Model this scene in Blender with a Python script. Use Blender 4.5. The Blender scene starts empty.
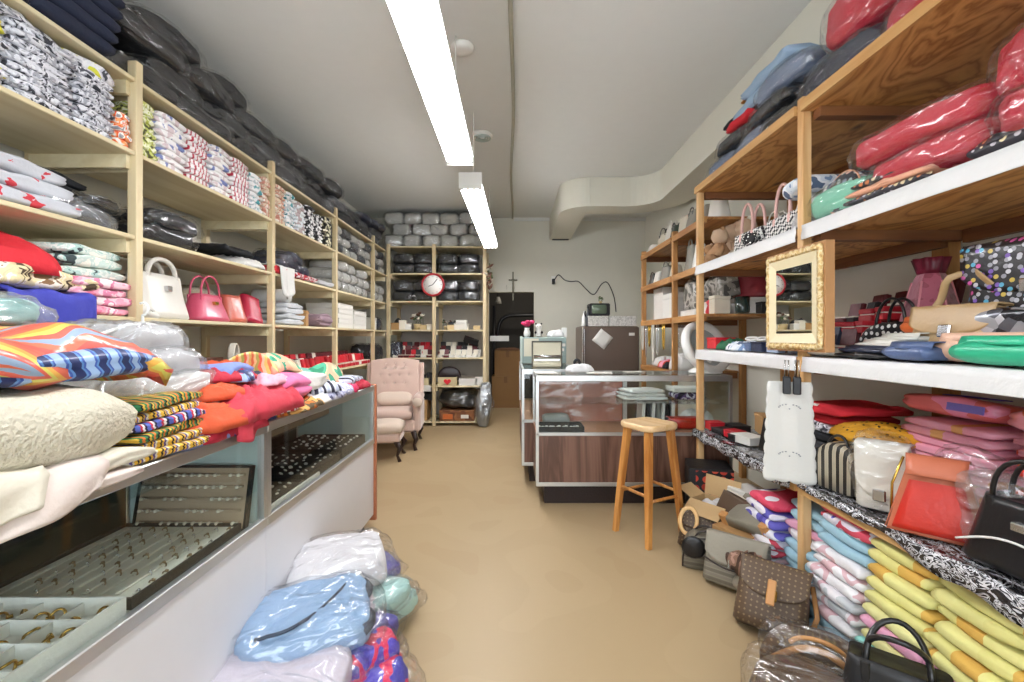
EXPO = 0.58
import bpy, math, random
from mathutils import Vector, Matrix, Euler, noise
C = bpy.context.scene.collection
PI = math.pi
R = math.radians
F, CZ, HY = 450.0, 1.28, 337.0          # focal length in px, eye height, horizon row

def hx(h):
    h = h.lstrip('#')
    v = [int(h[i:i+2], 16)/255 for i in (0, 2, 4)]
    return tuple(c/12.92 if c <= .04045 else ((c+.055)/1.055)**2.4 for c in v) + (1.0,)

# ------------------------------------------------------------------ materials
def newmat(name):
    m = bpy.data.materials.new(name); m.use_nodes = True
    nt = m.node_tree; nt.nodes.clear()
    out = nt.nodes.new('ShaderNodeOutputMaterial')
    b = nt.nodes.new('ShaderNodeBsdfPrincipled')
    nt.links.new(b.outputs[0], out.inputs[0])
    return m, nt, b, out
def N(nt, t, **kw):
    n = nt.nodes.new(t)
    for k, v in kw.items():
        if k.startswith('i_'):
            k2 = k[2:]
            n.inputs[int(k2) if k2.isdigit() else k2].default_value = v
        else: setattr(n, k, v)
    return n
def ramp(nt, cols, const=True, pos=None):
    r = nt.nodes.new('ShaderNodeValToRGB')
    e = r.color_ramp.elements
    n = len(cols)
    while len(e) < n: e.new(.5)
    for i, c in enumerate(cols):
        e[i].position = pos[i] if pos else (i/n if const else i/max(1, n-1))
        e[i].color = hx(c) if isinstance(c, str) else c
    r.color_ramp.interpolation = 'CONSTANT' if const else 'LINEAR'
    return r
def coords(nt, rnd=0.0, scale=(1, 1, 1), rot=(0, 0, 0)):
    tc = N(nt, 'ShaderNodeTexCoord')
    mp = N(nt, 'ShaderNodeMapping')
    mp.inputs['Scale'].default_value = scale; mp.inputs['Rotation'].default_value = rot
    nt.links.new(tc.outputs['Object'], mp.inputs[0])
    if rnd:
        oi = N(nt, 'ShaderNodeObjectInfo')
        mu = N(nt, 'ShaderNodeMath', operation='MULTIPLY', i_1=rnd)
        nt.links.new(oi.outputs['Random'], mu.inputs[0])
        nt.links.new(mu.outputs[0], mp.inputs['Location'])
    return mp
_mc = {}
def M(name, col, rough=.8, pat=None, cols=None, scale=20., st=(1, 1, 1), coat=0., bump=.25, bs=60., metal=0., var=.12, rnd=5., dist=0., spec=.4, sheen=0., rot=(0, 0, 0), d2=False, thr=.3, jit=.25):
    if name in _mc: return _mc[name]
    m, nt, b, out = newmat(name)
    L = nt.links.new
    mp = coords(nt, rnd, tuple(scale*s for s in st), rot)
    base = None
    if pat == 'vor':
        t = N(nt, 'ShaderNodeTexVoronoi', i_Scale=1.0)
        if dist:
            nz = N(nt, 'ShaderNodeTexNoise', i_Scale=1.5); L(mp.outputs[0], nz.inputs[0])
            mx = N(nt, 'ShaderNodeVectorMath', operation='MULTIPLY_ADD'); mx.inputs[1].default_value = (dist,)*3
            L(nz.outputs['Color'], mx.inputs[0]); L(mp.outputs[0], mx.inputs[2]); L(mx.outputs[0], t.inputs[0])
        else: L(mp.outputs[0], t.inputs[0])
        sp = N(nt, 'ShaderNodeSeparateColor'); L(t.outputs['Color'], sp.inputs[0])
        r = ramp(nt, cols); L(sp.outputs[0], r.inputs[0]); base = r.outputs[0]
    elif pat == 'noise':
        t = N(nt, 'ShaderNodeTexNoise', i_Scale=1.0, i_Detail=1.5, i_Distortion=dist); L(mp.outputs[0], t.inputs[0])
        mr = N(nt, 'ShaderNodeMapRange', i_1=.3, i_2=.7); L(t.outputs[0], mr.inputs[0])
        r = ramp(nt, cols); L(mr.outputs[0], r.inputs[0]); base = r.outputs[0]
    elif pat in ('wave', 'rings'):
        t = N(nt, 'ShaderNodeTexWave', i_Scale=1.0, i_Distortion=dist, i_Detail=1.0)
        t.wave_type = 'BANDS' if pat == 'wave' else 'RINGS'; t.bands_direction = 'X'
        L(mp.outputs[0], t.inputs[0])
        r = ramp(nt, cols); L(t.outputs['Fac'], r.inputs[0]); base = r.outputs[0]
    elif pat == 'saw':
        t = N(nt, 'ShaderNodeTexWave', i_Scale=1.0, i_Distortion=dist, i_Detail=1.0, wave_profile='SAW', bands_direction='X')
        L(mp.outputs[0], t.inputs[0])
        r = ramp(nt, cols); L(t.outputs['Fac'], r.inputs[0]); base = r.outputs[0]
    elif pat == 'check':
        t = N(nt, 'ShaderNodeTexChecker', i_Scale=1.0); L(mp.outputs[0], t.inputs[0])
        t.inputs[1].default_value = hx(cols[0]); t.inputs[2].default_value = hx(cols[1]); base = t.outputs[0]
    elif pat in ('dots', 'mono'):
        t = N(nt, 'ShaderNodeTexVoronoi', i_Scale=1.0, i_Randomness=0.0 if pat == 'mono' else jit)
        if pat == 'dots' and d2: t.voronoi_dimensions = '2D'
        if pat == 'mono': t.distance = 'MANHATTAN'; t.voronoi_dimensions = '2D'
        L(mp.outputs[0], t.inputs[0])
        mr = N(nt, 'ShaderNodeMath', operation='LESS_THAN', i_1=thr); L(t.outputs['Distance'], mr.inputs[0])
        mx = N(nt, 'ShaderNodeMix', data_type='RGBA'); mx.inputs[6].default_value = hx(col)
        if len(cols) > 1:
            sp = N(nt, 'ShaderNodeSeparateColor'); L(t.outputs['Color'], sp.inputs[0])
            r = ramp(nt, cols); L(sp.outputs[0], r.inputs[0]); L(r.outputs[0], mx.inputs[7])
        else: mx.inputs[7].default_value = hx(cols[0])
        L(mr.outputs[0], mx.inputs[0]); base = mx.outputs[2]
    if base is None:
        rgb = N(nt, 'ShaderNodeRGB'); rgb.outputs[0].default_value = hx(col); base = rgb.outputs[0]
    if var:
        oi = N(nt, 'ShaderNodeObjectInfo')
        nz = N(nt, 'ShaderNodeTexNoise', i_Scale=.25 if pat else .6, i_Detail=3.0); L(mp.outputs[0], nz.inputs[0])
        ad = N(nt, 'ShaderNodeMath', operation='ADD'); L(oi.outputs['Random'], ad.inputs[0]); L(nz.outputs[0], ad.inputs[1])
        mr = N(nt, 'ShaderNodeMapRange', i_1=0.3, i_2=1.7, i_3=1-var, i_4=1+var); L(ad.outputs[0], mr.inputs[0])
        hs = N(nt, 'ShaderNodeHueSaturation'); L(base, hs.inputs['Color']); L(mr.outputs[0], hs.inputs['Value']); base = hs.outputs[0]
    L(base, b.inputs['Base Color'])
    b.inputs['Roughness'].default_value = rough; b.inputs['Metallic'].default_value = metal
    b.inputs['Coat Weight'].default_value = coat; b.inputs['Coat Roughness'].default_value = .12
    b.inputs['Specular IOR Level'].default_value = spec
    if sheen: b.inputs['Sheen Weight'].default_value = sheen
    if bump:
        mp2 = coords(nt, rnd)
        nz = N(nt, 'ShaderNodeTexNoise', i_Scale=bs, i_Detail=3.0); L(mp2.outputs[0], nz.inputs[0])
        bp = N(nt, 'ShaderNodeBump', i_Strength=bump, i_Distance=.01); L(nz.outputs[0], bp.inputs['Height']); L(bp.outputs[0], b.inputs['Normal'])
        if coat:
            nz.inputs['Scale'].default_value = bs*.35
            L(bp.outputs[0], b.inputs['Coat Normal'])
    _mc[name] = m
    return m
def wood(name, c1, c2, scale=1.0, axis='Y', rough=.55, knots=0., coat=0., swirl=2.5, c3=None):
    if name in _mc: return _mc[name]
    m, nt, b, out = newmat(name); L = nt.links.new
    st = {'X': (.8, 9, 9), 'Y': (9, .8, 9), 'Z': (9, 9, .8), 'P': (5.2, 1.7, 5.2)}[axis]
    mp = coords(nt, 7., tuple(s*scale for s in st))
    nz = N(nt, 'ShaderNodeTexNoise', i_Scale=1.0, i_Detail=4.0, i_Distortion=swirl*.35); L(mp.outputs[0], nz.inputs[0])
    w = N(nt, 'ShaderNodeMath', operation='MULTIPLY', i_1=9.0*max(.4, swirl/2.5)); L(nz.outputs[0], w.inputs[0])
    fr = N(nt, 'ShaderNodeMath', operation='PINGPONG', i_1=1.0); L(w.outputs[0], fr.inputs[0])
    r = ramp(nt, [c1, c2] if not c3 else [c1, c3, c2], const=False); L(fr.outputs[0], r.inputs[0]); base = r.outputs[0]
    if knots:
        mk = coords(nt, 7., tuple(s*knots for s in {'X': (1, 2.2, 2.2), 'Y': (2.2, 1, 2.2), 'Z': (2.2, 2.2, 1), 'P': (2.2, 1, 2.2)}[axis]))
        v = N(nt, 'ShaderNodeTexVoronoi', i_Scale=1.0); L(mk.outputs[0], v.inputs[0])
        mr = N(nt, 'ShaderNodeMapRange', i_1=.05, i_2=.13, i_3=.85, i_4=0.0); L(v.outputs['Distance'], mr.inputs[0])
        mx = N(nt, 'ShaderNodeMix', data_type='RGBA'); L(mr.outputs[0], mx.inputs[0]); L(base, mx.inputs[6]); mx.inputs[7].default_value = hx('#4a2a14'); base = mx.outputs[2]
    L(base, b.inputs['Base Color']); b.inputs['Roughness'].default_value = rough; b.inputs['Coat Weight'].default_value = coat
    b.inputs['Coat Roughness'].default_value = .2
    bp = N(nt, 'ShaderNodeBump', i_Strength=.08, i_Distance=.01); L(nz.outputs[0], bp.inputs['Height']); L(bp.outputs[0], b.inputs['Normal'])
    _mc[name] = m
    return m
def film(name, tint='#ffffff', haze=.02, gloss=.30, bs=11., rough=.17, bump=1.0, crease_glint=.5, lo=.5):
    """clear polythene: mostly transparent with crinkled shine and painted white highlight streaks"""
    if name in _mc: return _mc[name]
    m, nt, b, out = newmat(name); L = nt.links.new
    nt.nodes.remove(b)
    mp = coords(nt, 9., (.55, 1.3, 1.3))
    nz = N(nt, 'ShaderNodeTexNoise', i_Scale=bs, i_Detail=2.5, i_Distortion=.9, noise_type='RIDGED_MULTIFRACTAL'); L(mp.outputs[0], nz.inputs[0])
    bp = N(nt, 'ShaderNodeBump', i_Strength=bump, i_Distance=.04); L(nz.outputs[0], bp.inputs['Height'])
    tr = N(nt, 'ShaderNodeBsdfTransparent'); tr.inputs[0].default_value = hx(tint)
    df = N(nt, 'ShaderNodeBsdfDiffuse'); df.inputs[0].default_value = (.8, .82, .84, 1); L(bp.outputs[0], df.inputs['Normal'])
    gl = N(nt, 'ShaderNodeBsdfGlossy'); gl.inputs['Roughness'].default_value = rough; L(bp.outputs[0], gl.inputs['Normal'])
    lw = N(nt, 'ShaderNodeLayerWeight', i_Blend=.25); L(bp.outputs[0], lw.inputs['Normal'])
    p3 = N(nt, 'ShaderNodeMath', operation='POWER', i_1=3.0); L(lw.outputs['Facing'], p3.inputs[0])
    mr = N(nt, 'ShaderNodeMapRange', i_3=gloss*.42, i_4=min(.9, gloss*2.2)); L(p3.outputs[0], mr.inputs[0])
    nh = N(nt, 'ShaderNodeTexNoise', i_Scale=bs*1.3, i_Detail=3.0, i_Distortion=1.4, noise_type='RIDGED_MULTIFRACTAL'); L(mp.outputs[0], nh.inputs[0])
    hz = N(nt, 'ShaderNodeMapRange', i_1=lo, i_2=lo+.3, i_3=haze, i_4=haze+crease_glint); L(nh.outputs[0], hz.inputs[0])  # white streaks on the crease ridges, painted in to read as highlights
    m1 = N(nt, 'ShaderNodeMixShader'); L(hz.outputs[0], m1.inputs[0]); L(tr.outputs[0], m1.inputs[1]); L(df.outputs[0], m1.inputs[2])
    m2 = N(nt, 'ShaderNodeMixShader'); L(mr.outputs[0], m2.inputs[0]); L(m1.outputs[0], m2.inputs[1]); L(gl.outputs[0], m2.inputs[2])
    L(m2.outputs[0], out.inputs[0])
    _mc[name] = m
    return m
def glassy(name, tint='#f9fcfb', refl=.03):
    if name in _mc: return _mc[name]
    m, nt, b, out = newmat(name); L = nt.links.new
    nt.nodes.remove(b)
    tr = N(nt, 'ShaderNodeBsdfTransparent'); tr.inputs[0].default_value = hx(tint)
    gl = N(nt, 'ShaderNodeBsdfGlossy'); gl.inputs['Roughness'].default_value = .02
    lw = N(nt, 'ShaderNodeLayerWeight', i_Blend=.5)
    pw = N(nt, 'ShaderNodeMath', operation='POWER', i_1=4.0); L(lw.outputs['Facing'], pw.inputs[0])
    ad = N(nt, 'ShaderNodeMath', operation='MULTIPLY_ADD', i_1=.7, i_2=refl); L(pw.outputs[0], ad.inputs[0])
    mx = N(nt, 'ShaderNodeMixShader'); L(ad.outputs[0], mx.inputs[0]); L(tr.outputs[0], mx.inputs[1]); L(gl.outputs[0], mx.inputs[2])
    L(mx.outputs[0], out.inputs[0])
    _mc[name] = m
    return m
def emis(name, col, s):
    m, nt, b, out = newmat(name)
    b.inputs['Base Color'].default_value = hx('#ffffff'); b.inputs['Emission Color'].default_value = hx(col); b.inputs['Emission Strength'].default_value = s
    return m

# ------------------------------------------------------------------ meshes
def mesh(name, vs, fs, m, smooth=True, mi=None):
    me = bpy.data.meshes.new(name)
    me.from_pydata([tuple(v) for v in vs], [], fs)
    for x in (m if isinstance(m, (list, tuple)) else [m]): me.materials.append(x)
    if smooth: me.polygons.foreach_set('use_smooth', [True]*len(me.polygons))
    if mi: me.polygons.foreach_set('material_index', mi)
    me.update()
    return me
class MB:
    """collects simple solids into one mesh"""
    def __init__(s): s.v = []; s.f = []; s.sm = []
    def add(s, vs, fs, smooth=False):
        n = len(s.v); s.v += [Vector(v) for v in vs]; s.f += [tuple(i+n for i in f) for f in fs]; s.sm += [smooth]*len(fs); return s
    def box(s, x0, x1, y0, y1, z0, z1, bev=0.0, M4=None):
        if bev <= 0:
            vs = [(x, y, z) for z in (z0, z1) for y in (y0, y1) for x in (x0, x1)]
            fs = [(0, 2, 3, 1), (4, 5, 7, 6), (0, 1, 5, 4), (2, 6, 7, 3), (0, 4, 6, 2), (1, 3, 7, 5)]
        else:
            b = min(bev, (x1-x0)*.49, (y1-y0)*.49, (z1-z0)*.49)
            xs, ys, zs = (x0, x0+b, x1-b, x1), (y0, y0+b, y1-b, y1), (z0, z0+b, z1-b, z1)
            def ring(z, i):
                a = 0 if i else 1
                X0, X1, Y0, Y1 = xs[a], xs[3-a], ys[a], ys[3-a]
                if i: return [(xs[1], Y0, z), (xs[2], Y0, z), (X1, ys[1], z), (X1, ys[2], z), (xs[2], Y1, z), (xs[1], Y1, z), (X0, ys[2], z), (X0, ys[1], z)]
                return [(xs[1], ys[1], z), (xs[2], ys[1], z), (xs[2], ys[1], z), (xs[2], ys[2], z), (xs[2], ys[2], z), (xs[1], ys[2], z), (xs[1], ys[2], z), (xs[1], ys[1], z)]
            vs = ring(zs[0], 0)+ring(zs[1], 1)+ring(zs[2], 1)+ring(zs[3], 0)
            fs = []
            for k in range(3):
                for j in range(8): fs.append((k*8+j, k*8+(j+1) % 8, k*8+8+(j+1) % 8, k*8+8+j))
            fs += [(7, 5, 3, 1)[::1], (24+1, 24+3, 24+5, 24+7)]
        if M4 is not None: vs = [M4 @ Vector(v) for v in vs]
        return s.add(vs, fs)
    def tube(s, pts, r, n=8, cap=True, closed=False):
        v, f = tube_g(pts, r, n, cap, closed); return s.add(v, f, True)
    def lathe(s, prof, n=20, c=(0, 0, 0), axis='Z', cap=True):
        v, f = lathe_g(prof, n, cap)
        if axis == 'Y': v = [(x, -z, y) for x, y, z in v]
        if axis == 'X': v = [(z, y, -x) for x, y, z in v]
        return s.add([Vector(p)+Vector(c) for p in v], f, True)
    def loft(s, rings, cap=True, smooth=True):
        v, f = loft_g(rings, cap); return s.add(v, f, smooth)
    def me(s, name, m):
        me = mesh(name, s.v, s.f, m, False); me.polygons.foreach_set('use_smooth', s.sm)
        me.validate(); return me
def tube_g(pts, r, n=8, cap=True, closed=False):
    pts = [Vector(p) for p in pts]; vs = []; fs = []
    k = len(pts); up = None
    for i, p in enumerate(pts):
        if closed: t = pts[(i+1) % k]-pts[i-1]
        else: t = pts[min(i+1, k-1)]-pts[max(i-1, 0)]
        t = t.normalized() if t.length > 1e-9 else Vector((0, 0, 1))
        if up is None:
            up = Vector((0, 0, 1)) if abs(t.z) < .9 else Vector((1, 0, 0))
        a = (up-t*up.dot(t)).normalized(); b = t.cross(a); up = a
        rr = r[i] if isinstance(r, list) else r
        ra, rb = rr if isinstance(rr, (list, tuple)) else (rr, rr)
        for j in range(n):
            q = 2*PI*j/n; vs.append(p+a*math.cos(q)*ra+b*math.sin(q)*rb)
    for i in range(k if closed else k-1):
        for j in range(n):
            a0, b0 = i*n, ((i+1) % k)*n
            fs.append((a0+j, a0+(j+1) % n, b0+(j+1) % n, b0+j))
    if cap and not closed: fs += [tuple(range(n))[::-1], tuple((k-1)*n+j for j in range(n))]
    return vs, fs
def lathe_g(prof, n=20, cap=True):
    vs = []; fs = []
    for (r, z) in prof:
        for j in range(n):
            q = 2*PI*j/n; vs.append((r*math.cos(q), r*math.sin(q), z))
    for i in range(len(prof)-1):
        for j in range(n): fs.append((i*n+j, i*n+(j+1) % n, (i+1)*n+(j+1) % n, (i+1)*n+j))
    if not cap: return vs, fs
    if prof[0][0] > 1e-6: fs.append(tuple(range(n))[::-1])
    if prof[-1][0] > 1e-6: fs.append(tuple((len(prof)-1)*n+j for j in range(n)))
    return vs, fs
def loft_g(rings, cap=True):
    n = len(rings[0]); vs = [Vector(p) for r in rings for p in r]; fs = []
    for i in range(len(rings)-1):
        for j in range(n): fs.append((i*n+j, i*n+(j+1) % n, (i+1)*n+(j+1) % n, (i+1)*n+j))
    if cap: fs += [tuple(range(n))[::-1], tuple((len(rings)-1)*n+j for j in range(n))]
    return vs, fs
def rrect(w, d, r, z, n=4, cx=0, cy=0):
    """rounded rectangle ring in XY at height z"""
    r = min(r, w*.49, d*.49); out = []
    for (sx, sy, a0) in ((1, 1, 0), (-1, 1, 90), (-1, -1, 180), (1, -1, 270)):
        for k in range(n+1):
            a = R(a0+90*k/n); out.append((cx+sx*(w/2-r)+r*math.cos(a), cy+sy*(d/2-r)+r*math.sin(a), z))
    return out
def nv(p, f, seed):
    return noise.noise_vector(Vector(p)*f+Vector((seed*3.17, seed*1.73, seed*.61)))
def nz1(p, f, seed):
    return noise.noise(Vector(p)*f+Vector((seed*3.17, seed*1.73, seed*.61)))
def slab_g(w, d, h, seed=0, groove=.35, amp=.008, nx=10, f=9., sag=0., base=True, ny=5, layers=1):
    """a folded garment: a soft slab with rolled front edge (-Y) and fold grooves"""
    sec = []
    r = h/2
    hd = d/2
    for k in range(ny): sec.append((hd-r-(d-2*r)*k/ny, h))                       # top, back to front
    nf = 8*layers
    for k in range(nf+1):
        t = k/nf; a = PI/2+PI*t
        g = 1.0
        ph = (t*layers*1.0) % 1.0
        if layers == 1: g = 1-groove*math.exp(-((t-.5)/.09)**2)
        else:
            g = .62+.38*abs(math.sin(PI*t*layers))**.5
        sec.append((-(hd-r)+r*math.cos(a)*g*1.0, r+r*math.sin(a)))
    for k in range(1, ny): sec.append((-(hd-r)+(d-2*r)*k/ny, 0))
    for k in range(4): a = -PI/2+PI*k/3; sec.append((hd-r+r*math.cos(a), r+r*math.sin(a)))
    n = len(sec); vs = []
    for i in range(nx+1):
        u = -1+2*i/nx
        e = (1-abs(u)**5*.35)
        for (y, z) in sec:
            zz = r+(z-r)*e
            p = Vector((u*w/2*(1-.03*((z-r)/r)**2), y*(1-.02*u*u), zz))
            nn = nv(p, f, seed)
            p.x += nn.x*amp*1.2; p.y += nn.y*amp*1.6; p.z += nn.z*amp*(.4 if base and z < r*.5 else 1)-sag*u*u
            if base and p.z < 0: p.z = 0
            vs.append(p)
    fs = []
    for i in range(nx):
        for j in range(n): fs.append((i*n+j, (i+1)*n+j, (i+1)*n+(j+1) % n, i*n+(j+1) % n))
    c0 = sum((vs[j] for j in range(n)), Vector())/n; c1 = sum((vs[nx*n+j] for j in range(n)), Vector())/n
    vs += [c0, c1]
    for j in range(n):
        fs.append((len(vs)-2, j, (j+1) % n)); fs.append((len(vs)-1, nx*n+(j+1) % n, nx*n+j))
    return vs, fs
def slab(name, w, d, h, m, **k): return mesh(name, *slab_g(w, d, h, **k), m)
def pillow_g(w, d, h, seed=0, amp=.012, f=7., ex=.5, nu=30, nv_=14, ridge=0., infl=0., flat=True, flap=0.):
    """a stuffed parcel; ex small = boxier"""
    vs = []; fs = []
    def sg(c, e): return math.copysign(abs(c)**e, c)
    for i in range(nv_+1):
        la = -PI/2+PI*i/nv_
        for j in range(nu):
            lo = 2*PI*j/nu
            cx, cy, cz = sg(math.cos(la), ex*.9)*sg(math.cos(lo), ex), sg(math.cos(la), ex*.9)*sg(math.sin(lo), ex), sg(math.sin(la), ex*1.3)
            p = Vector((cx*(w/2+infl), cy*(d/2+infl), cz*(h/2+infl)))
            q = nv(p, f, seed)
            p += q*amp
            if ridge:
                rr = 1-abs(nz1((p.x*1.0, p.y*2.2, p.z*2.2), f*2.2, seed+5))*2
                nrm = Vector((cx/w, cy/d, cz/h)).normalized()
                p += nrm*rr*ridge
            if flap and abs(la) < .5 and cx > .75: p.x += flap*(1-abs(la)*2); p.z -= flap*.25
            if flap and abs(la) < .5 and cx < -.75: p.x -= flap*.5*(1-abs(la)*2)
            p.z += h/2
            if flat and p.z < 0: p.z = 0.0
            vs.append(p)
    for i in range(nv_):
        for j in range(nu): fs.append((i*nu+j, i*nu+(j+1) % nu, (i+1)*nu+(j+1) % nu, (i+1)*nu+j))
    fs.append(tuple(range(nu))[::-1]); fs.append(tuple(nv_*nu+j for j in range(nu)))
    return vs, fs
def pillow(name, w, d, h, m, **k): return mesh(name, *pillow_g(w, d, h, **k), m)
def sheet_g(fn, nu, nv_, t=.004):
    """thick cloth from fn(u,v)->point, u,v in 0..1"""
    P = [[Vector(fn(i/nu, j/nv_)) for j in range(nv_+1)] for i in range(nu+1)]
    vs = []; off = []
    for i in range(nu+1):
        for j in range(nv_+1):
            a = P[min(i+1, nu)][j]-P[max(i-1, 0)][j]; b = P[i][min(j+1, nv_)]-P[i][max(j-1, 0)]
            n = a.cross(b); n = n.normalized() if n.length > 1e-12 else Vector((0, 0, 1))
            vs.append(P[i][j]); off.append(P[i][j]-n*t)
    n = len(vs); vs += off; fs = []; k = nv_+1
    for i in range(nu):
        for j in range(nv_):
            a = i*k+j; fs.append((a, a+k, a+k+1, a+1)); fs.append((n+a, n+a+1, n+a+k+1, n+a+k))
    for i in range(nu):
        for j, o in ((0, 1), (nv_, 0)):
            a, b = i*k+j, (i+1)*k+j
            fs.append((a, n+a, n+b, b) if o else (a, b, n+b, n+a))
    for j in range(nv_):
        for i, o in ((0, 0), (nu, 1)):
            a, b = i*k+j, i*k+j+1
            fs.append((a, n+a, n+b, b) if o else (a, b, n+b, n+a))
    return vs, fs
def sheet(name, fn, nu, nv_, m, t=.004): return mesh(name, *sheet_g(fn, nu, nv_, t), m)
def heap_g(w, d, h, seed=0, folds=5., amp=.03, nu=60, nv_=36, ex=.6):
    """a crumpled garment lying in a heap: lumpy low mound with sharp folds and an uneven outline"""
    vs = []; fs = []
    n2 = nv_
    th = seed*1.3; ct, st = math.cos(th), math.sin(th)
    amp = max(amp, h*.35)*min(1.0, (4.5/folds)**.8)
    for i in range(n2+1):
        rad = i/n2
        for j in range(nu):
            a = 2*PI*j/nu
            c, s = math.cos(a), math.sin(a)
            ol = 1+.26*nz1((c*1.2, s*1.2, 0), 1.3, seed)+.12*nz1((c, s, .3), 3.5, seed)+.05*nz1((c, s, .3), 9., seed)
            x = math.copysign(abs(c)**ex, c)*w/2*rad*ol; y = math.copysign(abs(s)**ex, s)*d/2*rad*ol
            prof = (1-rad**3.2)**.5 if rad < 1 else 0
            wx, wy = x+.05*nz1((x, y, 2), 6, seed+1), y+.05*nz1((x, y, 5), 6, seed+2)
            u, v = (wx*ct+wy*st), (-wx*st+wy*ct)
            r1 = (1-abs(nz1((u*folds*2.2, v*folds*.7, 0), 1.6, seed+3))*2)
            r3 = (1-abs(nz1((u*folds*4.5, v*folds*1.6, 1), 1.9, seed+9))*2)
            r2 = nz1((x, y, 0), 7., seed+7)
            z = prof*(h*.68+amp*(.66*(abs(r1)**1.4*math.copysign(1, r1)-.3)+.34*(r3-.3)+.5*r2))
            vs.append(Vector((x, y, max(0.0, z))))
    for i in range(n2):
        for j in range(nu): fs.append((i*nu+j, (i+1)*nu+j, (i+1)*nu+(j+1) % nu, i*nu+(j+1) % nu))
    b = len(vs); vs.append(Vector((0, 0, -.001)))
    for j in range(nu): fs.append((n2*nu+j, b, n2*nu+(j+1) % nu))
    return vs, fs
def heap(name, w, d, h, m, **k): return mesh(name, *heap_g(w, d, h, **k), m)

# ------------------------------------------------------------------ objects
def link(name, data, parent=None, loc=(0, 0, 0), rot=(0, 0, 0), scale=None):
    o = bpy.data.objects.new(name, data); C.objects.link(o)
    o.location = loc; o.rotation_euler = rot
    if scale: o.scale = scale if isinstance(scale, (tuple, list)) else (scale,)*3
    if parent: o.parent = parent
    return o
def tag(o, label, cat, group=None):
    o['label'] = label; o['category'] = cat
    if group: o['group'] = group
    return o
def thing(name, label, cat, loc=(0, 0, 0), rot=(0, 0, 0), group=None, data=None, scale=None):
    if not isinstance(rot, (tuple, list)): rot = (0, 0, rot)
    return tag(link(name, data, None, loc, rot, scale), label, cat, group)
def struct(name, data, **k):
    o = link(name, data, **k); o['kind'] = 'structure'; return o
def dup(o, loc, rot, label=None, group=None, mats=None, scale=None):
    if not isinstance(rot, (tuple, list)): rot = (0, 0, rot)
    def cp(s, par):
        c = s.copy(); C.objects.link(c)
        if par: c.parent = par
        for ch in kids.get(s.name, ()): cp(ch, c)
        return c
    kids = {}
    def walk(s):
        for ch in s.children: kids.setdefault(s.name, []).append(ch); walk(ch)
    walk(o)
    r = cp(o, None); r.location = loc; r.rotation_euler = rot
    if scale: r.scale = scale if isinstance(scale, (tuple, list)) else (scale,)*3
    if label: r['label'] = label
    if group: r['group'] = group
    return r
ORD = 'lowest second third fourth fifth sixth seventh eighth ninth tenth eleventh twelfth thirteenth'.split()
ORDC = 'first second third fourth fifth sixth seventh eighth ninth tenth eleventh twelfth thirteenth fourteenth fifteenth sixteenth'.split()
def at(px, py, D):
    """the point seen in that direction at depth D metres"""
    return Vector(((px-512)/F*D, D, CZ+(HY-py)/F*D))

def ordl(i, n):
    return 'topmost' if i == n-1 and n > 1 else 'lowest' if i == 0 else ORDC[i]+' from the bottom'
# ================================================================== materials of the place
WALL = M('wall_paint', '#d9d7ca', .85, bump=.06, bs=90, var=.03, rnd=0)
CEIL = M('ceiling_paint', '#dcdedb', .9, bump=.05, bs=60, var=.03, rnd=0)
FLOOR = M('floor_vinyl', '#b39a75', .42, pat='noise', cols=['#a48e6d', '#a69170', '#a89372', '#a5906f'], scale=1.2, bump=.04, bs=30, var=.05, rnd=0, spec=.3)
PINE = wood('pale_pine', '#dcd0ae', '#d0c199', .9, 'Y', .6, swirl=1.5)
PINEZ = wood('pale_pine_post', '#d6c6a0', '#c6b088', .9, 'Z', .6, swirl=1.4)
PLY = wood('knotty_plywood', '#cf9a5c', '#98632f', .55, 'P', .55, knots=2.0, swirl=5.0, c3='#c08c50')
FIRZ = wood('fir_post', '#d9b482', '#c0935c', 1.0, 'Z', .55, swirl=1.5)
FIRY = wood('fir_edge', '#d3aa72', '#bb8c52', 1.0, 'Y', .55, swirl=1.5)
DARKX = wood('brown_beam', '#8a5a32', '#6b4021', 1.0, 'X', .6, swirl=1.5)
DARKY = wood('brown_rail', '#8a5a32', '#6b4021', 1.0, 'Y', .6, swirl=1.5)
AMBZ = wood('amber_post', '#b98850', '#9a6a38', 1.0, 'Z', .55, swirl=1.5)
AMBY = wood('amber_board', '#b98850', '#96632f', 1.0, 'Y', .55, swirl=2.2)
STOOL = wood('oak_leg', '#cf9450', '#a86a2e', 2.0, 'Z', .38, coat=.3, swirl=1.4)
SEATW = wood('pale_seat', '#e2c295', '#d3ab74', 2.0, 'X', .4, coat=.2, swirl=1.4)
WALNUT = wood('walnut_laminate', '#7a5848', '#523629', 1.1, 'Z', .4, swirl=2.2)
DKBRN = M('dark_kick', '#2a1c18', .5, var=.05)
ALU = M('aluminium', '#c9cbca', .32, metal=.85, bump=.03, var=.03)
WHT = M('white_laminate', '#dcdbde', .4, bump=.02, var=.03, rnd=0)
GLASS = glassy('case_glass')
TERRA = M('terracotta_end', '#a9694a', .5, var=.05)
BLK = M('black_plastic', '#16161a', .4, var=.1)
WPL = M('white_plastic', '#e6e6e2', .35, var=.04, bump=.03)
TEALG = M('pale_teal_panel', '#b9ccca', .4, var=.03, bump=.02)

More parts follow.
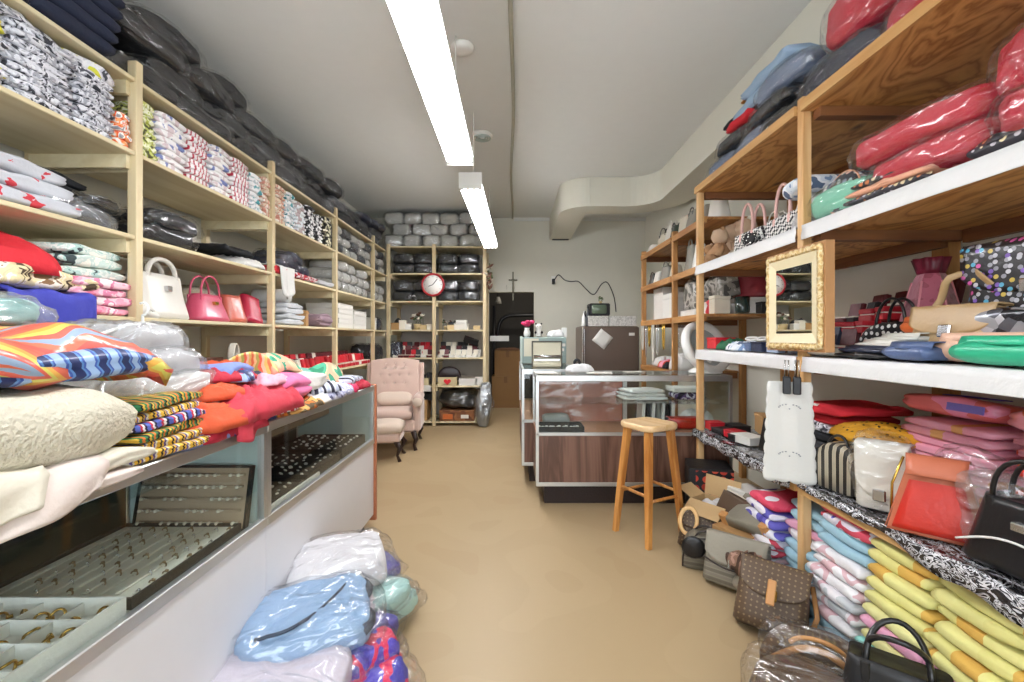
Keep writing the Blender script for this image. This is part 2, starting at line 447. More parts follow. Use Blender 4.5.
# ================================================================== room shell
XL, XR, YB, YF, ZC = -2.33, 2.13, 7.2, -1.5, 3.184
def bx(*a, bev=0): return MB().box(*a, bev=bev)
struct('floor', bx(XL-.15, XR+.15, YF-.15, 9.6, -.1, 0).me('floor', FLOOR))
struct('ceiling', bx(XL-.15, XR+.15, YF-.15, YB+.15, ZC, ZC+.1).me('ceiling', CEIL))
struct('wall_left', bx(XL-.12, XL, YF-.12, YB+.12, 0, ZC).me('wall', WALL))
struct('wall_right', bx(XR, XR+.12, YF-.12, YB+.12, 0, ZC).me('wall', WALL))
DX0, DX1, DZ = -.372, .352, 2.0
b = bx(XL, DX0, YB, YB+.12, 0, ZC).box(DX1, XR, YB, YB+.12, 0, ZC).box(DX0, DX1, YB, YB+.12, DZ, ZC)
struct('wall_back', b.me('wall', WALL))
# front wall behind the camera, with a window opening added for fill daylight
b = bx(XL, XR, YF-.12, YF, 0, .35).box(XL, XR, YF-.12, YF, 2.75, ZC).box(XL, -1.9, YF-.12, YF, .35, 2.75).box(1.7, XR, YF-.12, YF, .35, 2.75)
struct('wall_front', b.me('wall', WALL))
wn = bx(-1.9, 1.7, YF-.08, YF-.04, .35, .41).box(-1.9, 1.7, YF-.08, YF-.04, 2.69, 2.75).box(-1.9, -1.84, YF-.08, YF-.04, .41, 2.69).box(1.64, 1.7, YF-.08, YF-.04, .41, 2.69).box(-.13, -.07, YF-.08, YF-.04, .41, 2.69)
struct('fill_window_1', wn.me('window', ALU))  # frame of the added fill-light opening, out of view
jw = M('jamb_paint', '#dcd9cb', .6, var=.02)
b = bx(DX0-.05, DX0, YB-.025, YB, 0, DZ+.02).box(DX1, DX1+.02, YB-.01, YB, 0, DZ).box(DX0, DX1, YB-.01, YB, DZ, DZ+.02)
struct('trim_1', b.me('door_trim', jw))
# dark room beyond the doorway
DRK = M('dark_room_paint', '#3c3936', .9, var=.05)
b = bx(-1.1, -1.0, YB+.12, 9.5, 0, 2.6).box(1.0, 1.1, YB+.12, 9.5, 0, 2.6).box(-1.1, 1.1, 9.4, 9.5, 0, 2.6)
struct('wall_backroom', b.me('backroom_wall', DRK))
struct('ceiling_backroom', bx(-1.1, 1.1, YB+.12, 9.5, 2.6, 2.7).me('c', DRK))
# ceiling slab seam + conduit
con = MB().tube([(.0+.012*math.sin(y*2.1), y, ZC-.02) for y in [YF+.05+i*(YB-YF-.1)/40 for i in range(41)]], .014, 8)
thing('ceiling_conduit', 'thin white wavy conduit running along the middle of the ceiling', 'conduit', data=con.me('conduit', M('conduit_paint', '#a9a695', .6)))
struct('trim_2', bx(.03, XR, YB-.03, YB, ZC-.05, ZC).me('ceiling_trim', CEIL))

# ================================================================== air duct
DUCT = M('duct_paint', '#d6d4c6', .55, bump=.02, var=.02, rnd=0)
ZD = 2.835
def ductpath(pts, w0):
    rings = []
    for (p, n) in pts:
        rings.append([(p[0], p[1], ZD), (p[0]+n[0]*w0, p[1]+n[1]*w0, ZD), (p[0]+n[0]*w0, p[1]+n[1]*w0, ZC-.004), (p[0], p[1], ZC-.004)])
    return rings
duct = thing('air_duct', 'boxy white painted air duct along the right-hand ceiling edge, turning at back', 'duct', (0, 0, 0))
pts = [((1.69, YF+.02), (1, 0)), ((1.69, 5.05), (1, 0))]
r1 = ductpath(pts, .42)
link('duct_run', MB().loft(r1, smooth=False).me('run', DUCT), duct)
pts = []
for k in range(9):
    a = R(90*k/8); pts.append(((1.34+.35*math.cos(a), 5.05+.30*math.sin(a)), (math.cos(a), math.sin(a))))
link('duct_bend', MB().loft(ductpath(pts, .34), smooth=False).me('bend', DUCT), duct)
link('duct_run', MB().loft(ductpath([((1.34, 5.35), (0, 1)), ((.93, 5.35), (0, 1))], .33), smooth=False).me('run2', DUCT), duct)
pts = []
for k in range(11):
    a = R(90*k/10); pts.append(((.93-.33*math.sin(a), 5.68-.33*math.cos(a)), (math.sin(a)*.999, math.cos(a))))
link('duct_bend', MB().loft(ductpath(pts, .325), smooth=False).me('bend2', DUCT), duct)
link('duct_run', MB().loft(ductpath([((.60, 5.68), (1, 0)), ((.60, 7.19), (1, 0))], .33), smooth=False).me('run3', DUCT), duct)
link('duct_seam', bx(.92, .935, 5.343, 5.36, ZD-.004, ZC-.004).me('seam', DUCT), duct)
link('duct_seam', bx(1.33, 1.345, 5.343, 5.36, ZD-.004, ZC-.004).me('seam', DUCT), duct)
link('vent_slot', bx(.64, .90, 7.13, 7.185, ZD-.012, ZD-.001).me('slot', BLK), duct)

# ================================================================== lights
TUBE = emis('lamp_tube', '#fdfcff', 23.0)
HOUS = M('lamp_white', '#e9e9e4', .35, var=.01, bump=0)
def strip(x0, x1, y0, y1, z, label, TUBE=TUBE):
    t = thing('fluorescent_light', label, 'light', ((x0+x1)/2, (y0+y1)/2, z), (0, 0, -math.atan2(x1-x0, y1-y0)), 'long strip lights')
    Lh = (y1-y0)/2; W = .092
    prof = [(-W, 0), (-W+.012, 0), (-W+.022, .035), (W-.022, .035), (W-.012, 0), (W, 0), (W-.02, .085), (-W+.02, .085)]
    link('housing', MB().loft([[(x, y, q) for x, q in prof] for y in (-Lh, Lh)], smooth=False).me('housing', HOUS), t)
    for e in (-1, 1): link('end_plate', bx(-W, W, e*Lh-.006, e*Lh+.006, -.04, .088).me('end', HOUS), t)
    for k in range(4):
        x = -.072+.048*k
        tb = link('tube', MB().tube([(x, -Lh+.05, -.020), (x, Lh-.05, -.020)], .0145, 10).me('tube', TUBE), t)
        for e in (-1, 1): link('lamp_holder', bx(x-.014, x+.014, e*(Lh-.04)-.015, e*(Lh-.04)+.015, -.036, .004, bev=.006).me('holder', HOUS), tb)
    for e in (-1, 1):
        link('hanger_rod', MB().tube([(0, e*Lh*.8, .08), (0, e*Lh*.8, ZC-z)], .004, 6).me('rod', HOUS), t)
strip(-.365, -.355, .55, 3.10, 2.50, 'long white four-tube strip light hanging nearer the shop front')
strip(-.332, -.285, 3.58, 6.0, 2.50, 'long white four-tube strip light hanging nearer the back wall', emis('lamp_tube_rear', '#fdfcff', 33.0))
sd = MB().lathe([(.075, 0), (.075, -.012), (.06, -.03), (.03, -.034), (0, -.034)], 24)
thing('smoke_detector', 'round white smoke detector on ceiling beside the nearer strip light', 'smoke detector', (-.325, 2.95, ZC), data=sd.me('detector', HOUS))
v = thing('ceiling_vent', 'round white ringed vent on ceiling by the end of the nearer strip light', 'vent', (-.28, 4.23, ZC))
link('vent_body', MB().lathe([(.10, 0), (.10, -.02), (.085, -.03), (0, -.03)], 24).me('body', HOUS), v)
for r_ in (.075, .052, .03): link('vent_ring', MB().tube([(r_*math.cos(a*PI/12), r_*math.sin(a*PI/12), -.035) for a in range(24)], .008, 6, closed=True).me('ring', M('vent_teal', '#b7c4bf', .5)), v)
bl_ = bpy.data.lights.new('BackroomFill', 'POINT'); bl_.energy = 22; bl_.shadow_soft_size = .06; bl_.color = (1, .93, .82)  # unseen point light added to brighten the room beyond the doorway
blo = bpy.data.objects.new('backroom_fill', bl_); C.objects.link(blo); blo.location = (.45, 7.9, 2.35)
# world: overcast day, filling the room through the added front window
w = bpy.data.worlds.new('World'); bpy.context.scene.world = w; w.use_nodes = True
w.node_tree.nodes['Background'].inputs[0].default_value = (.86, .93, 1.0, 1); w.node_tree.nodes['Background'].inputs[1].default_value = 3.6

# ================================================================== shelving on the left wall
XF = -1.79
PY = [.945, 2.165, 3.385, 4.605, 5.86]
SH = {'A': 2.515, 'B': 2.165, 'C': 1.765, 'D': 1.375, 'E': .95, 'F': .50}     # top faces
un = thing('wooden_shelving', 'long pale pine shelving along the wall, crammed with folded clothes', 'shelving', (XF, 0, 0))
for i, y in enumerate(PY):
    link('post', MB().box(-.045, 0, y-.02, y+.02, 0, 2.60, bev=.003).me('post', PINEZ), un)
    link('rear_post', MB().box(XL-XF+.005, XL-XF+.045, y-.02, y+.02, 0, 2.57).me('rpost', PINEZ), un)
ends = [-.6]+PY+[6.47]
for k, z in SH.items():
    for i in range(len(ends)-1):
        y0, y1 = ends[i]+.021, ends[i+1]-.021
        if i == 0: continue
        link('shelf_board', MB().box(XL-XF+.05, -.004, y0, y1, z-.02, z, bev=.003).me('board', PINE), un)
        for yy in ((y0, y0+.022), (y1-.022, y1)):
            link('cleat', MB().box(XL-XF+.05, -.03, yy[0], yy[1], z-.085, z-.021).me('cleat', PINE), un)
# ------------------------------------------------------------------ shelving on the back wall
YU = 6.48
bu = thing('wooden_shelving', 'pale pine two-bay shelving standing at the back beside the doorway', 'shelving', (0, YU, 0))
BX = [-1.785, -1.125, -.395]
for x in BX:
    link('post', MB().box(x-.025, x+.025, 0, .04, 0, 2.62, bev=.003).me('post', PINEZ), bu)
    link('rear_post', MB().box(x-.025, x+.025, .60, .64, 0, 2.60).me('rpost', PINEZ), bu)
BS = [2.59, 2.20, 1.80, 1.385, .98, .575, .06]
for i in range(2):
    for z in BS:
        link('shelf_board', MB().box(BX[i]+.026, BX[i+1]-.026, .002, .60, z-.02, z, bev=.003).me('board', PINE), bu)
        if z < 2.3 and z > .3: link('cleat', MB().box(BX[i]+.026, BX[i]+.05, .03, .59, z-.075, z-.021).me('cleat', PINE), bu)
link('backing_board', MB().box(BX[0]+.03, BX[2]-.03, .645, .655, .0, 2.5).me('backing', M('backing_grey', '#b7b2aa', .8)), bu)
# ------------------------------------------------------------------ right front shelving
XS = 1.35
RS = [2.372, 1.795, 1.185, .60]
ru = thing('plywood_shelving', 'tall plywood and fir shelving on the right wall nearest the shop front', 'shelving', (XS, 0, 0))
for i, y in enumerate([.92, 2.11, 3.28]):
    link('post', MB().box(0, .042, y-.021, y+.021, 0, 2.40 if i == 1 else 2.37, bev=.003).me('post', FIRZ), ru)
    link('rear_post', MB().box(XR-XS-.06, XR-XS-.005, y+.02, y+.11, 0, 2.32).me('rpost', AMBZ), ru)
PAPER = M('white_paper_wrap', '#d6d6d6', .5, bump=.5, bs=22, var=.03)
for i, (z, th) in enumerate(zip(RS, (.045, .03, .03, .03))):
    for (y0, y1) in ((.35, 2.088), (2.132, 3.30)):
        bd = link('shelf_board', MB().box(.0 if i == 0 else .012, XR-XS-.065, y0, y1, z-th, z-.001).me('board', PLY), ru)
        for yy in ((y1-.055, y1-.005),) if i < 3 else ():
            link('cross_beam', MB().box(.045, XR-XS-.07, yy[0], yy[1], z-th-.045, z-th-.001).me('beam', DARKX), ru)
        link('rear_rail', MB().box(XR-XS-.10, XR-XS-.065, y0, y1-.06, z-th-.06, z-th-.001).me('rail', DARKY), ru)
        if i == 0: link('edge_strip', MB().box(-.014, -.001, y0, y1, z-.046, z+.001).me('edge', FIRY), ru)
        if i == 3: link('edge_strip', MB().box(-.012, .011, y0, y1, z-.05, z-.004).me('edge', FIRY), ru)
        if i in (1, 2):
            sd = random.Random(i*10+int(y0*10))
            def pw(u, v, y0=y0, y1=y1, z=z, i=i):
                y = y0+(y1-y0)*u
                s = v*.62
                wv = .004*nz1((y, s, i), 7, 2+i)
                if s < .50: return (.512-s, y, z+.004+abs(wv))
                dz = min(.06, s-.50)
                return (-.004-wv-.006*(dz > .03), y, z+.004-dz-max(0, s-.56)*.15)
            link('paper_cover', sheet('paper', lambda u, v: pw(u, v), 40, 26, PAPER, .0025), ru)
# ------------------------------------------------------------------ right rear shelving
XT = 1.46
rb = thing('amber_shelving', 'open amber wood shelving on the right wall behind the glass counter', 'shelving', (XT, 0, 0))
RB = [2.19, 1.835, 1.455, .97]
for i, y in enumerate([4.10, 5.06]):
    link('post', MB().box(0, .045, y-.022, y+.022, 0, 2.24, bev=.003).me('post', AMBZ), rb)
for y in (3.46, 4.1, 5.06):
    link('rear_post', MB().box(XR-XT-.05, XR-XT-.005, y-.022, y+.03, 0, 2.2).me('rpost', AMBZ), rb)
for z in RB:
    for (y0, y1) in ((3.395, 4.077), (4.123, 5.08)):
        if z < 1.2 and y0 < 4: continue
        link('shelf_board', MB().box(.012, XR-XT-.055, y0, y1, z-.02, z).me('board', AMBY), rb)
        link('edge_strip', MB().box(-.008, .011, y0, y1, z-.05, z+.002).me('edge', AMBY), rb)
for y in (4.13, 5.02):
    for z in RB: link('cross_beam', MB().box(.05, XR-XT-.06, y, y+.035, z-.07, z-.021).me('beam', DARKX), rb)
for z in (1.455, .97): link('side_rail', MB().box(.05, XR-XT-.06, 5.035, 5.075, z-.06, z-.022).me('srail', AMBY), rb)

# ================================================================== glass counters on the left
GX0, GX1 = -1.45, -.926
def counter(y0, y1, label, near):
    c = thing('display_counter', label, 'display counter', (GX0, y0, 0))
    W, Ln = GX1-GX0, y1-y0
    link('kickboard', bx(.03, W-.06, .02, Ln-.02, 0, .09).me('kick', DKBRN), c)
    link('base_panel', bx(0, W-.004, 0, Ln, .09, .566).me('base', WHT), c)
    link('display_deck', bx(.01, W-.02, .01, Ln-.01, .566, .584).me('deck', WHT if near else M('grey_deck', '#6f7470', .5)), c)
    rl = link('lower_rail', bx(W-.02, W+.004, 0, Ln, .566, .603, bev=.003).me('rail', ALU), c)
    link('upper_rail', bx(W-.022, W+.004, 0, Ln, .92, .957, bev=.003).me('rail', ALU), c)
    link('rear_rail', bx(-.002, .022, 0, Ln, .92, .957, bev=.003).me('rail', ALU), c)
    for y in (0, Ln-.024):
        link('corner_post', bx(W-.022, W+.003, y, y+.024, .603, .92).me('cpost', ALU), c)
        link('corner_post', bx(0, .024, y, y+.024, .584, .92).me('cpost', ALU), c)
    link('front_glass', bx(W-.012, W-.007, .025, Ln-.025, .600, .925).me('glass', GLASS), c)
    link('top_glass', bx(.0, W-.006, .005, Ln-.005, .945, .951).me('glass', GLASS), c)
    link('glass_shelf', bx(.03, .24, .03, Ln-.03, .765, .771).me('glass', GLASS), c)
    link('end_panel', bx(.024, W-.024, Ln-.018, Ln-.004, .584, .92).me('endp', TEALG), c)
    for k in range(2):
        link('sliding_door', bx(.004+.008*k, .010+.008*k, .03+(Ln/2-.03)*k, Ln/2+(Ln/2-.03)*k, .59, .92).me('sdoor', M('dark_mirror', '#54584f', .12, metal=.6, var=.02, bump=0)), c)
    return c
counter(.30, 1.700, 'glass display counter with ring trays inside and white blankets on its top', True)
fc = counter(1.702, 3.02, 'glass display counter with black earring trays, beside the pink armchair', False)
link('end_board', bx(0, GX1-GX0+.012, 1.318, 1.345, .05, .962, bev=.003).me('endb', TERRA), fc)

# ================================================================== glass counter at the back (front-facing)
def vitrine(x0, x1, y0, y1, label, z1=.99, kick=.155):
    c = thing('display_counter', label, 'display counter', (x0, y0, 0))
    W, Dp = x1-x0, y1-y0
    link('kickboard', bx(.07, W-.05, .085, Dp-.03, 0, kick).me('kick', DKBRN), c)
    link('base_cabinet', bx(0.004, W-.004, .006, Dp-.004, kick, .535).me('cab', WALNUT), c)
    link('lower_rail', bx(0, W, 0, .02, kick, kick+.03, bev=.003).me('rail', ALU), c)
    link('middle_rail', bx(0, W, 0, .02, .535, .56, bev=.003).me('rail', ALU), c)
    link('display_deck', bx(.004, W-.004, .02, Dp-.004, .536, .555).me('deck', M('rosy_deck', '#b5876c', .5)), c)
    link('upper_rail', bx(0, W, 0, .022, z1-.045, z1, bev=.003).me('rail', ALU), c)
    link('rear_rail', bx(0, W, Dp-.022, Dp, z1-.03, z1, bev=.003).me('rail', ALU), c)
    for x in (0, W-.022):
        link('side_rail', bx(x, x+.022, .022, Dp-.022, z1-.035, z1, bev=.003).me('rail', ALU), c)
        link('corner_post', bx(x, x+.022, 0, .022, kick+.03, z1-.045).me('cpost', ALU), c)
        link('corner_post', bx(x, x+.022, Dp-.022, Dp, .555, z1-.03).me('cpost', ALU), c)
        link('side_glass', bx(x+.008, x+.013, .022, Dp-.022, .56, z1-.035).me('glass', GLASS), c)
    link('front_glass', bx(.022, W-.022, .008, .013, .56, z1-.045).me('glass', GLASS), c)
    link('top_glass', bx(.022, W-.022, .022, Dp-.022, z1-.008, z1-.002).me('glass', GLASS), c)
    link('glass_shelf', bx(.024, W-.024, .06, Dp-.03, .765, .772).me('glass', GLASS), c)
    return c
VX0, VX1, VY0, VY1 = .18, 1.66, 3.385, 3.88
v1 = vitrine(VX0, VX1, VY0, VY1, 'walnut and glass display counter standing behind the wooden stool')
link('door_rail', bx(.77, .80, .45, .475, .56, .96).me('drail', ALU), v1)
link('rear_door', bx(.03, .76, .462, .470, .56, .955).me('rdoor', M('rose_backing', '#a86a5c', .35, var=.1, bump=.5, bs=6)), v1)
v2 = vitrine(.085, .58, 3.91, 5.2, 'slim glass display counter whose end peeks out behind the walnut counter', 1.0, .16)

# ================================================================== cloth and plastic
FILM = film('clear_polythene')
FILMD = film('thin_polythene', haze=.02, gloss=.28, bs=11)
FILMS = film('crease_glint_polythene', haze=.01, gloss=.24, bs=9, crease_glint=.8, lo=.42, rough=.2)  # heavier painted highlight streaks, for the dark bagged garments
FILMH = film('milky_polythene', haze=.16, gloss=.30, bs=11)
def tee_meshes(name, m, w=.25, d=.36, h=.031, layers=1, n=3, amp=.006):
    return [slab('folded_'+name, w, d, h, m, seed=k*7+len(name), amp=amp, layers=layers) for k in range(n)]
rng = random.Random(11)
def stack(name, cat, desc, where, group, meshes, x, y, z, n, h, rz, jit=.008, tilt=.015, sc=None, zs=None):
    out = []
    for i in range(n):
        me = meshes[rng.randrange(len(meshes))] if len(meshes) < 5 else meshes[i % len(meshes)]
        o = thing(name, f'{desc}, {ordl(i, n)} {where}', cat, (x+rng.uniform(-jit, jit), y+rng.uniform(-jit, jit), z+.002+i*h), (0, rng.uniform(-tilt, tilt)*.4, rz+rng.uniform(-tilt, tilt)*2), group, me)
        if sc: o.scale = sc
        out.append(o)
    return out
_bag = {}
def bagged_mesh(key, w, d, h, m, f, ex=.5, seed=1, amp=.012, flap=.05):
    if key in _bag: return _bag[key]
    core = pillow('wrapped_garment', w, d, h, m, seed=seed, amp=amp*1.25, ex=ex, ridge=.010, nu=44, nv_=20)
    sh = pillow('plastic_bag', w, d, h, f, seed=seed, amp=amp*1.3, ex=ex, ridge=.014, infl=.010, flap=flap*.7, nu=52, nv_=22)
    _bag[key] = (core, sh); return _bag[key]
def bagged(key, label, loc, rot, group, name='bagged_garment', cat='bagged garment', scale=None):
    core, sh = _bag[key]
    o = thing(name, label, cat, loc, rot, group, core, scale)
    link('plastic_bag', sh, o)
    return o
LZ = PI/2          # things on the left wall face the aisle
RZ = -PI/2         # things on the right wall face the aisle
# ------------------------------------------------------------------ top of the left shelving
charc = M('charcoal_knit', '#14161b', .85, var=.4)
greyk = M('grey_knit', '#46484c', .85, var=.25)
navyk = M('navy_knit', '#1c2236', .85, var=.2)
lgrey = M('pale_grey_knit', '#b4b4af', .85, var=.12)
for k in range(3):
    bagged_mesh(f'char{k}', .47, .44, .125, charc, FILMS, seed=3+k, ex=.42)
    bagged_mesh(f'grey{k}', .42, .42, .115, greyk, FILMS, seed=13+k, ex=.42)
    bagged_mesh(f'lg{k}', .24, .40, .125, lgrey, FILM, seed=23+k, ex=.5)
    bagged_mesh(f'navy{k}', .40, .38, .085, navyk, FILMS, seed=33+k, ex=.42)
bays = ['before first post', 'past first post', 'past second post', 'past third post', 'past last post']
def bayname(y):
    for i, p in enumerate(PY[1:]):
        if y < p: return bays[i]
    return bays[4]
cols = [1.50, 2.33, 2.78, 3.24, 3.70, 4.16, 4.62, 5.08, 5.54, 6.0]
cnt = {}
for ci, y in enumerate(cols):
    nl = (4, 4, 4, 3, 3, 3, 3, 2, 2, 2)[ci]
    for k in range(nl):
        yy = y+rng.uniform(-.05, .05)+(.2 if k % 2 else 0)
        if k == 0 and ci == 1: yy = 2.30
        key = ('char' if ci < 6 or rng.random() < .5 else 'grey')+str(rng.randrange(3))
        c_ = bayname(y); q = cnt[c_] = cnt.get(c_, 0)+1
        lay = ('on the bottom layer', 'on the second layer', 'on the third layer', 'on the topmost layer')[k]
        pos = {0: '', 1: ''}
        bagged(key, f'charcoal bagged garment, {lay} atop the pine shelving, {ORDC[ci]} column', (XF-.25-.03*(k % 2)+rng.uniform(-.02, .02), yy, SH['A']+.003+k*.112), (rng.uniform(-.06, .06), rng.uniform(-.05, .05), LZ+rng.uniform(-.12, .12)), 'bagged garments on top of the pine shelving')
for i, y in enumerate((5.72, 6.12, 6.36)):
    bagged('navy%d' % i, f'small dark bagged garment atop the far end of pine shelving, {ORDC[i]} toward the back', (XF-.22, y, SH['A']+.23+.01*i), (0, 0, LZ+.2*i), 'bagged garments on top of the pine shelving')
nv5 = slab('folded_trousers', .30, .40, .062, navyk, seed=5, amp=.004, groove=.2)
for i in range(6):
    thing('folded_trousers', f'folded navy trousers without plastic, {ordl(i, 6)} of their pile atop the pine shelving', 'trousers', (XF-.17, 1.86+.012*i, SH['A']+.003+i*.061), (0, 0, LZ-.05+.02*(i % 3)), 'navy trousers atop the shelving', nv5)
# ------------------------------------------------------------------ row A-B: dense stacks of printed tees
p_greys = M('grey_print', '#c9cad0', .85, 'noise', ['#34363e', '#a5a7b0', '#d4d5dc', '#e2e3e8', '#55575f'], 26, dist=1.2)
p_grey2 = M('grey_yellow_print', '#c9cad0', .85, 'noise', ['#4a4c54', '#c9cad2', '#e8e8ec', '#dfe0e6', '#d9d84a'], 18, dist=1.0)
p_oran = M('orange_print', '#e9e6e2', .85, 'noise', ['#e8e4e0', '#f0a06a', '#e85f2e', '#f3efe9', '#9a9aa0'], 24, dist=1.0)
p_lime = M('lime_print', '#cdd08a', .85, 'noise', ['#55573a', '#c5cc72', '#eef0d4', '#b9c05a'], 24, dist=1.0)
p_redw = M('red_white_print', '#efe9e8', .85, 'wave', ['#b8364a', '#f1ecec', '#f4f0ef', '#e9e4e6', '#f1ecec'], 9, st=(1, .35, .5), dist=7.)
p_bluw = M('blue_dot_print', '#e8e6e8', .85, 'noise', ['#7a86b8', '#f0eeee', '#f0eeee', '#d9c9cc'], 15, dist=.6)
p_tan = M('tan_print', '#cdb9a2', .85, 'noise', ['#c9b29a', '#d8c6b0', '#c88a78', '#e8e0d4'], 18, dist=.6)
p_teal = M('teal_print', '#dfe6e8', .85, 'noise', ['#4fa0a8', '#e6e8ea', '#eceaea', '#b9c2c8'], 17, dist=.8)
p_ice = M('ice_print', '#d6dde2', .85, 'noise', ['#c6d2da', '#e6eaee', '#dfe4e8', '#b8a8a8'], 14, dist=.6)
p_bw = M('black_white_print', '#dddddd', .85, 'noise', ['#1a1b1f', '#2b2c30', '#e3e3e3', '#efefef'], 22, dist=.8)
p_bwy = M('black_cream_print', '#dddddd', .85, 'noise', ['#1f1f1d', '#34342f', '#d8d2b0', '#e8e6d8'], 24, dist=.8)
rows = [  # y, w, n, h, mat, desc
    (1.48, .26, 9, .031, p_grey2, 'grey and yellow print t-shirt'), (1.735, .24, 9, .030, p_greys, 'grey and black print t-shirt'),
    (1.955, .19, 8, .031, p_greys, 'small grey print t-shirt'), (2.09, .075, 5, .030, p_oran, 'orange and white print t-shirt'),
    (2.235, .10, 8, .034, p_lime, 'lime print t-shirt'), (2.40, .20, 9, .031, p_bluw, 'white and blue print t-shirt'), (2.60, .19, 9, .031, p_redw, 'red and white print t-shirt'),
    (2.80, .19, 9, .031, p_bluw, 'white t-shirt with blue dots'), (3.0, .19, 9, .031, p_redw, 'white t-shirt with crimson print'), (3.18, .15, 8, .032, p_teal, 'teal and white print t-shirt'), (3.315, .10, 9, .031, p_tan, 'tan print t-shirt'),
    (3.50, .17, 9, .031, p_tan, 'beige print t-shirt'), (3.67, .16, 9, .031, p_teal, 'aqua print t-shirt'), (3.85, .18, 8, .032, p_ice, 'ice white print t-shirt'), (4.04, .18, 9, .031, p_bw, 'black and white print t-shirt'),
    (4.22, .17, 8, .031, p_bw, 'monochrome print t-shirt'), (4.42, .19, 9, .031, p_bwy, 'black and cream print t-shirt')]
for ri, (y, w_, n, h, m, desc) in enumerate(rows):
    ms = tee_meshes('tee', m, w_, .37, h, n=2)
    stack('folded_tshirt', 't-shirt', f'folded {desc}', 'of its pile', f'{desc} pile on the pine shelving', ms, XF-.20, y, SH['B'], n, h+.0005, LZ, jit=.010)
hm = heap('rumpled_tshirt', .50, .34, .07, p_greys, seed=4, folds=4)
thing('rumpled_tshirt', 'rumpled pale grey print t-shirt spread over the grey print piles', 't-shirt', (XF-.20, 1.62, SH['B']+.285), (0, 0, LZ), None, hm)
hm = slab('loose_tshirt', .22, .36, .05, p_grey2, seed=9, amp=.02)
thing('rumpled_tshirt', 'loosely folded grey t-shirt topping the small grey print pile', 't-shirt', (XF-.19, 1.93, SH['B']+.25), (.0, .0, LZ+.1), None, hm)
for bi, (ys, lay) in enumerate((((4.74, 4.99, 5.24, 5.49, 5.72), 3), ((6.02, 6.30), 3))):
    for yi, y in enumerate(ys):
        for k in range(lay):
            kk = rng.randrange(3)
            bagged(f'lg{kk}' if (k+yi) % 3 else f'grey{kk}', f'grey bagged sweater, {ordl(k, lay)}, {ORDC[yi]} column {bays[3+bi]}, second shelf', (XF-.22, y, SH['B']+.003+k*.098), (0, 0, LZ+rng.uniform(-.15, .15)), 'grey bagged sweaters on pine shelving', scale=(.6 if (k+yi) % 3 == 0 else 1, .95, .8))
# ------------------------------------------------------------------ row B-C
m_bird = M('bird_print_knit', '#bfc2c8', .85, 'vor', ['#bfc2c8']*11+['#c23a44'], 30, dist=.6, var=.06)
for i in range(3):
    thing('folded_tshirt', f'pale grey t-shirt with small red bird print, {ordl(i, 3)} of three', 't-shirt', (XF-.20-.01*i, 1.66-.02*i, SH['C']+.003+i*.062), (0, 0, LZ+.05*i), 'red bird t-shirts', slab('bird_tee', .46, .38, .062, m_bird, seed=41+i, amp=.012))
for i in range(3):
    thing('folded_tshirt', f'folded black t-shirt behind the red bird t-shirts, {ordl(i, 3)} of three', 't-shirt', (XF-.31, 1.96-.03*i, SH['C']+.10+i*.045), (0, 0, LZ+.1), 'black t-shirts', slab('black_tee', .40, .26, .045, charc, seed=51+i, amp=.01))
bagged_mesh('bn0', .46, .34, .085, navyk, FILMH, seed=61, ex=.42); bagged_mesh('bn1', .24, .34, .085, charc, FILM, seed=62, ex=.42)
bagged('bn0', 'navy garment in milky polythene lying before the black t-shirts', (XF-.19, 1.92, SH['C']+.004), (0, 0, LZ+.05), None, scale=(.8, .8, 1))
bagged('bn1', 'small navy bagged garment with a white tag beside the first post', (XF-.17, 2.03, SH['C']+.09), (0, 0, LZ), None, scale=(.7, .8, .6))
for i, (y, z) in enumerate(((2.42, 0), (2.46, .085))):
    bagged_mesh(f'bb{i}', .34, .36, .09, charc, FILMS, seed=71+i, ex=.38)
    bagged(f'bb{i}', f'black bagged jacket, {("lower", "upper")[i]} of the pair beside the first post, third shelf down', (XF-.20, y, SH['C']+.004+z), (0, 0, LZ), None)
lab = M('white_label', '#e9e9e6', .6, var=0)
m_wht = M('white_cloth', '#dddcd8', .85, var=.05)
m_gryw = M('grey_white_cloth', '#bcbec0', .85, var=.08)
thing('rumpled_tshirt', 'crumpled white t-shirt under a black one on the third shelf down', 't-shirt', (XF-.17, 3.17, SH['C']+.003), (0, 0, LZ), None, heap('white_tee', .30, .34, .09, m_wht, seed=82))
thing('rumpled_tshirt', 'crumpled black t-shirt over the white one on the third shelf down', 't-shirt', (XF-.24, 3.10, SH['C']+.085), (0, 0, LZ), None, heap('black_tee', .42, .34, .07, charc, seed=83))
for i in range(4):
    bagged(f'navy{i%3}', f'black bagged garment, {ordl(i, 4)} in the third shelf heap past second post', (XF-.24, 3.66+.13*i+.02*(i % 2), SH['C']+.06+.045*(i % 3)), (0, .05, LZ+.1*i), 'black bagged garments past the second post', scale=(.75, .9, 1))
m_red = M('red_jersey', '#c0242f', .8, var=.12); m_redp = M('crimson_print', '#c0303a', .85, 'noise', ['#b5242f', '#d8d3d2', '#8a1c28', '#c8404a'], 20)
thing('folded_tshirt', 'folded red t-shirt just past the second post on the third shelf down', 't-shirt', (XF-.17, 3.52, SH['C']+.003), (0, 0, LZ), None, slab('red_tee', .26, .36, .06, m_red, seed=85, amp=.012))
thing('folded_tshirt', 'folded crimson and white t-shirt under black bags on the third shelf down', 't-shirt', (XF-.17, 3.90, SH['C']+.003), (0, 0, LZ), None, slab('crim_tee', .44, .36, .05, m_redp, seed=86, amp=.012))
thing('folded_tshirt', 'folded white t-shirt near the third post on the third shelf down', 't-shirt', (XF-.17, 4.33, SH['C']+.003), (0, 0, LZ), None, slab('wht_tee', .34, .36, .05, m_gryw, seed=87, amp=.012))
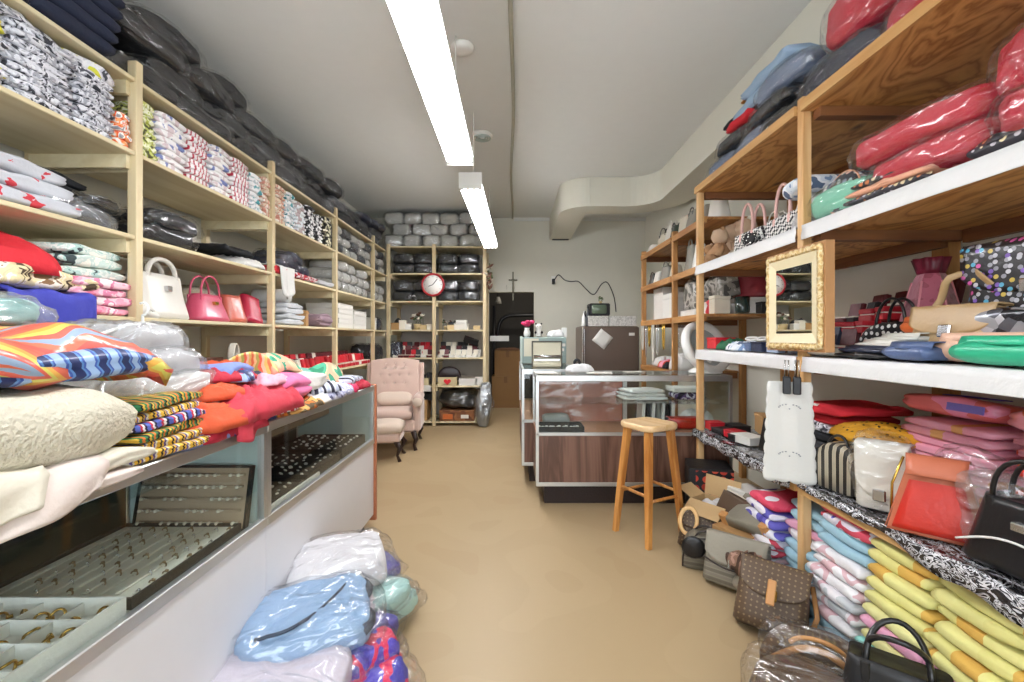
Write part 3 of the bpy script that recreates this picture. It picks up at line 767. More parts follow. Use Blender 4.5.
def drape(u, v):
    s = v*.42; y = 3.44+.22*u+.10*(v-.5)*(1-u)
    if s < .18: p = (XF-.18+s, y, SH['C']+.068-.0*s)
    else:
        k = (s-.18); p = (XF+.012+.012*math.sin(u*9), y+.05*k, SH['C']+.062-k*1.05*(1-.35*abs(u-.35)))
    return Vector(p)+Vector((.006*math.sin(u*14+v*5), 0, 0))
thing('draped_shirt', 'white shirt draped over the shelf edge past the second post', 'shirt', data=sheet('shirt', drape, 14, 18, m_wht, .006))
for bi, (ys, lay) in enumerate((((4.72, 4.94, 5.16, 5.38, 5.60), 3), ((6.02, 6.28), 2))):
    for yi, y in enumerate(ys):
        for k in range(lay):
            if k == 2 and yi in (0, 3): continue
            bagged(f'lg{(yi+k)%3}', f'rounded grey bagged sweater, {ordl(k, lay)}, {ORDC[yi]} column {bays[3+bi]}, third shelf', (XF-.22, y+.05*(k % 2), SH['C']+.003+k*.112), (0, 0, LZ+rng.uniform(-.15, .15)), 'grey bagged sweaters on pine shelving', scale=(.95, .95, .92))
# ------------------------------------------------------------------ row C-D
m_scarf = M('brown_cream_print', '#d8c9a2', .85, 'noise', ['#4a3a2a', '#d8c9a0', '#e3d5a8', '#efe6d8', '#8a6a4a'], 13, dist=1.5)
m_blue = M('royal_blue_cloth', '#3a3fa0', .75, var=.12); m_pink = M('pink_print', '#e38fa8', .85, 'noise', ['#e07a98', '#eda4b8', '#f2c6d0', '#dc86a4', '#f4e4e4'], 13)
m_mint = M('mint_print', '#b9cfc8', .85, 'noise', ['#3c4a4c', '#a9c9c2', '#d9e2da', '#c5d6ce', '#e9e8dc'], 15, dist=1.0)
thing('folded_blouse', 'bright red satin garment heaped at the top of the fourth shelf', 'blouse', (XF-.22, 1.66, SH['D']+.145), (0, 0, LZ-.1), None, heap('red_bl', .44, .40, .17, m_red, seed=90, folds=2, amp=.02))
thing('folded_scarf', 'brown and cream patterned scarf under the red satin garment', 'scarf', (XF-.19, 1.75, SH['D']+.09), (0, 0, LZ), None, slab('scarf', .42, .40, .085, m_scarf, seed=91, amp=.03))
def bl(u, v):
    s = v*.40; y = 1.585+.34*u
    if s < .24: p = Vector((XF-.24+s, y, SH['D']+.085-.02*v))
    else:
        k = s-.24; p = Vector((XF+.01+.01*math.sin(u*12), y, SH['D']+.065-k*(.55+.5*math.sin(u*PI)**2)))
    return p+Vector((0, 0, .008*math.sin(u*13+v*3)))
thing('draped_blouse', 'royal blue satin garment hanging over the fourth shelf edge', 'blouse', data=sheet('blue', bl, 18, 18, m_blue, .012))
thing('folded_blouse', 'small magenta bag by the royal blue garment', 'blouse', (XF-.1, 1.53, SH['D']+.003), (0, 0, LZ), None, heap('mag', .16, .2, .06, M('magenta_cloth', '#b03a78', .7), seed=95))
for i in range(3):
    thing('folded_blouse', f'folded mint and black print blouse, {ordl(i, 3)} of three above the pink blouses', 'blouse', (XF-.23, 1.99-.01*i, SH['D']+.165+i*.045), (0, 0, LZ+.05*i), 'mint print blouses', slab('mint', .31, .36, .045, m_mint, seed=100+i, amp=.016))
for i in range(4):
    thing('folded_blouse', f'folded pink print blouse, {ordl(i, 4)} of the pile beside the first post', 'blouse', (XF-.20, 2.0+.01*(i % 2), SH['D']+.003+i*.040), (0, 0, LZ), 'pink print blouses', slab('pinkb', .28, .36, .040, m_pink, seed=110+i, amp=.014))
bagged_mesh('khaki', .40, .30, .26, M('khaki_cloth', '#a59a78', .85, var=.1), FILMH, seed=120, ex=.7)
bagged('khaki', 'olive bagged bundle behind the mint print blouses', (XF-.33, 1.96, SH['D']+.06), (0, 0, LZ), None, scale=(.9, .6, .9))

# ================================================================== bag builders (front = -Y, base z = 0)
GOLD = M('gold_metal', '#c9a24e', .25, metal=1, bump=0, var=.05)
SILV = M('silver_metal', '#cfd0d2', .2, metal=1, bump=0, var=.03)
def leather(name, col, rough=.42, coat=.15, **k): return M('leather_'+name, col, rough, coat=coat, bump=.12, bs=160, var=.08, **k)
def wob(rings, seed, amp, f=8):
    return [[Vector(p)+nv(p, f, seed)*amp for p in r] for r in rings]
def arc(w, h, y, z0, n=14, lean=0.):
    return [(-w/2*math.cos(PI*i/n), y+lean*math.sin(PI*i/n), z0+h*math.sin(PI*i/n)**.75) for i in range(n+1)]
def tote(name, label, loc, rot, w, d, h, m, mh, top=.85, dt=.45, hh=.13, hw=.5, hr=.006, cat='handbag', group=None, seed=1, clasp=None, trim=None, amp=.006, hl=0.):
    t = thing(name, label, cat, loc, rot, group)
    rings = [rrect(w*.94, d*.9, d*.25, 0)]
    for i in range(9):
        q = i/8; rings.append(rrect(w*(1+(top-1)*q), d*(1-(1-dt)*q), d*.3*(1-.4*q), .012+(h-.012)*q))
    rings.append(rrect(w*top*.96, d*dt*.6, d*.1, h-.006))
    link('bag_body', MB().loft(wob(rings, seed, amp)).me('body', m), t)
    if hh:
        for s in (-1, 1):
            hd = link('handle', MB().tube(arc(w*hw, hh, s*d*dt*.42, h-.02, lean=s*hl), hr, 8).me('handle', mh), t)
            for e in (-1, 1): link('handle_mount', bx(e*w*hw/2-.012, e*w*hw/2+.012, s*d*dt*.5-.006, s*d*dt*.5+.006, h-.07, h-.005, bev=.003).me('mount', mh), t)
    if clasp: link('clasp', bx(-.018, .018, -d*.42-.004, -d*.30, h*.62, h*.74, bev=.003).me('clasp', clasp), t)
    if trim: link('trim', MB().loft([rrect(w*top*1.01, d*dt*1.05, d*.2, h-.035), rrect(w*top*1.01, d*dt*1.06, d*.2, h-.004)], False).me('trim', trim), t)
    return t
def flapbag(name, label, loc, rot, w, d, h, m, mf=None, strap=True, buckle=SILV, cat='handbag', group=None, seed=1, fl=.6, bulge=.2, mstrap=None, amp=.005, sh=.22, pipe=None):
    t = thing(name, label, cat, loc, rot, group)
    mf = mf or m
    rings = [rrect(w*.9, d*.8, d*.3, 0)]
    for i in range(9):
        q = i/8; b = 1+bulge*math.sin(q*PI)*.5
        rings.append(rrect(w*(1-.06*q), d*b*(1-.35*q*q), d*.35, .01+(h-.01)*q))
    rings.append(rrect(w*.84, d*.35, d*.15, h+.006))
    link('bag_body', MB().loft(wob(rings, seed, amp)).me('body', m), t)
    def fn(u, v):
        x = (u-.5)*w*(1.0-.10*max(0, v-.3)*(abs(u-.5)*2)**3)
        ed = (abs(u-.5)*2)
        vv = v*(d*.8+h*fl*(1-.35*ed**3))
        if vv < d*.75: return (x, d*.36-vv, h+.014-.010*(abs(vv-d*.37)/d))
        k = vv-d*.75
        return (x, -d*.40-.012-bulge*d*.32*math.sin(min(1, k/h)*PI*.6), h+.008-k)
    link('flap', sheet('flap', fn, 16, 18, mf, -.005), t)
    if buckle:
        bk = link('buckle', bx(-.02, .02, -d*.62-bulge*d*.2, -d*.40, h*(1-fl)-.01, h*(1-fl)+.035, bev=.004).me('buckle', buckle), t)
    if strap:
        link('strap', MB().tube([(-w*.44+.88*w*i/16, .0+.02*math.sin(i), h-.03+sh*math.sin(PI*i/16)**.8) for i in range(17)], (.012, .004), 8).me('strap', mstrap or mf), t)
    return t
def domebag(name, label, loc, rot, w, d, h, m, mh=None, hh=.10, cat='handbag', group=None, seed=1, zip_=None, amp=.004, pipe=None, hw=.45, pw=.75):
    t = thing(name, label, cat, loc, rot, group)
    def ring(y, s):
        pts = []
        for i in range(15):
            a = PI*i/14; pts.append((w/2*s*math.copysign(abs(math.cos(a))**pw, math.cos(a)), y, h*.04+(h*.96)*s*math.sin(a)**pw))
        for i in range(1, 6): pts.append((-w/2*s*.98+w*s*.98*i/6, y, 0.0))
        return pts
    ys = [(-.5, .84), (-.47, .95), (-.38, 1), (0, 1.02), (.38, 1), (.47, .95), (.5, .84)]
    link('bag_body', MB().loft(wob([ring(y*d, s) for y, s in ys], seed, amp)).me('body', m), t)
    if pipe:
        for y in (-.47, .47): link('piping', MB().tube([p for p in ring(y*d, .965)[:15]], .0045, 6).me('pipe', pipe), t)
    if mh:
        for s in (-1, 1): link('handle', MB().tube(arc(w*hw, hh+h*.3, s*d*.33, h*.72, lean=-s*.01), .006, 8).me('handle', mh), t)
    if zip_: link('zipper', bx(-w*.3, w*.3, -.006, .006, h-.004, h+.006).me('zip', zip_), t)
    return t
def clutch(name, label, loc, rot, w, d, h, m, seed=1, flap=True, cat='purse', group=None, clasp=None, taper=.0):
    t = thing(name, label, cat, loc, rot, group)
    link('purse_body', slab('purse', w, d, h, m, seed=seed, amp=.003, groove=0.), t)
    if flap:
        fn = lambda u, v: ((u-.5)*w*.99, d*.45-v*d*.97*(1-.25*abs(u-.5)*2), h+.006+.002*math.sin(v*PI)-(max(0, v-.93)*.3))
        link('flap', sheet('flap', fn, 10, 10, m, .004), t)
    if clasp: link('clasp', bx(-.012, .012, -d*.42, -d*.3, h+.004, h+.012, bev=.002).me('clasp', clasp), t)
    return t
_jb = {}
def jbox_meshes(key, mo, mi, ml=None, w=.07, d=.07, h=.045):
    b = MB().box(-w/2, w/2, -d/2, d/2, 0, h*.6, bev=.003)
    ins = MB().box(-w/2+.004, w/2-.004, -d/2+.004, d/2-.004, h*.6, h*.6+.006)
    l = MB().box(-w/2, w/2, 0, h*.45, 0, d, bev=.003)
    il = MB().box(-w/2+.004, w/2-.004, -.004, .0, .004, d-.004)
    _jb[key] = (b.me('jewelry_box', mo), ins.me('insert', mi), l.me('lid', mo), il.me('lining', ml or mi), (d/2, h*.6))
def jbox(key, label, loc, rot, group, open_=True, scale=None, cat='jewelry box', tilt=.25):
    b, ins, l, il, (dy, hz) = _jb[key]
    o = thing('jewelry_box', label, cat, loc, rot, group, b, scale)
    link('insert', ins, o)
    if open_:
        li = link('lid', l, o, (0, dy+.001, hz+.001), (-tilt, 0, 0)); link('lining', il, li)
    else: link('lid', l, o, (0, dy, hz+.005+.0), (PI/2, 0, 0))
    return o
RED = M('red_card', '#b9202c', .45, var=.15); MAR = M('maroon_card', '#5a1a20', .5, var=.2); CREAM = M('cream_satin', '#ded8c8', .5, var=.08)
WBOX = M('white_card', '#dfddd6', .6, var=.05); NAVYB = M('navy_card', '#262c44', .5, var=.1); BLKB = M('black_card', '#1b1a1c', .5, var=.1)
for k, mo, mi, ml in (('red', RED, CREAM, RED), ('mar', MAR, CREAM, MAR), ('navy', NAVYB, CREAM, NAVYB), ('blk', BLKB, CREAM, BLKB), ('wht', WBOX, CREAM, CREAM), ('rr', RED, BLKB, CREAM)):
    jbox_meshes(k, mo, mi, ml)
def carton(name, label, loc, rot, w, d, h, m, cat='box', group=None, lid=True, ml=None):
    t = thing(name, label, cat, loc, rot, group)
    link('box_body', bx(-w/2, w/2, -d/2, d/2, 0, h*(.8 if lid else 1), bev=.003).me('bbody', m), t)
    if lid: link('lid', bx(-w/2-.003, w/2+.003, -d/2-.003, d/2+.003, h*.8+.0005, h, bev=.003).me('lid', ml or m), t)
    return t
def ringprof(n, w, h): return [(w/2*math.cos(2*PI*i/n), h/2*math.sin(2*PI*i/n)) for i in range(n)]

# ------------------------------------------------------------------ row C-D, handbags past the first post
D_ = SH['D']+.002
wl = leather('white', '#d9d6cd', .45); pkl = leather('rose', '#c04a66', .35, coat=.4); sal = leather('salmon', '#b9604f', .38, coat=.3); crim = leather('crimson', '#a81f3c', .35, coat=.4)
tote('handbag', 'white leather handbag with chunky handle, in plastic, beside the first post', (XF-.13, 2.42, D_), (0, 0, LZ+.1), .36, .18, .24, wl, wl, top=.92, hh=.10, hw=.62, hr=.013, seed=3, clasp=SILV, amp=.010)
clutch('white_purse', 'small folded white pouch behind the first post on the handbag shelf', (XF-.06, 2.22, D_), (0, .3, LZ), .14, .12, .05, wl)
tote('handbag', 'glossy rose pink handbag with thin arched handle', (XF-.12, 2.80, D_), (0, 0, LZ+.05), .30, .17, .165, pkl, pkl, top=.70, hh=.135, hw=.62, seed=5, clasp=GOLD)
tote('handbag', 'salmon pink boxy handbag beside the rose one', (XF-.13, 3.05, D_), (0, 0, LZ-.25), .18, .20, .185, sal, sal, top=.72, hh=0, seed=6, trim=sal)
tote('handbag', 'crimson folded-top handbag leaning toward the second post', (XF-.13, 3.235, D_), (0, .22, LZ-.2), .19, .22, .20, crim, crim, top=.8, dt=.3, hh=0, seed=7, trim=crim, clasp=None)
bagged_mesh('kh1', .36, .30, .22, M('khaki_cloth', '#a59a78', .85), FILMH, seed=121, ex=.7)
for i, (y, s) in enumerate(((2.60, 1.0), (3.02, .95), (3.26, .6))):
    bagged('kh1', f'olive bagged bundle behind the handbags, {("behind the white one", "behind the salmon one", "by the second post")[i]}', (XF-.36, y, D_+.02), (0, 0, LZ), None, scale=(s, .7, .9*s+.1))
# past the second post
for i in range(4):
    thing('folded_towel', f'folded pale grey towel, {ordl(i, 4)} of the pile past the second post', 'towel', (XF-.17, 3.70+.02*(i % 2), D_+i*.045), (0, 0, LZ+.05*(i % 2)), 'pale grey towels', slab('towel', .36-.03*i, .36, .045, M('towel_grey', '#c2c5c8', .9, var=.04), seed=130+i, amp=.012))
rl = MB().lathe([(0, -.15), (.03, -.148), (.055, -.13), (.06, 0), (.055, .13), (.03, .148), (0, .15)], 16)
thing('rolled_blanket', 'cream rolled blanket lying on the pale grey towels', 'blanket', (XF-.2, 3.73, D_+.245), (0, PI/2, .3), None, rl.me('roll', m_wht))
bagged('kh1', 'olive bagged bundle behind the pale grey towels', (XF-.36, 4.05, D_), (0, 0, LZ), None, scale=(1.1, .8, 1.2))
carton('box', 'small tan cardboard box between towels and third post', (XF-.12, 4.06, D_), (0, 0, LZ+.3), .13, .12, .14, M('kraft', '#b58d5c', .75, var=.08))
thing('folded_cloth', 'mauve folded cloth by the third post on the handbag shelf', 'cloth', (XF-.14, 4.35, D_), (0, 0, LZ), None, slab('mauve', .28, .3, .13, M('mauve_cloth', '#8d7780', .85), seed=139, amp=.02, layers=3))
for c_ in range(2):
    for k in range(5):
        if c_ == 1 and k == 4: continue
        carton('shirt_box', f'flat white box, {ordl(k, 5-c_)} of the {("first", "second")[c_]} pile past the third post', (XF-.20, 4.93+.47*c_+.01*(k % 2), D_+k*.0525), (0, 0, LZ+.02*(k % 2)), .44, .34, .052, WBOX, group='flat white boxes')
carton('shirt_box', 'flat white box standing on edge past the last post', (XF-.2, 6.0, D_), (0, 0, LZ), .22, .3, .16, WBOX)
bagged('navy0', 'black bagged bundle past the last post beside the back shelving', (XF-.2, 6.28, D_), (0, 0, LZ), None, scale=(.7, .8, 1.8))
# ------------------------------------------------------------------ row D-E (behind the counter)
E_ = SH['E']+.002
brwn = wood('brown_box_wood', '#5c3020', '#3c1d14', 2., 'Y', .4, coat=.2)
for i, (y, w_, h_, x) in enumerate(((2.42, .30, .27, -.22), (2.78, .17, .20, -.16))):
    t = carton('wooden_box', f'dark brown wooden box, the {("taller", "shorter")[i]} one behind the counter heap', (XF+x, y, E_), (0, 0, LZ), w_, .22, h_, brwn)
hb = MB().tube([(.065*math.cos(a*PI/14), 0, .075+.075*math.sin(a*PI/14)) for a in range(-5, 20)], (.007, .022), 8)
thing('display_hoop', 'cream padded display hoop standing behind the zigzag hat', 'display stand', (XF-.12, 3.09, E_+.13), (0, 0, LZ+.3), None, hb.me('hoop', CREAM))
carton('box', 'dark red low box under the cream display hoop', (XF-.15, 3.05, E_), (0, 0, LZ), .34, .26, .125, MAR)
cnt = 0
for (ys, zc) in (((3.52, 3.62, 3.72, 3.82, 3.92, 4.02, 4.12, 4.22, 4.32, 4.42, 4.52), 0), ((4.68, 4.77, 4.86, 4.95, 5.04, 5.13, 5.22, 5.31, 5.40, 5.49, 5.58, 5.67, 5.76), 0)):
    bay = 'before the third post' if ys[0] < 4.6 else 'past the third post'
    for i, y in enumerate(ys):
        for r_ in range(3):
            k = ('red', 'mar', 'red')[r_] if ys[0] < 4.6 else ('red', 'red', 'mar')[r_]
            if rng.random() < .18: k = 'wht'
            jbox(k, f'small {dict(red="red", mar="maroon", wht="white")[k]} jewelry box, {ORDC[i]} along {("front", "middle", "back")[r_]} row, fifth shelf {bay}', (XF-.07-.10*r_, y+rng.uniform(-.01, .01), E_+.03*r_*0), (0, 0, LZ+rng.uniform(-.3, .3)), 'jewelry boxes on the fifth shelf', scale=(1.15, 1.1, 1.3 if r_ < 2 else 1.7))
cap_m = M('beige_cap', '#b3a48c', .85, var=.05)
def cap(label, loc, rot, m):
    t = thing('baseball_cap', label, 'cap', loc, rot)
    link('cap_crown', MB().lathe([(.09, 0), (.092, .03), (.085, .065), (.06, .095), (.03, .108), (0, .112)], 20).me('crown', m), t)
    link('cap_brim', sheet('brim', lambda u, v: ((u-.5)*.17*(1-.25*v*v), -.075-.085*v*(1-(abs(u-.5)*1.6)**2*.7), .012-.015*v-.02*(abs(u-.5)*2)**2), 12, 6, m, .004), t)
    link('cap_button', MB().lathe([(.009, .112), (.006, .118), (0, .119)], 8).me('btn', m), t)
    return t
cap('beige baseball cap with dark brim line, upper of two by the third post', (XF+.10, 3.36, 1.01), (0, .05, LZ+.5), cap_m)
# bags of dark things on the far left low shelves seen past the last post
bagged('char1', 'black bagged bundle on the fifth shelf past the last post', (XF-.2, 6.18, E_), (0, 0, LZ), None, scale=(.9, .8, 1.7))

# ================================================================== contents of the back shelving
for r_ in range(3):
    xs = [-1.83+.275*i+(.13 if r_ == 1 else 0) for i in range(6 if r_ == 0 else 5 if r_ == 1 else 5)]
    for i, x in enumerate(xs):
        if x > -.5: continue
        k = rng.randrange(3)
        bagged(f'lg{k}', f'grey bagged bundle atop the back shelving, {ordl(r_, 3)} row, {ORDC[i]} from the corner', (x+.09, YU+.24+.03*r_, BS[0]+.003+r_*.172), (rng.uniform(-.05, .05), rng.uniform(-.06, .06), rng.uniform(-.1, .1)), 'grey bundles atop the back shelving', scale=(1.10, .9, 1.42))
pl = M('pale_plastic', '#b9b8ac', .5, var=.05)
for r_ in range(3):
    thing('pillow', f'plain pale bundle at the doorway end atop back shelving, {ordl(r_, 3)}', 'bundle', (-.43-.03*(r_ == 2), YU+.24, BS[0]+.003+r_*.165), (0, 0, .1*r_), 'plain pale bundles', pillow('bundle', .32, .4, .18, lgrey, seed=140+r_, ex=.6, amp=.015))
dk = M('dark_pile', '#26282c', .7, var=.3)
for b_ in range(2):
    for ri, (z, lays, hh) in enumerate(((BS[1], 2, .145), (BS[2], 2, .15))):
        for c_ in range(2):
            for k in range(lays):
                kk = rng.randrange(3)
                bagged(f'char{kk}', f'dark bagged garment, {("lower", "upper")[k]} in {("first", "second")[c_]} column, {("top", "second")[ri]} back shelf, {("armchair", "doorway")[b_]} bay', (BX[b_]+.19+.30*c_, YU+.24, z+.003+k*hh), (0, 0, rng.uniform(-.1, .1)), 'dark bagged garments on the back shelving', scale=(.64, .9, 1.12))
# third shelf: little boxes and dried flowers
z = BS[3]+.002
kraft = _mc['kraft']; tanb = M('tan_card', '#c9b184', .7, var=.1)
flw = [M('dried_flower_cream', '#d8cfc0', .8), M('dried_flower_brown', '#6a4a3c', .8), M('leaf_green', '#5c6a48', .8)]
def flower_pot(label, loc, n, s=1.0, pot=tanb, cols=None, name='flower_pot', rot=0, cat='flowers'):
    t = thing(name, label, cat, loc, rot)
    link('pot', MB().lathe([(.035*s, 0), (.045*s, .05*s), (.05*s, .07*s), (.044*s, .07*s), (.04*s, .06*s), (0, .058*s)], 16).me('pot', pot), t)
    rr = random.Random(n)
    for i in range(n):
        a, q = rr.uniform(0, 2*PI), rr.uniform(.02, .09)*s; h = rr.uniform(.12, .2)*s
        f = link('flower', MB().lathe([(0, -.012*s), (.018*s, -.006*s), (.026*s, .008*s), (.02*s, .012*s), (0, .002)], 7).me('fl', (cols or flw)[i % len(cols or flw)]), t, (q*math.cos(a), q*math.sin(a), h), (rr.uniform(-.6, .6), rr.uniform(-.6, .6), 0))
        link('stem', MB().tube([(0, 0, -.01), (-q*math.cos(a)*.6, -q*math.sin(a)*.6, -h+.06*s)], .002, 5).me('stem', flw[2]), f)
    return t
flower_pot('dried cream and brown flower arrangement on the third shelf behind the clock', (-1.40, YU+.2, z), 14, 1.25)
flower_pot('small dried flower arrangement on the third shelf, doorway bay', (-.98, YU+.2, z), 8, .8)
for i, (x, w_, h_, m, nm) in enumerate(((-1.70, .12, .10, kraft, 'tan'), (-1.60, .09, .14, CREAM, 'cream'), (-1.52, .08, .09, WBOX, 'white'), (-1.29, .09, .07, tanb, 'pale tan'), (-1.20, .08, .08, CREAM, 'ivory'), (-.90, .10, .07, tanb, 'yellowish'), (-.74, .20, .09, WBOX, 'long white'), (-.74, .16, .05, WBOX, 'thin white'), (-.52, .10, .06, tanb, 'small buff'))):
    carton('box', f'{nm} small box on the third shelf of the back shelving', (x, YU+.13, z+(.092 if nm == 'thin white' else 0)), (0, 0, .1*(i % 3-1)), w_, .12, h_, m)
thing('black_pouch', 'black pouch slumped on the third shelf, doorway bay', 'pouch', (-.86, YU+.22, z), (0, 0, .3), None, heap('pouch', .22, .18, .16, dk, seed=150))
thing('black_pouch', 'black pouch slumped in the corner of the third shelf', 'pouch', (-1.68, YU+.3, z), (0, 0, .3), None, heap('pouch', .22, .18, .2, dk, seed=151))
# fourth shelf: jewelry boxes
z = BS[4]+.002
for b_ in range(2):
    for r_ in range(3):
        for i in range(7):
            k = rng.choice(('mar', 'mar', 'red', 'wht', 'blk') if b_ == 0 else (('wht', 'wht', 'mar', 'wht') if r_ == 0 else ('blk', 'mar', 'blk', 'wht')))
            jbox(k, f'tiny {dict(red="red", mar="maroon", wht="white", blk="black")[k]} jewelry box, {ORDC[i]} along {("front", "middle", "back")[r_]} row, back shelving, {("armchair", "doorway")[b_]} bay', (BX[b_]+.085+.083*i, YU+.08+.10*r_, z+.055*r_), (0, 0, rng.uniform(-.3, .3)), 'jewelry boxes on the back shelving', scale=(1.1, 1.1, 1.2))
        link_h = carton('riser', f'white card riser under jewelry boxes, {("front", "middle", "back")[r_]} row, {("armchair", "doorway")[b_]} bay', ((BX[b_]+BX[b_+1])/2, YU+.08+.10*r_, z), 0, .58, .095, .054*r_, WBOX, cat='riser', lid=False) if r_ else None
wd = carton('picture_frame', 'black tilted frame lying over jewelry boxes in the doorway bay', (-.62, YU+.2, z+.20), (.5, .35, 0), .22, .03, .10, BLKB, cat='frame', lid=False)
bagged('navy1', 'blue and black bagged bundle in the corner of the fourth shelf', (-1.70, YU+.14, z), (0, 0, 0), None, scale=(.4, .5, 2.2))
# fifth shelf: trays and pouches
z = BS[5]+.002
def tray(name, label, loc, rot, w, d, h, m, cat='tray', group=None, wall=.006, floor_m=None):
    t = thing(name, label, cat, loc, rot, group)
    link('tray_base', bx(-w/2, w/2, -d/2, d/2, 0, .006).me('tb', floor_m or m), t)
    for (a, b_, c_, e) in ((-w/2, w/2, -d/2, -d/2+wall), (-w/2, w/2, d/2-wall, d/2), (-w/2, -w/2+wall, -d/2+wall, d/2-wall), (w/2-wall, w/2, -d/2+wall, d/2-wall)):
        link('tray_wall', bx(a, b_, c_, e, .006, h).me('tw', m), t)
    return t
tray('cardboard_tray', 'cream cardboard tray on the fifth shelf behind the armchair', (-1.36, YU+.16, z), 0, .30, .24, .11, M('cream_card', '#cdbf98', .7))
tray('cardboard_tray', 'cream cardboard tray on the fifth shelf, doorway bay', (-.94, YU+.16, z), 0, .27, .24, .12, M('cream_card', '#cdbf98', .7))
tray('cardboard_tray', 'pale cardboard tray next to the fifth shelf doorway post', (-.64, YU+.16, z), 0, .26, .24, .10, WBOX)
carton('hanging_card', 'white card hanging at the fifth shelf edge', (-1.27, YU-.006, z-.08), 0, .20, .008, .09, WBOX, lid=False, cat='card')
for i in range(3): carton('jewelry_stand', f'black jewelry stand on the fifth shelf, {ORDC[i]} from the armchair', (-1.40+.09*i, YU+.16, z+.01), (0, 0, .1*i), .075, .07, .17-.03*(i % 2)+.12*(i == 0), BLKB, cat='jewelry stand', group='black jewelry stands')
domebag('handbag', 'dark brown slouchy handbag on the fifth shelf, doorway bay', (-.93, YU+.2, z+.06), (0, 0, .1), .34, .14, .20, leather('espresso', '#2c2022', .4), seed=160, amp=.012)
thing('hanging_heart', 'small red heart ornament at the fifth shelf edge', 'ornament', (-.93, YU-.008, z+.06), (PI/2, 0, 0), None, MB().loft([[(.05*1.05*math.sin(t)**3, .045*(13*math.cos(t)-5*math.cos(2*t)-2*math.cos(3*t)-math.cos(4*t))/15, zz) for t in [2*PI*i/28 for i in range(28)]] for zz in (-.006, .006)], smooth=False).me('heart', M('heart_red', '#d01f2e', .4)))
clutch('purse', 'grey folded purse leaning in the pale tray', (-.66, YU+.2, z+.03), (.5, .2, .2), .24, .16, .06, leather('taupe', '#8a8378', .5))
carton('box', 'white small box at the doorway end of the fifth shelf', (-.48, YU+.09, z), 0, .11, .1, .12, WBOX)
carton('box', 'dark crate lying on the lowest armchair bay shelf', (-1.33, YU+.25, .36), (0, .1, 0), .30, .28, .1, BLKB, lid=False)
carton('box', 'tan cardboard carton on the floor shelf behind the armchair', (-1.36, YU+.22, .062), 0, .25, .28, .30, kraft)
# bottom
bagged_mesh('trash', .52, .46, .44, M('black_bin_liner', '#141416', .3, coat=.8, bump=.5, bs=18), FILMD, seed=170, ex=.8, amp=.05)
bagged('trash', 'black plastic sack on the floor shelf of the doorway bay', (-.77, YU+.27, .222), 0, None, name='plastic_sack', cat='sack', scale=(1, 1, .68))
pillow_o = carton('box', 'brown printed carton under the black sack, with orange label', (-.80, YU+.22, .062), 0, .50, .36, .155, M('brown_carton', '#7a4f30', .7, 'noise', ['#6a4028', '#8a5a36', '#7a4d30'], 6))
link('carton_label', bx(-.2, -.06, -.186, -.1815, .03, .10).me('lab', M('orange_label', '#c8682c', .6)), pillow_o)
link('carton_label', bx(.06, .17, -.186, -.1815, .04, .09).me('lab', WBOX), pillow_o)
bagged_mesh('silver', .20, .14, .62, M('silver_foil', '#9fa4a8', .3, metal=.7, bump=.8, bs=24), FILM, seed=175, ex=.7, amp=.03)
bagged('silver', 'tall silvery plastic bundle propped at the doorway end of the back shelving', (-.42, YU-.09, .0), (-.12, .06, 0), None, name='wrapped_bundle', cat='bundle')
flg = thing('wreath', 'dried brown wreath hung on the doorway end of the back shelving', 'wreath', (-.335, YU+.05, 2.17), (0, 0, 0))
rr = random.Random(5)
for i in range(26):
    a = rr.uniform(0, 2*PI); q = rr.uniform(.2, 1)
    link('sprig', MB().lathe([(0, -.05), (.018, -.01), (.012, .03), (0, .055)], 6).me('sprig', flw[(1, 1, 2, 0)[i % 4]]), flg, (.05*q*math.cos(a), rr.uniform(-.05, .05), .2*q*math.sin(a)), (rr.uniform(-1, 1), rr.uniform(-1, 1), 0))
# ------------------------------------------------------------------ wall clock on the back shelving
ck = thing('wall_clock', 'round white wall clock with red rim on the back shelving', 'clock', (-1.135, YU-.005, 2.03), (0, 0, 0))
link('clock_face', MB().lathe([(.142, 0), (.142, .02), (0, .02)], 40, axis='Y').me('face', M('clock_white', '#f0eee8', .5, var=0)), ck)
link('clock_rim', MB().lathe([(.140, 0), (.165, .0), (.17, .018), (.16, .034), (.146, .034), (.140, .022)], 40, axis='Y', cap=False).me('rim', M('clock_red', '#a8242c', .35)), ck)
for L_, a, n in ((.07, 58, 'hour_hand'), (.105, 52, 'minute_hand')):
    link(n, bx(0, L_, -.0255 if n[0] == 'h' else -.028, -.0235 if n[0] == 'h' else -.026, -.005, .005).me('hand', BLK), ck, (0, 0, 0), (0, -R(a if n[0] == 'm' else 200), 0))
for k in range(12):
    a = PI*k/6; link('hour_mark', bx(.112, .126, -.0225, -.021, -.003, .003).me('mark', BLK), ck, (0, 0, 0), (0, a, 0))

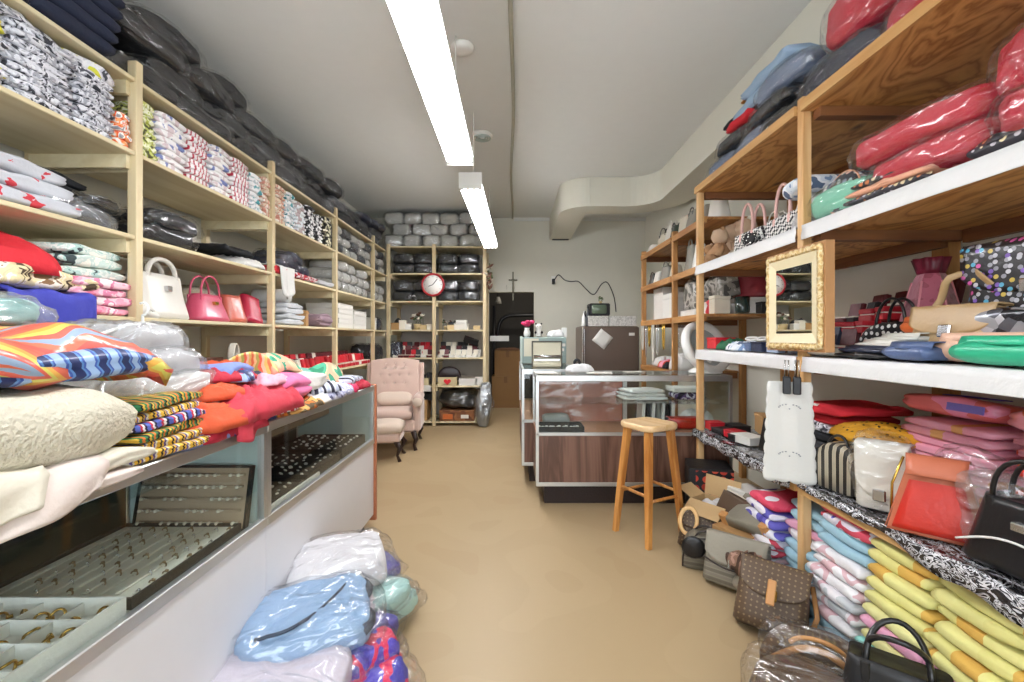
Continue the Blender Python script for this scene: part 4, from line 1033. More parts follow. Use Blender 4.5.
# ================================================================== inside the glass counters
DK_ = .5845
PADW = M('white_velvet', '#e4e4de', .8, var=.03); PADG = M('grey_pad', '#d6d6ca', .8, var=.05); PADT = M('taupe_velvet', '#a8957f', .85, var=.05); PADB = M('black_velvet', '#15181a', .85, var=.1)
def cells(t, w, d, nx, ny, h, m):
    for i in range(1, nx): link('divider', bx(-w/2+w*i/nx-.002, -w/2+w*i/nx+.002, -d/2+.007, d/2-.007, .007, h).me('div', m), t)
    for j in range(1, ny): link('divider', bx(-w/2+.007, w/2-.007, -d/2+d*j/ny-.002, -d/2+d*j/ny+.002, .007, h*.92).me('div', m), t)
ta = tray('jewelry_tray', 'white compartment tray of gold earrings nearest the shop front', (-1.160, .80, DK_), (0, 0, LZ), .64, .40, .05, PADW)
cells(ta, .64, .40, 8, 4, .042, PADW)
ear = MB().tube([(.012*math.cos(a*PI/8), .004*math.sin(a*PI/4), .012+.012*math.sin(a*PI/8)) for a in range(16)], .0028, 6, closed=True).lathe([(0, -.004), (.006, 0), (0, .006)], 8, c=(.014, 0, .02)).me('earring', GOLD)
for j in range(4):
    for i in range(8):
        for s in (-1, 1):
            thing('earring', 'gold drop earring lying in a cell of the white compartment tray', 'earring', (-1.160+.15-.1*j+.02*s, .80-.28+.08*i+.012*s, DK_+.010), (rng.uniform(-.5, .5), .6, rng.uniform(0, 6)), 'gold earrings in the white tray', ear, 1.15)
tb = tray('jewelry_tray', 'pale grey slotted ring tray in a black frame, middle of the near counter', (-1.165, 1.365, DK_), (0, 0, LZ), .46, .41, .036, PADB, floor_m=PADG)
link('slotted_pad', bx(-.222, .222, -.197, .197, .007, .026).me('pad', PADG), tb)
for k in range(9): link('slot', MB().box(-.20, .20, -.185+.044*k-.006, -.185+.044*k+.006, .0265, .032, bev=.004).me('slot', PADG), tb)
ringm = MB().tube([(.009*math.cos(a*PI/9), 0, .009+.009*math.sin(a*PI/9)) for a in range(18)], .0022, 6, closed=True).lathe([(0, .017), (.006, .019), (.004, .024), (0, .026)], 8).me('ring', SILV)
ringd = MB().tube([(.011*math.cos(a*PI/9), 0, .010+.010*math.sin(a*PI/9)) for a in range(18)], .003, 6, closed=True).lathe([(0, .018), (.008, .020), (.006, .026), (0, .028)], 8).me('ring', M('bronze_metal', '#7d6a4c', .35, metal=.7))
for j in range(8):
    for i in range(9):
        if rng.random() < .25: continue
        thing('ring', 'small metal ring standing in the pale grey slotted tray', 'ring', (-1.165+.17-.044*j+.02, 1.17+.047*i, DK_+.024), (0, .3, rng.uniform(-.4, .4)), 'rings in the pale grey tray', ringd if (i+j) % 3 else ringm, .72)
ringb = MB().tube([(.009*math.cos(a*PI/9), 0, .006+.009*math.sin(a*PI/9)) for a in range(18)], .002, 6, closed=True).lathe([(0, .014), (.0075, .017), (.006, .024), (0, .027)], 8).me('ring', M('pearl_gem', '#e6dfcf', .2, coat=.5))
tc = thing('ring_display', 'taupe velvet ring board in a black frame, propped upright in the near counter', 'ring display', (-1.158, 1.615, DK_), (R(-12), 0, 0))
link('board', bx(-.195, .195, -.004, .010, .008, .218).me('board', PADT), tc)
for a in ((-.203, -.195, 0, .226), (.195, .203, 0, .226), (-.195, .195, 0, .008), (-.195, .195, .218, .226)): link('frame_side', bx(a[0], a[1], -.01, .014, a[2], a[3]).me('fs', PADB), tc)
for j in range(5): link('ring_groove', MB().tube([(-.18, -.004, .03+.041*j), (.18, -.004, .03+.041*j)], .005, 6).me('groove', PADT), tc)
mt = Matrix.Translation((-1.158, 1.615, DK_)) @ Euler((R(-12), 0, 0)).to_matrix().to_4x4()
for j in range(5):
    for i in range(13):
        if rng.random() < .2: continue
        thing('ring', 'tiny silver ring set in a groove of the propped taupe board', 'ring', mt @ Vector((-.168+.028*i, -.009, .030+.041*j)), (PI/2-.2, 0, 0), 'rings in the propped taupe board', ringb, 1.0)
td = tray('jewelry_tray', 'dark tray of small jewelry on the rear glass shelf of the near counter', (-1.31, 1.0, .7725), (0, 0, LZ), .55, .18, .03, PADB)
for i in range(26):
    thing('earring', 'small silver earring in the dark tray on the rear glass shelf', 'earring', (-1.31+rng.uniform(-.06, .06), .77+.018*i, .781), (0, .6, rng.uniform(0, 6)), 'earrings in the dark rear tray', ear, .8)
earw = MB().lathe([(0, 0), (.010, .002), (.012, .006), (.007, .010), (0, .011)], 10).me('earring', M('pearl_white', '#efeee8', .25))
for ti, (y0, y1, nm) in enumerate(((1.74, 2.10, 'first'), (2.13, 2.54, 'second'), (2.57, 2.97, 'third'))):
    t = tray('jewelry_tray', f'black tray of white earrings in the counter by the armchair, {nm} from the shop front', (-1.17, (y0+y1)/2, DK_), (0, 0, LZ), y1-y0, .40, .03+.012*ti, PADB)
    link('pad', bx(-(y1-y0)/2+.008, (y1-y0)/2-.008, -.19, .19, .007, .022+.012*ti).me('pad', PADB), t)
    for i in range(7):
        for j in range(7):
            if rng.random() < .12: continue
            thing('earring', f'white pearl earring on the {nm} black tray from the shop front', 'earring', (-1.17-.16+.053*i+rng.uniform(-.01, .01), y0+.035+(y1-y0-.07)*j/6+rng.uniform(-.008, .008), DK_+.0225+.012*ti), (rng.uniform(-.5, .5), rng.uniform(-.5, .5), 0), f'white earrings on the {nm} black tray', earw, rng.uniform(.6, .95))
carton('card_strip', 'white card strip along the front glass beside the first black tray', (-.957, 2.0, DK_), (0, 0, LZ), .46, .012, .03, WBOX, cat='card strip', lid=False)
for i, (y, z) in enumerate(((1.95, .7725), (2.45, .7725), (2.85, .7725))):
    t = tray('jewelry_tray', f'small beige jewelry tray on the rear glass shelf, {ORDC[i]} in the far counter', (-1.31, y, z), (0, 0, LZ), .38, .18, .028, PADT)
    for q in range(14): thing('earring', 'tiny gold earring in a beige tray on the rear glass shelf', 'earring', (-1.31+rng.uniform(-.07, .07), y-.16+.024*q, z+.008), (0, .6, rng.uniform(0, 6)), 'earrings in the beige rear trays', ear, .8)

# ================================================================== clothes heaped on the counters
T_ = .959
lace = M('ivory_lace', '#d6d0bd', .9, var=.03, bump=1.0, bs=95); ivory = M('ivory_fleece', '#d9d3c3', .9, var=.03); blush = M('blush_cloth', '#dccfc8', .9, var=.03)
def g(name, label, cat, me, loc, rot=(0, 0, LZ), group=None): return thing(name, label, cat, loc, rot, group, me)
g('blanket', 'thick ivory lace blanket folded on top of the near counter', 'blanket', slab('blanket', .60, .58, .165, lace, seed=201, amp=.022, layers=1, groove=.10, nx=18, f=6), (-1.155, .78, T_+.066), (R(2), R(3), LZ-.06))
g('blanket', 'smooth ivory blanket folded under the lace blanket', 'blanket', slab('blanket', .62, .62, .034, ivory, seed=202, amp=.016, nx=16), (-1.15, .76, T_+.032), (0, 0, LZ+.05))
g('blanket', 'thin ivory blanket at the bottom of the lace blanket pile', 'blanket', slab('blanket', .60, .60, .030, blush, seed=203, amp=.012, nx=16), (-1.155, .75, T_+.002), (0, 0, LZ-.04))
def tongue(u, v):
    s = v*.26; y = .60+.37*u*(1-.25*v)+.05*v
    wob_ = .010*math.sin(u*8+v*4)
    if s < .10: return (-.96+s, y, T_+.052+wob_-.3*s*s)
    k = s-.10; return (-.868+.02*math.sin(k*9)+wob_, y, T_+.050-k*.52+.25*k*u)
def tongue2(u, v):
    s = v*.20; y = .52+.34*u*(1-.2*v)
    wob_ = .008*math.sin(u*9+v*3+1)
    if s < .10: return (-.955+s, y, T_+.072+wob_-.3*s*s)
    k = s-.10; return (-.852+.02*math.sin(k*9)+wob_, y, T_+.070-k*.75+.2*k*u)
g('draped_cloth', 'ivory fleece fold overhanging the counter edge above the blush cloth end', 'cloth', sheet('tongue', tongue2, 16, 18, ivory, .016), (0, 0, 0), (0, 0, 0))
g('draped_cloth', 'blush ivory cloth end hanging over the near counter edge', 'cloth', sheet('tongue', tongue, 16, 18, blush, .016), (0, 0, 0), (0, 0, 0))
p_carn = M('carnival_print', '#e8663f', .55, 'saw', ['#cf5540', '#d2634a', '#d9a548', '#cfc860', '#d25a4a', '#8fa6c0', '#d46648', '#c04c40'], 4.6, st=(.9, 1.6, .6), dist=2.2, coat=.5, bump=.5, bs=40, var=.05)
p_bstr = M('blue_stripe_print', '#3f5aa0', .6, 'wave', ['#24305e', '#5a86c0', '#3a56a0', '#98b4d8'], 5, st=(1, .6, 3), dist=3., coat=.4, var=.08)
def carn(u, v):
    x, y = (u-.5), (v-.5)
    ol = 1+.10*math.sin(7*u)+.06*math.sin(9*v)
    r_ = max(abs(x)*2, abs(y)*2)
    return (-1.155+.46*-y*ol, .965+.46*x*ol, 1.30+.018*math.sin(u*11+v*6)+.014*math.sin(v*13)-.09*r_**4)
g('beach_towel', 'bright orange, yellow and blue patterned towel on top of the ivory blankets', 'towel', sheet('towel', carn, 26, 26, p_carn, .05), (0, 0, 0), (0, 0, 0))
g('folded_shirt', 'blue patterned garment folded under the orange towel', 'shirt', slab('bl', .44, .42, .06, p_bstr, seed=206, amp=.018), (-1.13, .97, T_+.232), (R(2), 0, LZ))
bagged_mesh('teal', .40, .34, .07, M('teal_cloth', '#7fb0ac', .7), FILMH, seed=207, ex=.5)
bagged('teal', 'teal garment in silvery plastic behind the orange towel', (-1.40, 1.02, 1.30), (0, 0, LZ), None)
bagged_mesh('gw', .42, .36, .09, M('soft_white', '#cfcecb', .85, var=.05), FILMH, seed=208, ex=.42, flap=.05)
bagged_mesh('gb', .34, .34, .085, M('soft_grey', '#b9babd', .85, var=.08), FILMH, seed=209, ex=.42)
lyr = (('gw', 0, 'lowest'), ('gw', .088, 'second from the bottom'), ('gb', .172, 'third from the bottom'), ('gb', .25, 'topmost'))
for i, (k, z, nm) in enumerate(lyr):
    bagged(k, f'pale grey garment in milky plastic, {nm} beside the orange towel', (-1.17-.03*i, 1.48-.01*i, T_+.012+z), (R(-2), R(3), LZ+.1*(i % 2)), None, scale=(1-.10*i, 1-.06*i, 1))
hk = thing('clothes_hanger', 'white plastic clothes hanger hook sticking out of the milky plastic pile', 'hanger', (-1.19, 1.45, 1.325))
link('hook', MB().tube([(.0, 0, 0), (0, 0, .025)]+[(.018*math.cos(a)-.018+.018, .0, .045+.02*math.sin(a)) for a in [(-PI/2+i*PI/7) for i in range(9)]], .004, 8).me('hook', WPL), hk)
link('hanger_bar', MB().tube([(-.0, -.17, -.045), (0, -.05, -.006), (0, 0, 0), (0, .05, -.006), (0, .17, -.045)], .006, 8).me('bar', WPL), hk)
p_str = M('yellow_stripe_print', '#d8b040', .8, 'saw', ['#e0b23c', '#e0b23c', '#1f1c22', '#e0b23c', '#5a4a8c', '#d8d2c4'], 5, st=(2, .6, 1), dist=2., var=.05)
p_str2 = M('green_stripe_print', '#3f8a5a', .8, 'saw', ['#2f7a4c', '#e07a34', '#2f7a4c', '#1f2022', '#d8b040'], 5, st=(2, .5, 1), dist=2., var=.05)
p_str3 = M('red_blue_stripe_print', '#4a5aa8', .8, 'saw', ['#5060b0', '#5060b0', '#c03040', '#e8e0e0', '#22203a'], 5, st=(2, .5, 1), dist=2., var=.05)
for i, m in enumerate((p_str, p_str, p_str2, p_str3, p_str, p_str2)):
    nm = ('yellow', 'yellow', 'green and orange', 'blue and red', 'golden', 'dark green')[i]
    g('folded_scarf', f'{nm} striped knit scarf, {ordl(i, 6)} of the striped pile', 'scarf', slab('sc', .25, .28, .026, m, seed=210+i, amp=.012, f=14), (-1.05-.008*i, 1.245+.012*(i % 2), T_+.002+.0255*i), (0, R(-2), LZ-.1+.06*(i % 3)), None)
org = M('orange_jersey', '#c4502c', .75, var=.12); coral = M('coral_jersey', '#c23a4a', .75, var=.10); crims = M('crimson_jersey', '#a81e34', .7, var=.12)
peri = M('periwinkle_cotton', '#7f92cc', .8, var=.06); hot = M('pink_cotton', '#e07aa8', .8, var=.05); slate = M('slate_jersey', '#4a4e5c', .85, var=.08); navyj = M('navy_jersey', '#2a3566', .8, var=.1)
p_zig = M('zigzag_print', '#d8c060', .8, 'saw', ['#e8d878', '#e88a58', '#f0e4a0', '#b8cc68', '#e87a58', '#efe2b8'], 7, st=(.6, .6, 2.4), dist=3., var=.03)
p_flor = M('green_floral_print', '#3f9a78', .75, 'noise', ['#2f8a68', '#4aa885', '#efc4a0', '#e8b090', '#3a9a78', '#f2dcc4'], 5.5, dist=.8, var=.04)
p_lav = M('lavender_print', '#b6b8d4', .8, 'noise', ['#6a6a8c', '#b9bbd8', '#d8d8e6', '#a4a8cc', '#e4e2ea'], 12, dist=1., var=.04)
p_wn = M('white_navy_stripe', '#d4d8e6', .8, 'wave', ['#3a3a4c', '#d8dcea', '#dfe2ee', '#c0c8de'], 6, dist=1.5, var=.03)
p_mag = M('magenta_print', '#c8305c', .8, 'noise', ['#a82048', '#d83a68', '#c82a50', '#f0d8dc'], 14, var=.06)
G_ = [  # name, desc, cat, mat, X, y, z, along, deep, h, seed, kind, folds
    ('rumpled_shirt', 'navy garment lying flat under the coral heap', 'shirt', navyj, -1.10, 1.60, 0, .46, .40, .05, 220, 'h', 4),
    ('rumpled_shirt', 'orange and brown garment under the grey plastic pile', 'shirt', org, -1.02, 1.46, .03, .36, .26, .09, 221, 'h', 6),
    ('rumpled_shirt', 'bright red garment spilling toward the counter edge', 'shirt', crims, -.985, 1.50, .0, .40, .20, .085, 222, 'h', 6),
    ('rumpled_shirt', 'periwinkle blue garment trailing along the counter edge', 'shirt', peri, -.97, 1.42, .0, .42, .14, .04, 223, 'h', 5),
    ('rumpled_shirt', 'coral pink garment heaped at the counter join', 'shirt', coral, -1.02, 1.72, .03, .46, .34, .14, 224, 'h', 8),
    ('rumpled_shirt', 'orange garment heaped beside the zigzag hat', 'shirt', org, -1.19, 1.74, .10, .34, .34, .15, 225, 'h', 7),
    ('rumpled_shirt', 'dark blue garment peeking out under the orange heap', 'shirt', navyj, -1.17, 1.82, .03, .40, .34, .10, 226, 'h', 5),
    ('folded_shirt', 'periwinkle folded cotton top between grey plastic and pink fold', 'shirt', peri, -1.12, 1.70, .15, .18, .22, .07, 227, 's', 0),
    ('folded_towel', 'rose pink cotton towel folded thickly, on the counter clothes', 'towel', hot, -1.08, 1.99, .045, .33, .30, .105, 228, 's', 2),
    ('rumpled_shirt', 'brown and orange print garment under the pink towel', 'shirt', M('rust_print', '#a85a2c', .8, 'noise', ['#8a4420', '#c8742c', '#5a4a30', '#d8a860'], 14), -1.05, 1.98, .0, .44, .30, .055, 229, 'h', 6),
    ('rumpled_shirt', 'slate grey t-shirt between zigzag hat and white shirt', 'shirt', slate, -1.22, 2.10, .08, .40, .34, .12, 230, 'h', 2),
    ('folded_shirt', 'plain white folded shirt beside the pink towel', 'shirt', m_wht, -1.08, 2.22, .06, .20, .28, .085, 231, 's', 0),
    ('rumpled_shirt', 'white shirt tip under the pink towel at the counter edge', 'shirt', m_wht, -1.0, 2.16, .0, .26, .18, .055, 232, 'h', 4),
    ('rumpled_shirt', 'lavender grey print garment heaped at the counter edge', 'shirt', p_lav, -1.04, 2.42, .0, .40, .30, .095, 233, 'h', 8),
    ('rumpled_shirt', 'dark teal garment under the floral scarf', 'shirt', M('dark_teal', '#2a6a5c', .8), -1.18, 2.55, .02, .40, .34, .09, 234, 'h', 4),
    ('rumpled_shirt', 'magenta garment between the lavender and striped ones', 'shirt', p_mag, -1.04, 2.66, .0, .26, .26, .065, 235, 'h', 7),
    ('folded_shirt', 'white and navy striped shirt at the armchair end', 'shirt', p_wn, -1.12, 2.80, .0, .28, .32, .08, 236, 's', 1),
    ('rumpled_shirt', 'crimson and white garment at the very end of the counter', 'shirt', crims, -1.01, 2.86, .0, .22, .18, .06, 237, 'h', 7)]
for (nm, desc, cat, m, X, y, z, w_, d_, h_, sd_, kd, fo) in G_:
    me = heap('gh', w_, d_, h_, m, seed=sd_, folds=fo, amp=.035) if kd == 'h' else slab('gs', w_, d_, h_, m, seed=sd_, amp=.014, layers=max(1, fo))
    g(nm, desc, cat, me, (X, y, T_+.001+z), (0, 0, LZ+rng.uniform(-.2, .2)))
for (nm, desc, cat, m, X, y, z, w_, d_, h_, sd_, fo) in (
    ('rumpled_shirt', 'white and scarlet striped scrap at the counter edge below the coral heap', 'shirt', M('scarlet_white_stripe', '#e8e0e0', .8, 'saw', ['#c42a3c', '#ece6e6', '#ece6e6', '#c42a3c'], 8, dist=3.), -.96, 1.80, .02, .20, .14, .07, 261, 7),
    ('rumpled_shirt', 'small rust orange scrap over the bright red garment', 'shirt', org, -1.03, 1.55, .11, .20, .16, .06, 262, 8),
    ('rumpled_shirt', 'dark crimson scrap between grey plastic pile and coral heap', 'shirt', crims, -1.08, 1.66, .16, .22, .18, .06, 263, 8),
    ('rumpled_shirt', 'blue and white print scrap beside the periwinkle folded top', 'shirt', p_bstr, -1.04, 1.70, .155, .14, .12, .045, 264, 7),
    ('rumpled_shirt', 'pale pink scrap on the coral heap near the pink towel', 'shirt', M('pale_pink_cotton', '#e8a8b8', .8), -1.0, 1.83, .13, .18, .14, .05, 265, 7),
    ('rumpled_shirt', 'white print scrap in front of the lavender garment', 'shirt', p_wn, -.99, 2.30, .04, .18, .16, .06, 266, 7),
    ('rumpled_shirt', 'mint green scrap lying behind the white folded shirt', 'shirt', M('mint_cotton', '#8cc4b4', .8), -1.16, 2.32, .10, .22, .18, .08, 267, 6)):
    g(nm, desc, cat, heap('gh', w_, d_, h_, m, seed=sd_, folds=fo, amp=.03), (X, y, T_+.001+z), (0, 0, LZ+rng.uniform(-.5, .5)))
def spill(u, v):
    y = 1.47+.26*u; s = v*.2
    if s < .10: return (-1.0+s, y, T_+.075-.2*s+.012*math.sin(u*15))
    k = s-.1; return (-.900+.008*math.sin(u*11), y+.03*math.sin(u*9)*k*10*.3, T_+.055-k*(.55+.35*math.sin(u*5.1+.6)))
g('draped_shirt', 'bright coral sleeve hanging over the counter edge at the join', 'shirt', sheet('spill', spill, 18, 14, coral, .012), (0, 0, 0), (0, 0, 0))
def scarf(u, v):
    y = 2.02+.78*u; a = (v-.5)
    return (-1.16+.12*u*.6-a*.20*(1-.3*u), y, T_+.235-.13*u+.03*math.sin(u*9)+.02*math.sin(v*6+u*5)-.35*a*a)
g('floral_scarf', 'green and peach floral scarf draped along the clothes heap', 'scarf', sheet('scarf', scarf, 30, 14, p_flor, .022), (0, 0, 0), (0, 0, 0))
# zigzag patterned sun hat: half a brim standing on edge
ht = thing('sun_hat', 'zigzag patterned yellow and green cloth hat standing on its brim', 'hat', (-1.16, 1.93, T_+.10), (R(8), R(-20), LZ-.5))
link('hat_brim', sheet('brim', lambda u, v: ((.07+.095*v)*math.cos(PI*u), -.03*v+.012*math.sin(u*9), (.07+.095*v)*math.sin(PI*u)), 24, 8, p_zig, .004), ht)
link('hat_crown', sheet('crown', lambda u, v: (.072*(1-.35*v)*math.cos(PI*u), .10*v, .072*(1-.35*v)*math.sin(PI*u)+.004), 18, 8, p_zig, .004), ht)
def back(u, v): return (-1.36-.10*v+.02*math.sin(u*8), 1.35+1.45*u, T_+.01+.12*(1-v)+.02*math.sin(u*23+v*4))
for i, (y, m, nm) in enumerate(((1.32, navyj, 'dark navy'), (1.75, crims, 'deep red'), (2.15, p_lav, 'lavender'), (2.5, m_gryw, 'pale grey'))):
    g('rumpled_shirt', f'{nm} garment along the rear edge of the counter clothes heap', 'shirt', heap('bk', .42, .24, .13, m, seed=250+i, folds=5), (-1.36, y, T_+.001), (0, 0, LZ))

# ================================================================== bagged clothes on the floor by the counter
for key, w_, d_, h_, m, f, sd_, ex in (('fw', .40, .30, .13, M('white_sweat', '#d9d8dc', .85, var=.03), FILM, 301, .45), ('fb', .44, .36, .15, M('sky_knit', '#8faed0', .85, var=.05), FILM, 302, .42), ('fl', .46, .34, .12, M('lilac_white', '#d3ccd8', .85, var=.06), FILM, 303, .42),
                                      ('fd', .44, .34, .10, M('denim_blue', '#5a7ec0', .85, var=.08), FILM, 304, .42), ('fp', .36, .22, .10, M('violet_knit', '#5c5aa8', .85, var=.1), FILM, 305, .42), ('fm', .30, .20, .075, M('mint_knit', '#a9d0cc', .85, var=.06), FILM, 306, .42),
                                      ('fr', .30, .22, .12, M('violet_pink', '#6a4ab0', .8, 'noise', ['#3f3aa8', '#5a50c0', '#e0305c', '#4a48b0'], 7, var=.05), FILM, 307, .5)):
    bagged_mesh(key, w_, d_, h_, m, f, seed=sd_, ex=ex, amp=.018, flap=.07)
Q = [('fd', 'dark blue bagged garment hidden at the base of the floor heap', -.72, 1.80, .0, .2, 0, 1.1), ('fp', 'violet bagged garment at the aisle side of the floor heap', -.56, 1.74, .09, 1.25, R(14), 1), ('fm', 'mint folded garment in clear plastic on the aisle side of the floor heap', -.55, 1.98, .14, 1.1, R(12), 1),
     ('fm', 'aqua bagged garment under the mint one on the floor heap', -.53, 2.02, .06, 1.0, R(8), 1), ('fl', 'lilac white bagged garment low in the middle of the floor heap', -.74, 1.78, .10, .1, 0, 1), ('fb', 'sky blue bagged sweater with dark trim line, centre of the floor heap', -.70, 1.70, .185, .35, R(-8), .95),
     ('fw', 'white bagged sweatshirt topping the floor heap beside the counter', -.72, 2.02, .25, .45, R(-4), 1), ('fp', 'violet and white striped bagged garment behind the mint one', -.60, 2.10, .20, .9, R(6), .7), ('fl', 'lilac bagged garment at the front of the floor heap', -.71, 1.47, .12, -.05, 0, .92),
     ('fd', 'denim blue bagged garment lowest at the front of the floor heap', -.78, 1.45, .0, .1, 0, 1), ('fr', 'violet and hot pink bagged garment at the front corner of the floor heap', -.47, 1.58, .0, .4, 0, 1), ('fr', 'small violet and pink bagged roll on the front corner of the floor heap', -.48, 1.66, .10, .9, R(10), .75)]
for (k, lb, X, y, z, rz, ry, s) in Q:
    o = bagged(k, lb, (X-.05, y-.03, z*.84+.003), (R(4)*(1 if z > .1 else 0), ry*.4, rz), None, scale=(s, s, s))
    if k == 'fb':
        link('trim_line', sheet('tl', lambda u, v: (-.16+.30*u, -.14+.20*u-.10*math.sin(u*PI)+.014*v, .169-.03*abs(u-.5)-.006*(u<.1)), 14, 2, M('slate_trim', '#3c4654', .8), .006), o)
        link('collar', MB().tube([(.17+.02*math.sin(i), -.14+.03*i, .09) for i in range(10)], (.03, .06), 8).me('collar', M('slate_trim2', '#4a505c', .8)), o)

# ================================================================== right shelving: top board
Z1, Z2, Z3, Z4 = RS[0]+.003, RS[1]+.012, RS[2]+.012, RS[3]+.003
jean = M('pale_denim', '#8fa6bd', .8, var=.1); slb = M('slate_blue_knit', '#74839c', .85, var=.15)
redk = M('red_knit', '#b8283c', .85, var=.12)
for key, w_, d_, h_, m, f, sd_, ex in (('rk', .54, .48, .22, redk, FILM, 401, .5), ('rk2', .46, .44, .15, redk, FILM, 402, .45), ('nv', .46, .46, .17, navyk, FILM, 403, .45), ('sl', .40, .46, .12, slb, FILM, 404, .42), ('bk', .40, .46, .09, charc, FILM, 405, .42),
                                      ('mt', .36, .40, .14, M('mint_jersey', '#7cc4a8', .85, var=.05), FILM, 406, .5)):
    bagged_mesh(key, w_, d_, h_, m, f, seed=sd_, ex=ex, amp=.018, flap=.05)
XB = XS+.27
for (k, lb, X, y, z, rz, rx) in (('nv', 'navy bagged sweater at the middle post on the very top right shelf', XB, 1.99, 0, .05, 0), ('rk2', 'crimson bagged sweater low at the edge of the very top right shelf', XB-.02, 1.50, 0, -.1, 0), ('rk', 'big shiny crimson bagged sweater highest on the very top right shelf', XB, 1.80, .165, .08, 0),
    ('rk2', 'crimson bagged sweater nearest the shop front on the very top right shelf', XB, 1.08, 0, 0, 0), ('rk', 'large crimson bagged sweater upper nearest the shop front, top right shelf', XB, 1.22, .15, .1, 0),
    ('sl', 'slate blue bagged garment at the far end of the top right shelf', XB, 3.05, 0, .1, 0), ('sl', 'slate blue bagged garment halfway along the far top right bay', XB, 2.68, 0, -.05, 0), ('bk', 'charcoal bagged garment past the middle post, top right shelf', XB, 2.36, 0, .1, 0),
    ('bk', 'charcoal bagged garment on the slate blue ones, far top right bay', XB, 2.90, .125, .05, 0), ('bk', 'black bagged garment second layer past the middle post, top right shelf', XB, 2.50, .125, -.05, 0), ('sl', 'grey blue bagged garment third layer past the middle post, top right shelf', XB, 2.42, .215, .06, 0)):
    bagged(k, lb, (X, y, Z1+z), (rx, 0, RZ+rz), None)
g('folded_shirt', 'red folded top squeezed among charcoal bags, far top right bay', 'shirt', slab('rt', .26, .42, .05, m_red, seed=410, amp=.012), (XB-.03, 2.80, Z1+.218), (0, 0, RZ))
g('folded_jeans', 'pale blue jeans folded above the charcoal bags, top right shelf', 'jeans', slab('jn', .46, .44, .075, jean, seed=411, amp=.014), (XB, 2.52, Z1+.335), (0, 0, RZ))
g('folded_jeans', 'second pale blue jeans on the far heap of the top right shelf', 'jeans', slab('jn', .42, .44, .07, jean, seed=412, amp=.014), (XB+.01, 2.66, Z1+.27), (0, R(-4), RZ+.1))
g('folded_vest', 'black vest with an orange edge slanting on the far top right heap', 'vest', slab('vs', .40, .40, .05, charc, seed=413, amp=.012), (XB, 2.84, Z1+.265), (0, R(6), RZ+.05))
ob = thing('suit_hanger', 'orange wooden clothes hanger lying along the far top right heap', 'hanger', (XB-.14, 2.66, Z1+.42), (0, R(10), RZ))
link('hanger_arm', MB().tube([(-.22, 0, -.055), (-.1, 0, -.012), (0, 0, .0), (.1, 0, -.012), (.22, 0, -.055)], (.006, .014), 8).me('arm', M('orange_wood', '#c8812c', .4)), ob)
link('hook', MB().tube([(0, 0, 0), (0, .03, .02), (0, .05, .01)], .003, 6).me('hook', SILV), ob)
# ================================================================== second shelf (white paper)
for (k, lb, X, y, z, rz, s) in (('rk2', 'crimson bagged sweater lower of the pair on the second right shelf', XB-.03, 1.55, .03, 0, (1.0, 1, .75)), ('rk2', 'crimson bagged sweater upper of the pair on the second right shelf', XB-.02, 1.62, .14, .06, (1.12, 1, .85)),
    ('rk2', 'crimson bagged sweater lower at the shop front end, second right shelf', XB-.03, 1.12, .03, .1, (.9, 1, .9)), ('rk', 'crimson bagged sweater upper at the shop front end, second right shelf', XB, 1.16, .165, -.1, (.8, .9, .9)),
    ('mt', 'mint green bagged jersey beside the middle post on the second right shelf', XB-.06, 1.93, .0, 0, (1, 1, .95))):
    bagged(k, lb, (X, y, Z2+z), (0, 0, RZ+rz), None, scale=s)
g('rumpled_shirt', 'black jersey bundled behind the mint green bag', 'shirt', heap('bj', .40, .26, .30, charc, seed=420, folds=4), (XB+.11, 1.90, Z2), (0, 0, RZ))
ptile = M('dark_tile_print', '#2c2f38', .5, 'dots', ['#9fb2b0', '#c8a89c', '#7a8a9c', '#b8c8c4'], 30, thr=.33, d2=True, coat=.3, var=.03)
pt = thing('round_pouch', 'round dark pouch with pale square print on the second right shelf', 'pouch', (XS+.045, 1.90, Z2+.085), (R(80), R(12), RZ))
link('pouch_body', MB().lathe([(0, -.012), (.075, -.012), (.088, 0), (.075, .012), (0, .014)], 28).me('pb', ptile), pt)
link('piping', MB().tube([(.088*math.cos(a*PI/16), .088*math.sin(a*PI/16), 0) for a in range(32)], .004, 6, closed=True).me('pp', M('peach_leather', '#d8a688', .5)), pt)
pdot = M('dark_diamond_print', '#26242c', .5, 'dots', ['#d8c8a0', '#c87a4c', '#b8b4bc'], 34, thr=.33, coat=.3, var=.03); peach = leather('peach', '#dba184', .5)
for i, (X, y, m, nm) in enumerate(((XS+.085, 1.68, pdot, 'dark diamond print'), (XS+.085, 1.66, peach, 'peach leather'), (XS+.09, 1.63, pdot, 'dark dotted'))):
    clutch('wallet', f'{nm} flat long wallet, {ordl(i, 3)} of three under the crimson bags', (X, y, Z2+.002+.026*i), (0, R(1), RZ+.04*i), .36, .14, .024, m, seed=i, cat='wallet')
clutch('wallet', 'small dark print wallet in clear plastic at the white shelf edge', (XS+.08, 1.28, Z2+.002), (0, 0, RZ), .16, .12, .04, pdot, cat='wallet')
clutch('wallet', 'cream and brown wallet next to the small dark print one', (XS+.08, 1.13, Z2+.002), (0, 0, RZ), .14, .12, .035, leather('buff', '#c9a987', .5), cat='wallet')
hound = M('houndstooth_print', '#d0cdc8', .7, 'check', ['#26262a', '#d8d6d2'], 62, rot=(0, .78, .5), var=.02)
pinkh = leather('blush', '#d3a9a0', .45)
for i, (y, nm) in enumerate(((2.74, 'nearer the counter'), (2.38, 'nearer the middle post'))):
    tote('tote_bag', f'black and white check tote with tall blush handles, {nm}', (XS+.12, y, Z2), (0, 0, RZ), .31, .11, .115, hound, pinkh, top=1.0, dt=.8, hh=.185, hw=.42, hr=.009, cat='tote bag', seed=430+i)
